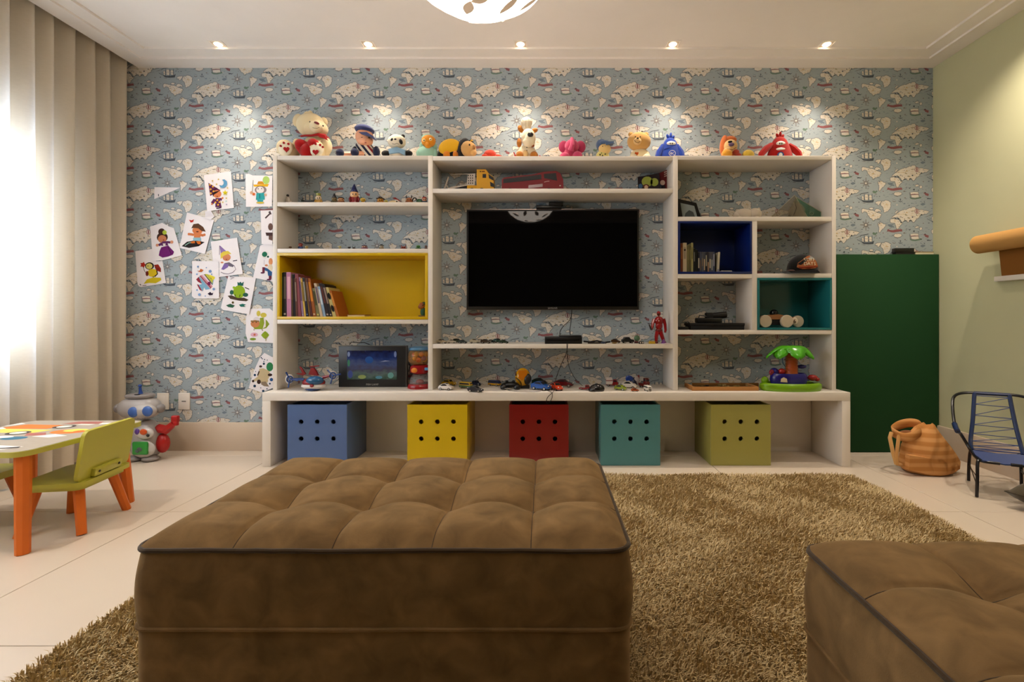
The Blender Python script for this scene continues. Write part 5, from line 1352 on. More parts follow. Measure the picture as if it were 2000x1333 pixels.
# ================================================================ small figures on the two upper left shelves
Z1, Z2 = SH['l1'], SH['l2']
G1, G2 = 'figurines on the upper left shelf', 'tiny figurines on the second left shelf'
def figurine(name, label, x, h, w, body, head, hat=None, hatc=None, zb=None, Y=3.07, arms=True, legs=None, group=G1, feat=True):
    """plain toy person: base, body, head, eyes, arms, headgear"""
    t = Toy(name, label, 'figurine', x, Y, Z1 if zb is None else zb, group); b = t.yb
    hh = h * .42 if hat else h * .48
    top = b - h
    y0 = top + (h * .22 if hat else 0)
    m = M(); m.lathe([(w * .40, 0), (w * .46, h * .06), (w * .36, h * .22), (w * .40, h * .38), (w * .2, h * .5)], (0, 0, 0), 14, None, 0, 1, .8)
    m.obj('body', C(body, 'plastic'), t.root, sharp=3.1)
    if legs: t.e('feet', C(legs, 'plastic'), [(x - w * .2, b - h * .04, w * .22, h * .07, -w * .1, w * .3), (x + w * .2, b - h * .04, w * .22, h * .07, -w * .1, w * .3)])
    hd = t.e('head', C(head, 'plastic'), [(x, y0 + hh * .55, w * .42, hh * .5, -w * .05, w * .4)], None, (14, 9))
    if feat:
        for s in (-1, 1): t.e('eye', EYE, [(x + s * w * .15, y0 + hh * .5, w * .05 + .25, w * .06 + .3, -w * .42, .5)], hd)
    if arms:
        for s in (-1, 1): t.t('arm', C(body, 'plastic'), [(x + s * w * .3, b - h * .45, 0), (x + s * w * .48, b - h * .32, -w * .1), (x + s * w * .42, b - h * .2, -w * .3)], [w * .12, w * .11, w * .09])
    if hat == 'cone':
        m = M(); m.lathe([(w * .42, 0), (w * .3, h * .12), (w * .12, h * .34), (.2, h * .44)], (0, 0, b - y0 - hh * .30), 14); m.obj('pointed_hat', C(hatc, 'plastic'), t.root, sharp=3.1)
    elif hat == 'brim':
        m = M(); m.lathe([(w * .6, 0), (w * .6, h * .03), (w * .3, h * .05), (w * .27, h * .2), (w * .1, h * .22)], (0, 0, b - y0 - hh * .25), 16); m.obj('brimmed_hat', C(hatc, 'plastic'), t.root)
    elif hat == 'crown':
        m = M(); m.lathe([(w * .3, 0), (w * .34, h * .16), (w * .26, h * .1)], (0, 0, b - y0 - hh * .1), 10); m.obj('crown', C(hatc, 'plastic'), t.root)
    elif hat == 'hair':
        t.e('hair', C(hatc, 'matte'), [(x, y0 + hh * .28, w * .46, hh * .36, w * .05, w * .42)])
    elif hat == 'horns':
        for s in (-1, 1): t.t('horn', C(hatc, 'plastic'), [(x + s * w * .25, y0 + hh * .3, 0), (x + s * w * .4, y0 - h * .12, 0), (x + s * w * .3, y0 - h * .26, 0)], [w * .1, w * .07, .3])
    return t
t = Toy('bird_figurine', 'small white bird figurine with a dark head, alone by the left upright', 'figurine', 562, 3.05, Z1, G1); b = t.yb
t.e('body', C('#b5a898', 'plastic'), [(563, b - 7, 5, 8, 0, 4), (568, b - 4, 4, 4, 0, 3)]); t.e('head', C('#241a16', 'plastic'), [(562, b - 18, 2.6, 2.6, -1)]); t.t('neck', C('#b5a898', 'plastic'), [(562, b - 10, 0), (562, b - 16, -1)], [2.6, 1.8])
t = Toy('toy_submarine', 'low dark green toy submarine beside the crowned figure', 'toy boat', 589, 3.08, Z1, G1); b = t.yb
t.e('hull', C('#22302a', 'plastic'), [(588, b - 4, 11, 4.4, 0, 5)]); t.b('tower', C('#2c3a34', 'plastic'), 588, b - 12, 593, b - 6, -2, 2, .5); t.t('periscope', DARKM, [(591, b - 11, 0), (591, b - 15, 0), (594, b - 15, 0)], .6)
figurine('king_figurine', 'cream faced toy king with a gold crown', 622, 26, 14, '#b98c3c', '#d9c2a0', 'crown', '#9a9a48')
figurine('gnome_figurine', 'dark toy gnome with a pointed black hat', 653, 22, 12, '#4a4426', '#7c6a40', 'cone', '#1a1a20')
figurine('boy_figurine', 'brown haired toy figure next to the dark gnome', 666, 20, 14, '#7a4420', '#c98f60', 'hair', '#2a1810')
figurine('wizard_figurine', 'tallest figurine, red robe and pointed blue hat', 692, 39, 19, '#7a1218', '#d8a878', 'cone', '#1c2658')
figurine('yellow_figurine', 'plain round yellow peg figure beside the red robed wizard', 709, 15, 12, '#c99412', '#d8b23c', None, None, arms=False)
figurine('cowboy_figurine', 'orange toy figure with a brown brimmed hat', 743, 19, 14, '#a86a14', '#c98a2c', 'brim', '#3a2614')
figurine('chick_figurine', 'tiny yellow chick between the cowboy and the toy boat', 754, 11, 9, '#c8b840', '#d0c458', None, None, arms=False)
t = Toy('toy_speedboat', 'cream and red toy speedboat', 'toy boat', 772, 3.07, Z1, G1); b = t.yb
t.e('hull', C('#d0b684', 'plastic'), [(770, b - 5, 12, 5, 0, 6)]); t.e('cabin', C('#cfc6bc', 'plastic'), [(776, b - 8, 6, 4, 0, 5)]); t.p('roof', C('#7a2018', 'plastic'), [(766, b - 15), (772, b - 16), (784, b - 8), (779, b - 9)], -4, 4); t.e('window', GLASSD, [(775, b - 8, 1.4, 1.4, -5, 1)]); t.t('stripe', C('#5a4420', 'plastic'), [(764, b - 5, -5.6), (772, b - 4, -6.2)], .6)
figurine('ox_figurine', 'brown horned toy figure by the middle upright', 799, 20, 14, '#8a4a1c', '#a86434', 'horns', '#2a1a14')
t = Toy('toy_hoop', 'black toy hoop standing beside the horned figure', 'toy hoop', 810, 3.07, Z1, G1); b = t.yb
t.t('ring', C('#1c1614', 'plastic'), [(810 + 4.5 * math.cos(a), b - 8 + 7 * math.sin(a), 0) for a in [2 * PI * k / 16 for k in range(16)]], 1.3, None, 6, True)
t = Toy('turtle_figurine', 'green shelled toy creature beside the black hoop', 'figurine', 818, 3.07, Z1, G1); b = t.yb
t.e('shell', C('#1c4a2c', 'plastic'), [(819, b - 6, 6.5, 7, 0, 6)]); t.e('head', C('#8a8a50', 'plastic'), [(814, b - 4, 3, 3, -3)]); t.e('foot', C('#8a8a50', 'plastic'), [(815, b - 1, 2.4, 1.6, -3), (822, b - 1, 2.4, 1.6, -3)])
figurine('climber_figurine', 'red and blue toy figure at the right end of the upper left shelf', 829, 21, 10, '#26344e', '#c08a6a', 'hair', '#8a1c1c', legs='#8a1c1c')
for nm, lb, x, h, w, bc, hc, hat, hatc in (
    ('snail_figurine', 'tan tiny figure at the far left of the second shelf', 567, 8, 7, '#a08a68', '#6a4a30', None, None),
    ('red_cap_figurine', 'tiny figure with a red head and blue body on the second shelf', 587, 17, 9, '#1f3c6a', '#8a3a2c', 'hair', '#6e2018'),
    ('chick_figurine', 'tiny plain yellow figure beside the blue bodied one', 599, 9, 7, '#b89c58', '#c9b070', None, None),
    ('lemon_figurine', 'tiny pale yellow figure left of the two black kittens', 664, 9, 7, '#b8a860', '#c4b678', None, None),
    ('kitten_figurine', 'tiny black kitten, the left one of two', 682, 7, 7, '#1a1a1c', '#2a2826', None, None),
    ('kitten_figurine', 'tiny black kitten, the right one of two', 691, 8, 7, '#201e20', '#302c2a', 'horns', '#201e20'),
    ('purple_figurine', 'tiny figure with big purple hair', 712, 12, 12, '#7a4a6a', '#c09480', 'hair', '#3a1c48'),
    ('pirate_figurine', 'tiny figure with a dark brimmed hat on the second shelf', 745, 13, 9, '#8a7a5a', '#c4b498', 'brim', '#1c1e1a'),
    ('crab_figurine', 'tiny rust red figure on the second shelf', 788, 10, 11, '#7a2c18', '#8e3a20', 'horns', '#7a2c18'),
    ('frog_figurine', 'tiny bright green figure on the second shelf', 817, 10, 10, '#2c5a24', '#3a7a2c', None, None),
    ('bear_figurine', 'tiny brown figure against the middle upright on the second shelf', 832, 10, 6, '#5a3424', '#6a4430', None, None)):
    figurine(nm, lb, x, h, w, bc, hc, hat, hatc, Z2, 3.05, h > 9, None, G2, h > 7)

# ================================================================ books in the yellow cubby
def book(label, xb, th, hgt, lean, col, col2, depth, group, Y, zb, mark=None, band=None):
    """upright book seen by its spine: xb left bottom px, th thickness, lean to the left at the top"""
    s = Y / F
    root = thing('book', label, 'book', ((xb - VX) * s, Y, zb), 0, group, s)
    k = math.tan(lean); T = Matrix.Identity(4); T[0][2] = -k
    hz = hgt
    M().add(*_boxvf(0, th, 0, depth, 0, hz), 0, T).obj('cover', C(col, 'print', .5), root)
    M().add(*_boxvf(th * .18, th * .82, .6, depth + .5, 1, hz + .25), 0, T).obj('pages', C('#c9bda0', 'paper'), root)
    if col2: M().add(*_boxvf(th * .2, th * .8, -.15, .2, hz * (band[0] if band else .45), hz * (band[1] if band else .85)), 0, T).obj('spine_title', C(col2, 'print'), root)
    if mark: M().add(*_boxvf(th * .25, th * .75, -.2, .2, hz * .04, hz * .04 + th * .5), 0, T).obj('spine_mark', C(mark, 'print'), root)
    return root
def _boxvf(x0, x1, y0, y1, z0, z1):
    vs = [(x, y, z) for x in (x0, x1) for y in (y0, y1) for z in (z0, z1)]
    return vs, [(0, 1, 3, 2), (4, 6, 7, 5), (0, 4, 5, 1), (2, 3, 7, 6), (0, 2, 6, 4), (1, 5, 7, 3)]
GB = 'books in the yellow cubby'
BK_ = [  # label, thickness, height, lean, colour, title colour, mark
    ('light blue book, first from the left in the yellow cubby', 5.6, 88, 0, '#4a6f9c', '#22304c', None), ('dark green thin book after the light blue one', 3, 87, .0, '#1f3428', '#4c6a3c', None),
    ('black book with a white dot near its foot', 7, 88, .0, '#2c2a2e', '#6a6660', '#c9c2b8'), ('pink flowered book, the brightest spine in the row', 8.6, 88, .01, '#b4789a', '#d6a8b8', None),
    ('thin olive brown book after the pink one', 3.4, 84, .02, '#4c3c22', '#6a5630', None), ('thin black book after the pink one', 4.4, 84, .03, '#171314', '#3a2c28', None), ('thin brown book with a pale strip', 3.6, 76, .04, '#5a3424', '#8a7468', None),
    ('plum red book without lettering', 6.4, 84, .07, '#7c3c44', None, None), ('lilac book with small dark lettering', 4, 78, .09, '#8a6a86', '#5a4460', '#9aa0a8'), ('bright yellow thin book in the middle of the row', 3.4, 76, .10, '#b8963c', '#6a541c', None),
    ('dark navy book after the yellow one', 4.8, 77, .11, '#1c1a2c', '#8a8680', '#5a78a0'), ('thin gold brown book', 3, 76, .13, '#7a5c24', None, None), ('dark red brown book', 4, 76, .14, '#4a2018', '#7a5a4a', None),
    ('orange pictured tall book', 6.6, 76, .16, '#8a4a18', '#c47a28', '#b8a080'), ('grey green book with a pale disc', 6.6, 56, .17, '#6c6844', '#4c4a30', '#b8ac5c'), ('pale beige book with a dark top band', 5.2, 66, .19, '#b8a084', '#5a5060', None),
    ('sky blue and white book', 5.4, 60, .20, '#7c94ac', '#b4bcc4', None), ('black book with brown lettering near the sloping end', 6.6, 66, .22, '#241614', '#5a342c', '#a8988c'), ('thin black book before the spotted one', 5, 64, .24, '#1a1212', '#8a7468', '#a89c90'),
    ('cream spotted book with two black patches', 7, 58, .27, '#b4a468', None, None), ('orange book leaning at the end of the row', 5, 52, .30, '#a05a20', '#c4843c', None)]
xb = 543.5; YBK = 3.0
for i, (lb, th, hg, ln, c1, c2, mk) in enumerate(BK_):
    if i == 8: xb += 1
    rt_ = book(lb, xb, th, hg * .985, ln, c1, c2, 52, GB, YBK + .003 * (i % 3), ZY, mk, (.4, .9))
    if i == 19:
        k = math.tan(ln); T = Matrix.Identity(4); T[0][2] = -k
        m = M()
        for z0 in (9, 33): m.prism([(x, z) for x, z in circle(th * .6, z0 + 7, th * .42, 10, 7)], -.3, .2, 0, T)
        m.obj('black_patch', C('#14100e', 'print'), rt_)
    xb += th + .35 + (.012 * i)
t = Toy('flat_book', 'thin tan book lying flat at the foot of the leaning row', 'book', 697, 3.04, ZY, GB)
t.b('cover', C('#8a5a2c', 'print'), 678, t.yb - 4, 713, t.yb - 2.8, -14, 18); t.b('pages', C('#c9b488', 'paper'), 679, t.yb - 2.8, 712, t.yb, -13.5, 17.5)
t = Toy('parrot_figurine', 'wooden parrot figurine in the right corner of the yellow cubby', 'figurine', 825, 3.03, ZY); b = t.yb
t.b('base', C('#5a3c1c', 'wood'), 817, b - 2.5, 833, b, -6, 6, .5); t.e('body', C('#1f4a2a', 'wood'), [(827, b - 9, 6, 9, 0, 6)]); t.e('head', C('#8a4a1c', 'wood'), [(824, b - 21, 6, 7, -1, 5.5), (820, b - 19, 3.4, 4, -1, 4)]); t.e('crest', C('#16341e', 'wood'), [(828, b - 25, 5.5, 4, 1, 5)]); t.e('eye', EYE, [(826, b - 22, 1.2, 1.2, -5.5)])

# ================================================================ lower left bay on the bench
t = Toy('toy_aircraft', 'red white and blue toy aircraft with two tilted propellers', 'toy aircraft', 612, 2.965, ZB)
RA = C('#7e1a20', 'plastic', .25); BA = C('#23407c', 'plastic', .25); WA = C('#c9c2bc', 'plastic', .25)
b = t.yb
t.e('hull', BA, [(612, b - 4, 15, 5, 0, 14)]); t.e('lower_body', WA, [(613, b - 9, 24, 7, 0, 16)], None, (20, 10)); t.e('upper_body', RA, [(613, b - 15, 22, 11, 1, 15)], None, (20, 11))
t.e('canopy', C('#1f4f78', 'gloss'), [(615, b - 20, 17, 9, -6, 11)], None, (18, 10)); t.e('nose_light', RA, [(609, b - 11, 4, 3, -15, 3)])
t.p('dorsal_fin', RA, [(602, 732), (607, 719), (612, 719), (617, 726), (621, 734)], -3, 3); t.p('tail_fin', RA, [(577, 731), (590, 730), (584, 717), (588, 718), (597, 732), (591, 735)], 8, 11); t.p('top_blade', RA, [(604, 716), (623, 714), (623, 716), (604, 718)], -1, 1)
for s, px, py in ((-1, 566, 741), (1, 650, 734)):
    t.t('wing_strut', BA if s < 0 else RA, [(px - s * 4, py, 0), (612 + s * 18, py + (1 if s < 0 else 4), 2)], [2.2, 3])
    pod = t.e('engine_pod', WA, [(px, py + 1, 8, 10, 7, 8)]); t.t('cowl', BA, [(px + 6 * math.cos(a), py + 6 * math.sin(a), -2) for a in [2 * PI * k / 16 for k in range(16)]], 1.3, pod, 6, True); t.e('hub', BA, [(px, py, 2.6, 2.6, -4, 2.6)], pod)
    for a in ((-2.05, 0.15, 1.75) if s < 0 else (-2.3, -.2, 1.85)):
        t.t('blade', BA, [(px, py, -4), (px + 16 * math.cos(a), py + 16 * math.sin(a), -5)], [1.2, 1.6], pod, 6)
# fish lamp: framed picture light
YFl = 3.12; t = Toy('fish_lamp', 'black framed picture lamp with an underwater scene', 'picture lamp', 727, YFl, ZB); b = t.yb
y0 = b - 80
t.b('case', C('#101012', 'plastic', .4), 661, y0, 793, b, -4, 8, 1.2); t.b('rim', C('#7a7672', 'metal'), 660.4, y0 - .6, 793.6, y0 + .4, -4.4, 8); t.b('rim', C('#7a7672', 'metal'), 792.8, y0, 793.8, b, -4.4, 8)
fm = bpy.data.materials.new('fish_picture'); fm.use_nodes = True
nt = fm.node_tree; N = nt.nodes; L = nt.links; pb = N['Principled BSDF']; pb.inputs['Roughness'].default_value = .15
tc = N.new('ShaderNodeTexCoord'); sp_ = N.new('ShaderNodeSeparateXYZ'); L.new(tc.outputs['Generated'], sp_.inputs[0])
r1 = N.new('ShaderNodeValToRGB'); cr = r1.color_ramp; cr.elements[0].color = (*lin('#2c4438'), 1); cr.elements[1].color = (*lin('#0c1030'), 1)
for pos, hx in ((.18, '#4c5c58'), (.35, '#3c3a4c'), (.55, '#3a4668'), (.75, '#182a5c')):
    e = cr.elements.new(pos); e.color = (*lin(hx), 1)
n1 = N.new('ShaderNodeTexNoise'); n1.inputs['Scale'].default_value = 7; n1.inputs['Detail'].default_value = 5; L.new(tc.outputs['Generated'], n1.inputs['Vector'])
ad = N.new('ShaderNodeMath'); ad.operation = 'MULTIPLY_ADD'; ad.inputs[1].default_value = .55; L.new(n1.outputs['Fac'], ad.inputs[0]); sb = N.new('ShaderNodeMath'); sb.operation = 'SUBTRACT'; sb.inputs[1].default_value = .27; L.new(sp_.outputs['Z'], sb.inputs[0]); L.new(sb.outputs[0], ad.inputs[2]); L.new(ad.outputs[0], r1.inputs[0]); L.new(r1.outputs[0], pb.inputs['Base Color'])
L.new(r1.outputs[0], pb.inputs['Emission Color']); pb.inputs['Emission Strength'].default_value = .12
pic = t.b('picture', fm, 678, y0 + 9, 775, y0 + 65, -4.3, -3.9)
for mt, q in ((('#8a9a5c'), circle(707, y0 + 60, 8, 10, 4)), ('#3c4a86', circle(684, y0 + 55, 5, 9, 8)), ('#46788a', circle(740, y0 + 61, 7, 9, 3)), ('#5a8a86', circle(763, y0 + 57, 6, 9, 6)), ('#3c7a5a', circle(681, y0 + 33, 2.5, 8, 7)), ('#7a8ab0', circle(681, y0 + 16, 2.5, 10, 5)), ('#6a7aa4', circle(772, y0 + 16, 2.5, 10, 6)), ('#1f4a8a', circle(721, y0 + 27, 8, 12, 7)), ('#8a94b0', [(742, y0 + 31), (752, y0 + 28), (762, y0 + 29), (752, y0 + 30)])):
    t.p('painted_fish', C(mt, 'print'), q, -4.5, -4.25, pic)
text_obj('name_lettering', 'FISH LAMP', C('#a8a49e', 'print'), 5.2, t.root, t.L(727, b - 5, -4.3), (PI / 2, 0, 0), .15)
t.t('cord', BLACK, [(683, y0 - 2, 10), (686, y0 - 7, 8), (700, y0 - 6, 8), (712, y0 - 6, 8), (722, y0 - 2, 8)], .8); t.t('cord', BLACK, [(796, y0 + 30, 12), (801, y0 + 40, 14), (798, y0 + 52, 14)], .8)
# gumball machine
t = Toy('gumball_machine', 'toy gumball machine with clear globe, red base and blue lid', 'gumball machine', 820, 3.075, ZB); b = t.yb
RB_ = C('#8e1218', 'plastic', .25)
m = M(); m.lathe([(23, 0), (23.5, 3), (22, 7), (20, 9)], (0, 0, 0), 24); m.obj('tray', RB_, t.root)
m = M(); m.lathe([(20, 9), (19, 17), (15, 25), (11, 29)], (0, 0, 0), 24); m.obj('lower_dome', clear_mat('clear_plastic', '#d8d0cc', .85), t.root)
t.e('chute', RB_, [(820, b - 12, 8, 5, 0, 8)])
m = M(); m.lathe([(14, 28), (18, 31), (18, 42), (15, 45)], (0, 0, 0), 24); m.obj('collar', RB_, t.root)
m = M(); m.lathe([(12, 45), (19, 50), (22.5, 58), (22, 66), (18, 74), (12, 77)], (0, 0, 0), 26); m.obj('globe', clear_mat('amber_globe', '#d09a5a', .78), t.root)
m = M(); m.lathe([(20, 74), (21, 76), (20, 79), (12, 81)], (0, 0, 0), 24); m.obj('lid', C('#3c6f92', 'plastic'), t.root)
rg = random.Random(3)
for k, (px, py, d) in enumerate(((812, 58, -6), (820, 55, -9), (829, 58, -5), (815, 66, -7), (825, 66, -8), (832, 66, 0), (809, 65, 2), (820, 62, 3), (828, 55, 6), (814, 55, 5))):
    m = M(); m.ell((px - 820, d, py), (5, 5, 5), None, 0, (10, 7)); m.obj('gumball', C(('#c8961c', '#b8401c', '#7a4a86', '#c9a43c', '#d07a20')[k % 5], 'gloss', .2), t.root)
t.e('knob', C('#d07a14', 'plastic'), [(809, b - 36, 6, 5, -18, 3)]); t.b('coin_tab', C('#3c7aa8', 'plastic'), 829, b - 41, 840, b - 36, -17, -13, .8)

# ================================================================ right bays
ZR = SH['r1']
t = Toy('photo_frame', 'black photo frame leaning against the upright', 'photo frame', 1348, 3.09, ZR); b = t.yb
t.p('frame', C('#0e0e10', 'plastic'), [(1325, b - 42), (1360, b - 34), (1371, b), (1325, b)], -2, 4)
t.p('photo', C('#8a9496', 'print'), [(1329, b - 34), (1356, b - 28), (1363, b - 3), (1334, b - 3)], -2.6, -1.9); t.p('photo_figure', C('#4a5050', 'print'), [(1336, b - 3), (1339, b - 14), (1346, b - 20), (1354, b - 16), (1359, b - 3)], -2.9, -2.5)
t = Toy('white_plush', 'small fluffy white lamb plush lying beside the photo frame', 'plush toy', 1460, 3.08, ZR); b = t.yb; WF = PL('#c8bba8')
t.e('body', WF, [(1452, b - 10, 19, 12, 0, 14), (1440, b - 8, 8, 8, -2, 8)], None, (18, 11)); t.e('head', WF, [(1474, b - 12, 13, 11, -4, 11)], None, (16, 10)); t.e('ear', WF, [(1464, b - 21, 3, 4, -2), (1482, b - 20, 3, 4, -2)]); t.e('foot', WF, [(1444, b - 3, 6, 4, -12, 6), (1478, b - 3, 6, 4, -12, 6)])
def set_square(label, pts, hole, mat, Y):
    t = Toy('set_square', label, 'set square', pts[0][0], Y, ZR, 'clear drawing triangles')
    b = t.yb; q = [(x, b - z) for x, z in pts]
    o = t.p('plate', mat, q, -1, 1)
    ed = M(); ed.tube([t.L(x, y, -1) for x, y in q], .7, 5, True); ed.clampz().obj('edge', C('#a89c86', 'plastic'), t.root)
    hx, hz, hr = hole
    t.t('hole_rim', C('#8a8474', 'plastic'), [(hx + hr * math.cos(a), b - hz + hr * .8 * math.sin(a), -1.2) for a in [2 * PI * k / 14 for k in range(14)]], .5, None, 5, True)
    return t
set_square('clear plastic drawing triangle with a round hole', [(1500, .3), (1552, 48), (1580, .3)], (1523, 12, 4.5), clear_mat('clear_triangle', '#b8ac98', .86), 3.07)
set_square('green tinted drawing triangle behind the clear one', [(1535, .3), (1555, 46), (1618, 8), (1612, .3)], (1585, 14, 4), clear_mat('green_triangle', '#5e9a78', .76), 3.10)
t = Toy('crumpled_wrap', 'crumpled clear wrap in front of the drawing triangles', 'plastic wrap', 1557, 3.055, ZR); b = t.yb
m = M(); rg = random.Random(9); m.ell((0, 0, 16), (17, 5, 17), None, 0, (12, 9)); m.v = [(x * rg.uniform(.75, 1.1), y * rg.uniform(.6, 1.2), max(.2, z * rg.uniform(.85, 1.1))) for x, y, z in m.v]; m.obj('wrap', clear_mat('wrap_film', '#cfc2ac', .9, .1), t.root, sharp=.2)
t.t('strap', C('#3a3228', 'plastic'), [(1540, b - 30, -3), (1552, b - 34, -4), (1556, b - 22, -5), (1550, b - 8, -5)], .5)
# dark blue cubby
GN = 'books and discs in the dark blue cubby'
xb = 1329
for lb, th, hg, ln, c1, c2, mk in (('rust orange book, first in the dark blue cubby', 4.6, 56, 0, '#6e3a1c', '#8a5a34', None), ('thick white box with a small round hole near its top', 7.2, 57, 0, '#b0a084', '#8a7e6c', None), ('khaki book after the white box', 4, 52, 0, '#5c5636', '#6e6844', None), ('second khaki book after the white box', 3.8, 51, 0, '#565032', '#6a6440', None), ('tall pale olive book', 3.6, 57, 0, '#8a8458', '#6a643c', None), ('black book with a thin grey title', 4, 46, .0, '#121414', '#5a5a54', None), ('plain black thin book', 4, 43, 0, '#0e1010', None, None)):
    rt_ = book(lb, xb, th, hg, ln, c1, c2, 40, GN, 3.0, ZN, mk); xb += th + .4
    if 'hole' in lb:
        m = M(); m.prism(circle(th / 2, hg - 14, 1.9, 12), -.3, .2); m.obj('finger_hole', C('#1c1410', 'print'), rt_)
for i in range(9):
    hx = ('#1c1e2a', '#3a3c4a', '#45474f', '#3c3e48', '#1e1e24', '#2c2a30', '#45464e', '#4a4a52', '#3c4458')[i]
    book('grey game disc case, number %s in its row from the tall books' % ('one', 'two', 'three', 'four', 'five', 'six', 'seven', 'eight', 'nine')[i], xb, 3.5, 39, 0, hx, ('#a8a294', '#5a4a3c', '#6a5c48', '#a08c70', '#8a8474', '#9a7a5c', '#b0a48c', '#8a9088', '#8a8a94')[i], 36, GN, 3.005, ZN, None, ((.2, .7), (.1, .6), (.3, .7), (.1, .65), (.3, .85), (.0, .5), (.2, .65), (.1, .62), (.3, .9))[i]); xb += 3.7
book('cream book standing alone after the disc cases', xb + 4, 4, 39, -.06, '#a8a08a', '#6a6a86', 34, GN, 3.005, ZN, None, (.02, .15))
t = Toy('flat_case', 'pale disc case lying flat in the dark blue cubby', 'disc case', 1418, 3.03, ZN, GN)
t.b('case', C('#8e8c8c', 'plastic'), 1408, t.yb - 3.4, 1430, t.yb, -9, 12, .5); t.b('insert', C('#a8a49c', 'print'), 1409, t.yb - 3.8, 1429, t.yb - 3.3, -8, 11)
# cap
t = Toy('printed_cap', 'black cap with an orange sunset print and SURF DAYS lettering', 'cap', 1567, 3.04, SH['r2b']); b = t.yb
KB = C('#0c0b0c', 'fabric')
m = M(); m.ell((0, 0, 8), (29, 24, 32), None, 0, (26, 16)); m.clampz(6).obj('crown', KB, t.root, sharp=3.1)
t.p('brim', KB, [(1538, b - 7), (1597, b - 9), (1602, b - 2), (1590, b), (1545, b)], -34, -12); t.e('strap', C('#4a2414', 'fabric'), [(1545, b - 5, 9, 4, -10, 8)])
def dome(x, z): 
    q = 1 - (x / 29) ** 2 - ((z - 8) / 32) ** 2
    return -24 * math.sqrt(max(q, 0)) - .5
def wrap(poly, lay, mat, name):
    m = M(); k = len(poly); cx = sum(p[0] for p in poly) / k; cz = sum(p[1] for p in poly) / k
    vs = [(cx, dome(cx, cz) - .25 * lay, cz)]
    R = 5
    for r_ in range(1, R + 1):
        for x, z in poly:
            X, Z = cx + (x - cx) * r_ / R, cz + (z - cz) * r_ / R; vs.append((X, dome(X, Z) - .25 * lay, Z))
    fs = [(0, 1 + i, 1 + (i + 1) % k) for i in range(k)]
    for r_ in range(R - 1):
        o_ = 1 + r_ * k
        fs += [(o_ + i, o_ + k + i, o_ + k + (i + 1) % k, o_ + (i + 1) % k) for i in range(k)]
    m.add(vs, fs); return m.obj(name, mat, t.root, sharp=3.1)
panel = [(-20, 12), (-18, 20), (-10, 26), (0, 33), (8, 36), (16, 32), (20, 24), (22, 14), (14, 10), (0, 8), (-12, 8)]
wrap(panel, 1, C('#9a5a30', 'print'), 'sunset_print'); wrap([(-16, 9), (-18, 13), (0, 14), (20, 15), (20, 12), (0, 8.5)], 2, C('#7a2c12', 'print'), 'sunset_band'); wrap([(0, 28), (8, 35), (15, 31), (16, 27), (6, 27)], 2, C('#8a9294', 'print'), 'sky_print'); wrap([(-19, 18), (-10, 25), (-3, 29), (0, 26), (-8, 20), (-14, 16)], 3, C('#14100e', 'print'), 'leaf_print')
for s_, z in (('SURF', 26), ('DAYS', 18)):
    for k, chh in enumerate(s_):
        x = -7.5 + k * 6 + (0 if z > 20 else 0); text_obj('letter', chh, C('#d8c8a8', 'print'), 9, t.root, (x + 1, dome(x, z) - 1.5, z), (PI / 2, 0, math.atan2(x, 24) * .9), .3)
# lower left niche: black box, projector-like toy, remote
ZL = SH['r3']
t = Toy('black_case', 'long flat black case at the bottom of the right niche', 'case', 1400, 3.06, ZL); b = t.yb
t.b('lid', C('#100e0d', 'matte'), 1348, b - 13, 1455, b - 8, -20, 22, .8); t.b('tray', C('#0c0a0a', 'matte'), 1350, b - 8, 1454, b, -19, 21, .6)
t = Toy('camcorder', 'black camcorder lying on the flat black case', 'camcorder', 1388, 3.07, ZL + 13 * 3.06 / F + .0006); b = t.yb
t.b('body', BLACK, 1362, b - 10, 1411, b, -9, 9, 2); t.b('grip', C('#161616', 'matte'), 1380, b - 20, 1393, b - 9, -6, 6, 1); m = M(); m.cyl(t.L(1390, b - 14, 0), t.L(1418, b - 16, 0), 5.5, 6.5, 16); m.obj('lens_barrel', BLACK, t.root); t.t('strap', BLACK, [(1364, b - 8, -6), (1366, b - 15, -8), (1374, b - 14, -8), (1380, b - 12, -6)], 1)
t = Toy('remote_control', 'small black remote beside the flat black case', 'remote control', 1336, 3.03, ZL); t.b('shell', BLACK, 1326, t.yb - 6, 1345, t.yb, -6, 6, 1.2); t.e('button', C('#3a3634', 'plastic'), [(1332, t.yb - 6, 1.2, .6, -2), (1338, t.yb - 6, 1.2, .6, -2)])
# pull-along racer in the teal cubby
t = Toy('wooden_racer', 'toy racer with big pale wheels and a disc numbered 6', 'toy racer', 1525, 3.045, ZQ); b = t.yb
t.p('chassis', C('#8a5c34', 'wood'), [(1490, b - 23), (1520, b - 26), (1552, b - 20), (1552, b - 16), (1490, b - 16)], -6, 10); t.b('underbody', C('#0e0c0c', 'matte'), 1500, b - 17, 1526, b - 5, -5, 9)
t.e('driver', C('#0e1014', 'gloss', .1), [(1511.5, b - 28, 8, 7.5, 1, 7)], None, (16, 10))
for px, d in ((1494, -8), (1536, -13), (1492, 12), (1557, 10)):
    m = M(); r0 = 12.2 if d < 0 else 11.8
    m.lathe([(6.2, -3), (r0 - 1.5, -3.4), (r0, -1.5), (r0, 2.5), (r0 - 1, 3.6), (6.2, 3.6)], t.L(px, b - r0, d), 24, (PI / 2, 0, 0)); w = m.obj('wheel', C('#b5a68e', 'plastic', .45), t.root)
    m = M(); m.lathe([(1, -1.6), (4, -2.4), (5.4, -.4), (6.4, 1.6)], t.L(px, b - r0, d), 16, (PI / 2, 0, 0)); m.obj('hub', C('#7a5a44', 'metal'), w)
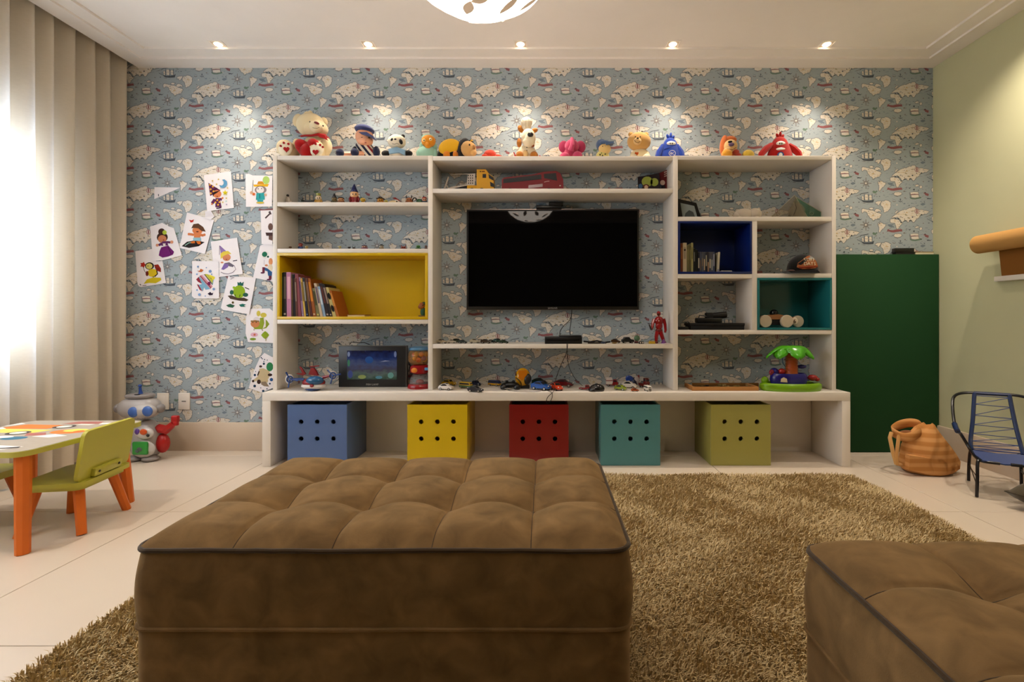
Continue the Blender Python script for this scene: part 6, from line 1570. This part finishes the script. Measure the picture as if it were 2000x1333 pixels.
dk = t.e('number_disc', C('#c9b8a0', 'plastic'), [(1552, b - 12, 6.5, 8, -6, 1.6)], None, (18, 8)); text_obj('number', '6', C('#5a3c28', 'print'), 11, dk, t.L(1552, b - 12, -8.2), (PI / 2, 0, 0), .2)
# wooden tray with game pieces
t = Toy('wooden_tray', 'shallow wooden tray of game pieces lying on the bench', 'tray', 1412, 3.04, ZB); b = t.yb
WD = C('#a8733c', 'wood'); 
t.b('rim', WD, 1352, b - 7.5, 1482, b, -28, -25, .5); t.b('rim', C('#7c5424', 'wood'), 1352, b - 7.5, 1482, b, 27, 30, .5); t.b('rim', WD, 1352, b - 7.5, 1357, b, -25, 27, .5); t.b('rim', WD, 1477, b - 7.5, 1482, b, -25, 27, .5); t.b('floor', C('#5c4420', 'wood'), 1357, b - 2, 1477, b - .3, -25, 27)
rg = random.Random(21)
for k in range(26):
    px, d = rg.uniform(1364, 1470), rg.uniform(-20, 22); w_ = rg.uniform(3, 8); t.b('piece', C(rg.choice(['#3a2c16', '#7a6a3a', '#a08a54', '#241c12', '#6a5a2c']), 'wood'), px - w_ / 2, b - rg.uniform(4, 6.5), px + w_ / 2, b - 2, d - 2, d + 2, .3)
# palm tree toy
t = Toy('palm_island_toy', 'plastic palm tree toy on a lime green island base', 'toy', 1544, 2.985, ZB); b = t.yb
LG = C('#6f9c16', 'plastic', .22); GR = C('#4aa21c', 'plastic', .22); PU = C('#1f1a6e', 'plastic', .22)
m = M(); m.lathe([(57, 0), (60, 5), (59, 12), (54, 15), (46, 14), (44, 10)], (0, 0, 0), 40, None, 0, 1, .5); m.obj('island', LG, t.root); t.e('rim_knob', LG, [(1494, b - 18, 7, 8, 6, 7)])
m = M(); m.lathe([(34, 12), (36, 20), (35, 29), (32, 33), (28, 30)], t.L(1540, b, 0) + Vector((0, 0, 0)), 30, None, 0, 1, .5); m.obj('pool', PU, t.root)
t.e('side_block', PU, [(1512, b - 34, 9, 9, 4, 7)]); t.e('red_ball', C('#a8241c', 'plastic', .2), [(1527, b - 36, 7, 6, 2, 6)]); t.e('red_fish', C('#8a1418', 'plastic', .2), [(1587, b - 24, 10, 6, 0, 7), (1596, b - 21, 5, 4, -2, 4)]); t.e('red_fin', C('#7a1c2c', 'plastic', .2), [(1507, b - 34, 5, 6, 0, 4)])
t.t('hook_arm', C('#2a5a78', 'plastic'), [(1537, b - 40, 8), (1529, b - 52, 9), (1528, b - 62, 9), (1533, b - 68, 8)], .8); t.e('boat', PU, [(1566, b - 45, 9, 4, 6, 5)])
m = M(); m.lathe([(11.5, 30), (10.5, 45), (10, 60), (11, 76), (9, 80)], t.L(1546, b, 0), 18); m.obj('trunk', C('#a8501c', 'plastic', .35), t.root)
for k in range(14): m = M(); m.lathe([(10.9, 0), (11.6, .8), (10.9, 1.6)], t.L(1546, b - 33 - 3 * k, 0), 16); m.obj('trunk_ring', C('#9a4616', 'plastic', .35), t.root)
def frond(a, ln, name='frond'):
    m = M(); n = 12; vs = []
    for i in range(n + 1):
        u_ = i / n; r_ = ln * u_; z = 84 + 10 * math.sin(min(1, u_ * 1.6) * PI / 2) * .8 - 26 * u_ ** 2.2; w_ = (6 + 16 * math.sin(PI * min(1, u_ * .85 + .12))) * (1 if i % 2 == 0 else .84) * (1 if u_ < .97 else .25)
        for q in (-1, -.4, .4, 1):
            vs.append((r_ * math.cos(a) - q * w_ * math.sin(a), (r_ * math.sin(a) + q * w_ * math.cos(a)) * .6, z - 5 * q * q))
    fs = [(4 * i + k, 4 * i + 4 + k, 4 * i + 5 + k, 4 * i + 1 + k) for i in range(n) for k in range(3)]
    m.add(vs, fs); T = Matrix.Translation((2, 0, 0)); m.v = [tuple(T @ Vector(v_)) for v_ in m.v]
    o = m.obj(name, GR, t.root, sharp=3.1); md = o.modifiers.new('leaf thickness', 'SOLIDIFY'); md.thickness = 1.5
for k in range(7): frond(2 * PI * k / 7 + .25, 48 if k % 2 else 44)
sk = t.p('sticker', C('#c9b496', 'print'), [(1525, b - 18), (1526, b - 24), (1531, b - 27), (1537, b - 24), (1538, b - 17)], -19.5, -18.5)

# ================================================================ drawings taped to the papered wall
PAPER = C('#e9e3e4', 'paper')
def drawing(label, corners, shapes, org=(0, 0), sc=1.0, off=0.003, lean=0.004, tape=None):
    """corners and shapes in zoomed picture units: px = org + sc * v; the sheet hangs a little away from the wall at its foot"""
    k = D / F
    cv = lambda q: [((org[0] + sc * x - VX) * k, H - (org[1] + sc * y - VY) * k) for x, y in q]
    pc = cv(corners); zt = max(z for _, z in pc); zb_ = min(z for _, z in pc); cx = sum(x for x, _ in pc) / len(pc)
    root = thing('drawing', label, 'drawing', (cx, D, zb_), 0, 'coloured drawings taped to the wall')
    dy = lambda z: -(off + lean * (zt - z) / (zt - zb_))
    def face(q, d, mi, m):
        n = len(q); ar = sum(q[i][0] * q[(i + 1) % n][1] - q[(i + 1) % n][0] * q[i][1] for i in range(n))
        if ar < 0: q = q[::-1]
        m.add([(x - cx, dy(z) - d, z - zb_) for x, z in q], [tuple(range(n))], mi)
    m = M(); face(pc, 0, 0, m)
    n = len(pc); pcc = pc if sum(pc[i][0] * pc[(i + 1) % n][1] - pc[(i + 1) % n][0] * pc[i][1] for i in range(n)) > 0 else pc[::-1]
    m.add([(x - cx, dy(z) + .0006, z - zb_) for x, z in pcc] + [(x - cx, dy(z), z - zb_) for x, z in pcc], [tuple(reversed(range(n)))] + [(i, (i + 1) % n, (i + 1) % n + n, i + n) for i in range(n)])
    m.obj('sheet', PAPER, root, sharp=.3)
    cols = []; m = M()
    for i, (hx, q) in enumerate(shapes):
        if hx not in cols: cols.append(hx)
        face(cv(q), .0003 + .00012 * i, cols.index(hx), m)
    m.obj('crayon_print', [C(h, 'print') for h in cols], root, sharp=.3)
def limb(a, b_, w): return stroke([a, b_], w)
PUR, SKN, YEL = '#5c2450', '#d07a4a', '#d9b83c'
# wizard boy (390,330) scale .08
S = []
S += [(PUR, [(222, 345), (525, 530), (400, 600), (270, 670)]), ('#3a1430', stroke([(270, 560), (390, 500), (440, 475)], 14)), (SKN, circle(440, 620, 105, 16, 95)), ('#2a1a18', [(330, 620), (350, 570), (420, 555), (520, 530), (440, 590), (360, 640), (340, 700)]), (PUR, [(400, 720), (500, 720), (555, 940), (400, 945)]), (PUR, limb((390, 750), (320, 850), 36)), (PUR, limb((500, 740), (560, 760), 30)), (SKN, circle(318, 865, 24, 8)), (SKN, circle(575, 720, 26, 8)), ('#3a1430', stroke([(425, 970), (490, 965), (550, 945)], 14)), ('#2a1414', circle(445, 680, 22, 8, 8))]
S += [('#d8a02c', circle(x, y, 24, 8)) for x, y in ((268, 395), (338, 440), (285, 505), (355, 555), (290, 605), (450, 770), (470, 885), (505, 820), (405, 830))]
S += [('#5a94b8', [(560, 275), (620, 262), (680, 310), (690, 380), (650, 450), (590, 475), (530, 465), (490, 405), (560, 415), (600, 380), (605, 320)]), ('#d8c81c', star(640, 590, 72)), ('#4a3a10', circle(640, 605, 18, 8, 6))] + [('#c9b058', star(x, y, 30)) for x, y in ((330, 300), (475, 265), (430, 385), (695, 475), (672, 725), (585, 825))] + [('#b8d0c8', circle(670, 800, 22, 8)), ('#b8a8c0', circle(680, 880, 20, 8))]
drawing('drawing of a small wizard with a blue moon', [(110, 160), (770, 60), (850, 960), (200, 1040)], S, (390, 330), .08)
S = [('#d9a81c', [(1320, 390), (1700, 375), (1670, 440), (1340, 440)]), ('#c98a1c', [(1410, 380), (1440, 310), (1540, 310), (1590, 380)]), ('#a8c86a', circle(1630, 280, 85, 14, 100)), ('#8a7a78', circle(1500, 520, 145, 16, 100)), ('#e6dcd8', circle(1490, 520, 95, 14, 80)), ('#3a3230', circle(1440, 495, 14, 8)), ('#3a3230', circle(1525, 488, 14, 8)), ('#2f9a9c', [(1400, 600), (1590, 590), (1605, 760), (1385, 765)]), ('#16484c', stroke([(1480, 620), (1482, 730)], 6)), ('#3aa0a8', [(1420, 765), (1570, 765), (1560, 810), (1425, 810)]), ('#c9b03c', circle(1495, 835, 100, 12, 24)), ('#c9622c', circle(1335, 625, 36, 10)), ('#7a8474', stroke([(1318, 280), (1300, 560)], 6)), ('#d0a888', circle(1280, 590, 40, 10)), ('#d0a888', circle(1620, 640, 32, 10))]
drawing('drawing of a musketeer with a yellow plumed hat', [(1125, 130), (1200, 120), (1300, 165), (1780, 170), (1780, 925), (1145, 935)], S, (390, 330), .08)
S = [('#4a3a3c', stroke([(1610, 1210), (1740, 1080)], 18)), ('#4a3a3c', [(1680, 1060), (1730, 1030), (1765, 1110), (1730, 1120)]), ('#6a5048', circle(1740, 1420, 60, 12, 90)), ('#4a3434', [(1620, 1560), (1790, 1560), (1790, 1640), (1640, 1640)]), ('#6a5048', [(1700, 1640), (1790, 1640), (1790, 1760), (1700, 1730)])]
drawing('drawing of a hammer and a brown figure, half behind the bookcase edge', [(1495, 1020), (1790, 1010), (1790, 1860), (1525, 1840)], S, (390, 330), .08)
# lady, surfer, ladybird, fish: (260,410) scale .135
S = [('#3c241c', circle(430, 400, 80, 14, 72)), ('#3c241c', circle(420, 320, 50, 12)), ('#c07a54', circle(430, 425, 62, 14, 58)), ('#a8b83c', circle(463, 330, 32, 10)), ('#5c2a5c', [(430, 460), (500, 455), (520, 520), (420, 525)]), ('#d8cfc8', [(440, 490), (480, 490), (475, 545), (450, 545)]), ('#5c2a5c', limb((430, 490), (380, 515), 18)), ('#5c2a5c', limb((500, 470), (550, 475), 16)), ('#c98a6a', circle(360, 515, 22, 9)), ('#c98a6a', circle(570, 470, 24, 9)), ('#6a1c68', [(420, 545), (520, 520), (605, 610), (590, 650), (520, 680), (440, 695), (385, 665), (395, 600)]), ('#3a0c3a', stroke([(515, 540), (570, 650)], 4)), ('#8a2c2c', circle(452, 440, 12, 8, 8))]
drawing('drawing of a lady in a wide purple skirt', [(250, 245), (425, 190), (540, 250), (595, 265), (715, 660), (430, 735), (300, 740)], S, (260, 410), .135)
S = [('#b83028', [(815, 145), (850, 155), (888, 140), (875, 180), (840, 188)]), ('#241c1c', [(712, 530), (790, 465), (900, 445), (1045, 470), (960, 530), (820, 555)]), ('#8ab0a0', stroke([(760, 520), (820, 480), (900, 480)], 6)), (SKN, circle(940, 300, 75, 14, 62)), ('#5c3c28', [(850, 270), (880, 210), (950, 200), (1020, 250), (1060, 320), (1000, 310), (950, 270), (880, 265)]), (SKN, [(890, 345), (980, 350), (985, 410), (890, 410)]), (SKN, limb((890, 365), (830, 355), 18)), (SKN, limb((980, 365), (1030, 375), 18)), (SKN, circle(818, 355, 20, 8)), (SKN, circle(1040, 365, 20, 8)), ('#8ab8c4', [(880, 405), (990, 405), (995, 455), (880, 450)]), ('#c4641c', [(840, 470), (900, 450), (910, 485), (860, 490)]), ('#c4641c', [(920, 460), (985, 455), (990, 500), (950, 500)]), ('#4a1c14', circle(940, 320, 20, 8, 8))]
drawing('drawing of a boy standing on a black surfboard', [(785, 40), (1175, 150), (1050, 640), (680, 555)], S, (260, 410), .135)
S = [('#b02818', star(150, 798, 46, 5, 0, .6)), ('#4a3a20', stroke([(155, 830), (170, 880), (190, 910)], 4)), ('#8a2418', [(310, 800), (370, 790), (410, 850), (412, 905), (340, 880)]), ('#241a16', circle(245, 815, 66, 14, 54)), ('#c9c068', circle(240, 818, 48, 12, 42)), ('#d0b41c', circle(290, 915, 74, 16, 58)), ('#241a16', stroke([(350, 880), (362, 930), (320, 970)], 8)), ('#6a2018', circle(212, 925, 22, 10, 38)), ('#241a16', stroke([(300, 965), (310, 1015)], 6)), ('#c9b41c', [(165, 1075), (210, 1010), (300, 980), (410, 985), (420, 1020), (340, 1065), (240, 1060)]), ('#241a16', circle(225, 815, 8, 6)), ('#241a16', circle(335, 840, 9, 6)), ('#241a16', circle(370, 860, 9, 6)), ('#241a16', stroke([(110, 1075), (128, 1095)], 5)), ('#241a16', stroke([(150, 1100), (205, 1095)], 4))]
drawing('drawing of a yellow ladybird on a leaf', [(35, 600), (290, 565), (340, 745), (430, 740), (485, 1060), (130, 1120), (95, 1110), (75, 1080)], S, (260, 410), .135, .002)
S = [('#8a2838', [(920, 1010), (960, 970), (1010, 1020), (1000, 1070), (950, 1045)]), ('#7aa8c0', [(960, 975), (1000, 945), (1060, 930), (1140, 950), (1180, 985), (1165, 1080), (1120, 1150), (1060, 1160), (1010, 1080)]), ('#d0868a', [(965, 960), (1000, 945), (1160, 1110), (1130, 1150)]), ('#e0c8d0', [(1000, 940), (1045, 932), (1155, 1085), (1160, 1110)]), ('#b8b43c', [(1045, 932), (1085, 932), (1165, 1010), (1160, 1070)]), ('#d8c838', [(1095, 935), (1140, 950), (1195, 975), (1190, 1000), (1165, 1020)]), ('#5a2c3c', stroke([(980, 955), (1060, 1050), (1140, 1130)], 5)), ('#3a3a1c', stroke([(1042, 935), (1100, 1010), (1160, 1085)], 5)), ('#6a1c4a', circle(1110, 1070, 24, 10, 28)), ('#8a2838', [(935, 1080), (960, 1085), (1015, 1180), (975, 1160)]), ('#7aa8c0', [(960, 1090), (1010, 1075), (1040, 1110), (1020, 1180)]), ('#241a1a', circle(1138, 993, 6, 6)), ('#b8602c', [(935, 880), (970, 885), (985, 855), (1030, 875), (1000, 905), (960, 900)]), ('#2a1a30', [(1090, 1215), (1130, 1190), (1150, 1210), (1172, 1200), (1165, 1235), (1120, 1240)])]
S += [('#7a9ac4', circle(x, y, r_, 10)) for x, y, r_ in ((947, 825, 14), (1125, 893, 23), (935, 935, 13), (1148, 935, 11), (1180, 1150, 19), (975, 1230, 21), (940, 1163, 13), (1070, 840, 9), (1060, 1250, 9))]
drawing('drawing of a striped fish among bubbles', [(862, 745), (1245, 745), (1255, 1285), (900, 1285), (862, 1250)], S, (260, 410), .135, .004)
# princess, frog, ball player: (370,460) scale .12
S = [('#8a70a8', [(502, 165), (615, 265), (520, 295)]), ('#d8c048', [(515, 300), (560, 265), (640, 255), (690, 300), (640, 300), (560, 350), (520, 390)]), ('#c98058', circle(615, 360, 68, 14, 60)), ('#d8c048', [(515, 310), (600, 290), (660, 275), (690, 310), (640, 305), (580, 330), (540, 360)]), ('#6e6672', [(580, 455), (660, 440), (740, 490), (720, 520), (640, 500)]), ('#7a62a0', [(530, 555), (580, 460), (650, 470), (640, 520), (570, 565)]), ('#6a5a70', stroke([(525, 600), (580, 625), (650, 632), (720, 605), (768, 555), (740, 490)], 4)), ('#6a5a70', stroke([(502, 170), (500, 320)], 4)), ('#3a3440', stroke([(720, 420), (790, 408)], 7)), ('#c98058', circle(545, 445, 24, 8, 14)), ('#8a3434', circle(615, 395, 12, 8, 8))]
drawing('drawing of a princess with a lilac pointed hat', [(355, 105), (780, 40), (880, 630), (500, 680), (495, 430), (395, 420)], S, (370, 460), .12, .0045)
S = [('#1f5a50', [(790, 760), (820, 775), (840, 755), (860, 780), (895, 755), (885, 825), (795, 820)]), ('#88a81c', circle(820, 920, 98, 18, 105)), ('#88a81c', circle(735, 852, 22, 8)), ('#2a5a4a', circle(700, 930, 32, 10, 40)), ('#2a5a4a', circle(925, 970, 45, 10, 34)), ('#4a3a2c', [(635, 985), (700, 975), (800, 1020), (900, 1015), (975, 1050), (940, 1075), (820, 1065), (680, 1035)]), ('#3a4a1c', stroke([(755, 960), (765, 1000)], 6)), ('#3a4a1c', stroke([(840, 965), (825, 1005)], 6)), ('#2c5a44', [(610, 1140), (680, 1115), (755, 1145), (720, 1180), (650, 1170)]), ('#1f6a5c', [(820, 1130), (880, 1115), (940, 1130), (900, 1145), (935, 1165), (850, 1165)]), ('#5a4a1c', circle(722, 1095, 20, 8)), ('#2a2a2a', stroke([(915, 850), (985, 880)], 7)), ('#3a3440', stroke([(670, 675), (740, 690), (680, 715)], 5))]
drawing('drawing of a green frog with a crown on lily pads', [(640, 665), (1090, 690), (985, 1285), (560, 1215), (525, 1180)], S, (370, 460), .12, .0055)
S = [('#e0dcd8', circle(1245, 320, 62, 16)), ('#1f6a50', circle(1230, 310, 44, 10)), ('#2a5a4a', circle(1285, 350, 18, 8)), ('#d08a5c', circle(1330, 430, 34, 10, 60)), ('#d8c8a8', circle(1325, 530, 40, 10, 60)), ('#c4784c', circle(1260, 490, 26, 8, 16)), ('#2f5a8a', [(1225, 520), (1280, 540), (1355, 600), (1350, 660), (1290, 660), (1280, 590), (1230, 570)]), ('#6a2438', limb((1215, 520), (1215, 610), 20)), ('#5a2444', circle(1200, 612, 34, 9, 14)), ('#6a2438', limb((1325, 660), (1325, 715), 22)), ('#5a2444', circle(1305, 722, 38, 9, 14)), ('#c8c0c8', stroke([(1225, 400), (1222, 480)], 5))]
drawing('drawing of a figure juggling a green ball, half behind the bookcase edge', [(1155, 170), (1220, 140), (1385, 140), (1385, 755), (1045, 690)], S, (370, 460), .12, .003)
# bee and sea dog: (470,580) scale .1425
S = [('#c9b84c', circle(250, 230, 28, 10, 40)), ('#c9b84c', circle(318, 252, 44, 10, 34)), ('#8a9a2c', [(270, 290), (320, 285), (370, 330), (400, 375), (360, 430), (290, 445), (200, 445), (180, 420), (260, 380)]), ('#e0d4d0', [(320, 290), (350, 310), (350, 410), (310, 435), (330, 360)]), ('#d8d0d0', circle(225, 320, 48, 10, 44)), ('#c07a4c', circle(205, 370, 62, 12, 52)), ('#8a6a3c', [(145, 325), (260, 325), (262, 345), (145, 345)]), ('#3a2a20', circle(175, 350, 8, 6)), ('#3a2a20', circle(220, 350, 8, 6)), ('#d8a8b8', circle(195, 520, 52, 10, 30)), ('#c46a4a', circle(200, 520, 16, 8)), ('#8aa024', star(345, 525, 55, 4, 0, .8)), ('#7a9430', circle(178, 580, 44, 9, 18)), ('#8a7a3c', stroke([(355, 545), (355, 605)], 4)), ('#8a7a5a', stroke([(190, 445), (195, 460)], 6)), ('#8a7a5a', stroke([(300, 445), (312, 465)], 6))]
drawing('drawing of a striped bee above two flowers', [(140, 165), (400, 160), (455, 205), (460, 635), (110, 620), (75, 500), (80, 270)], S, (470, 580), .1425, .003)
S = [('#2f7a4a', circle(405, 960, 48, 12, 62)), ('#c4b088', [(265, 985), (320, 980), (400, 1020), (410, 1080), (370, 1150), (300, 1160), (230, 1150), (240, 1080)]), ('#3a2620', circle(280, 955, 22, 9, 16)), ('#c4b088', circle(325, 1150, 60, 12, 40)), ('#3a2620', circle(258, 1165, 28, 9, 32)), ('#8a7864', [(290, 1165), (350, 1160), (400, 1230), (330, 1225), (290, 1200)]), ('#3a2620', circle(410, 1070, 32, 9, 20)), ('#3a2620', circle(180, 1155, 18, 8)), ('#c4b088', limb((195, 1150), (250, 1110), 18)), ('#1f4a7a', circle(430, 1135, 24, 8)), ('#3a2620', stroke([(262, 1020), (240, 1080)], 8))]
S += [('#1f3f5a', circle(x, y, r_, 9)) for x, y, r_ in ((325, 918, 16), (203, 1072, 17), (202, 1222, 19), (410, 1190, 13), (320, 1290, 17), (325, 888, 8), (215, 1025, 6), (372, 868, 7), (335, 860, 8), (287, 1248, 7), (372, 1260, 9), (290, 835, 9), (305, 850, 8))]
drawing('drawing of a beige dog-like creature among blue dots, low beside the bookcase', [(330, 770), (460, 840), (470, 1240), (300, 1310), (120, 1250), (190, 1010), (270, 830)], S, (470, 580), .1425, .003)
# bare scraps of paper
drawing('blank torn paper scrap high on the wall near the curtain', [(345, 255), (625, 260), (345, 385)], [('#4a5460', stroke([(390, 330), (392, 355)], 4))], (240, 320), .18, .002, .001)
drawing('translucent tape scrap between the wizard and surfer drawings', [(900, 520), (960, 510), (1000, 575), (960, 610), (900, 590)], [('#dcd6da', [(905, 525), (955, 515), (990, 572), (905, 585)])], (240, 320), .18, .006, .001)
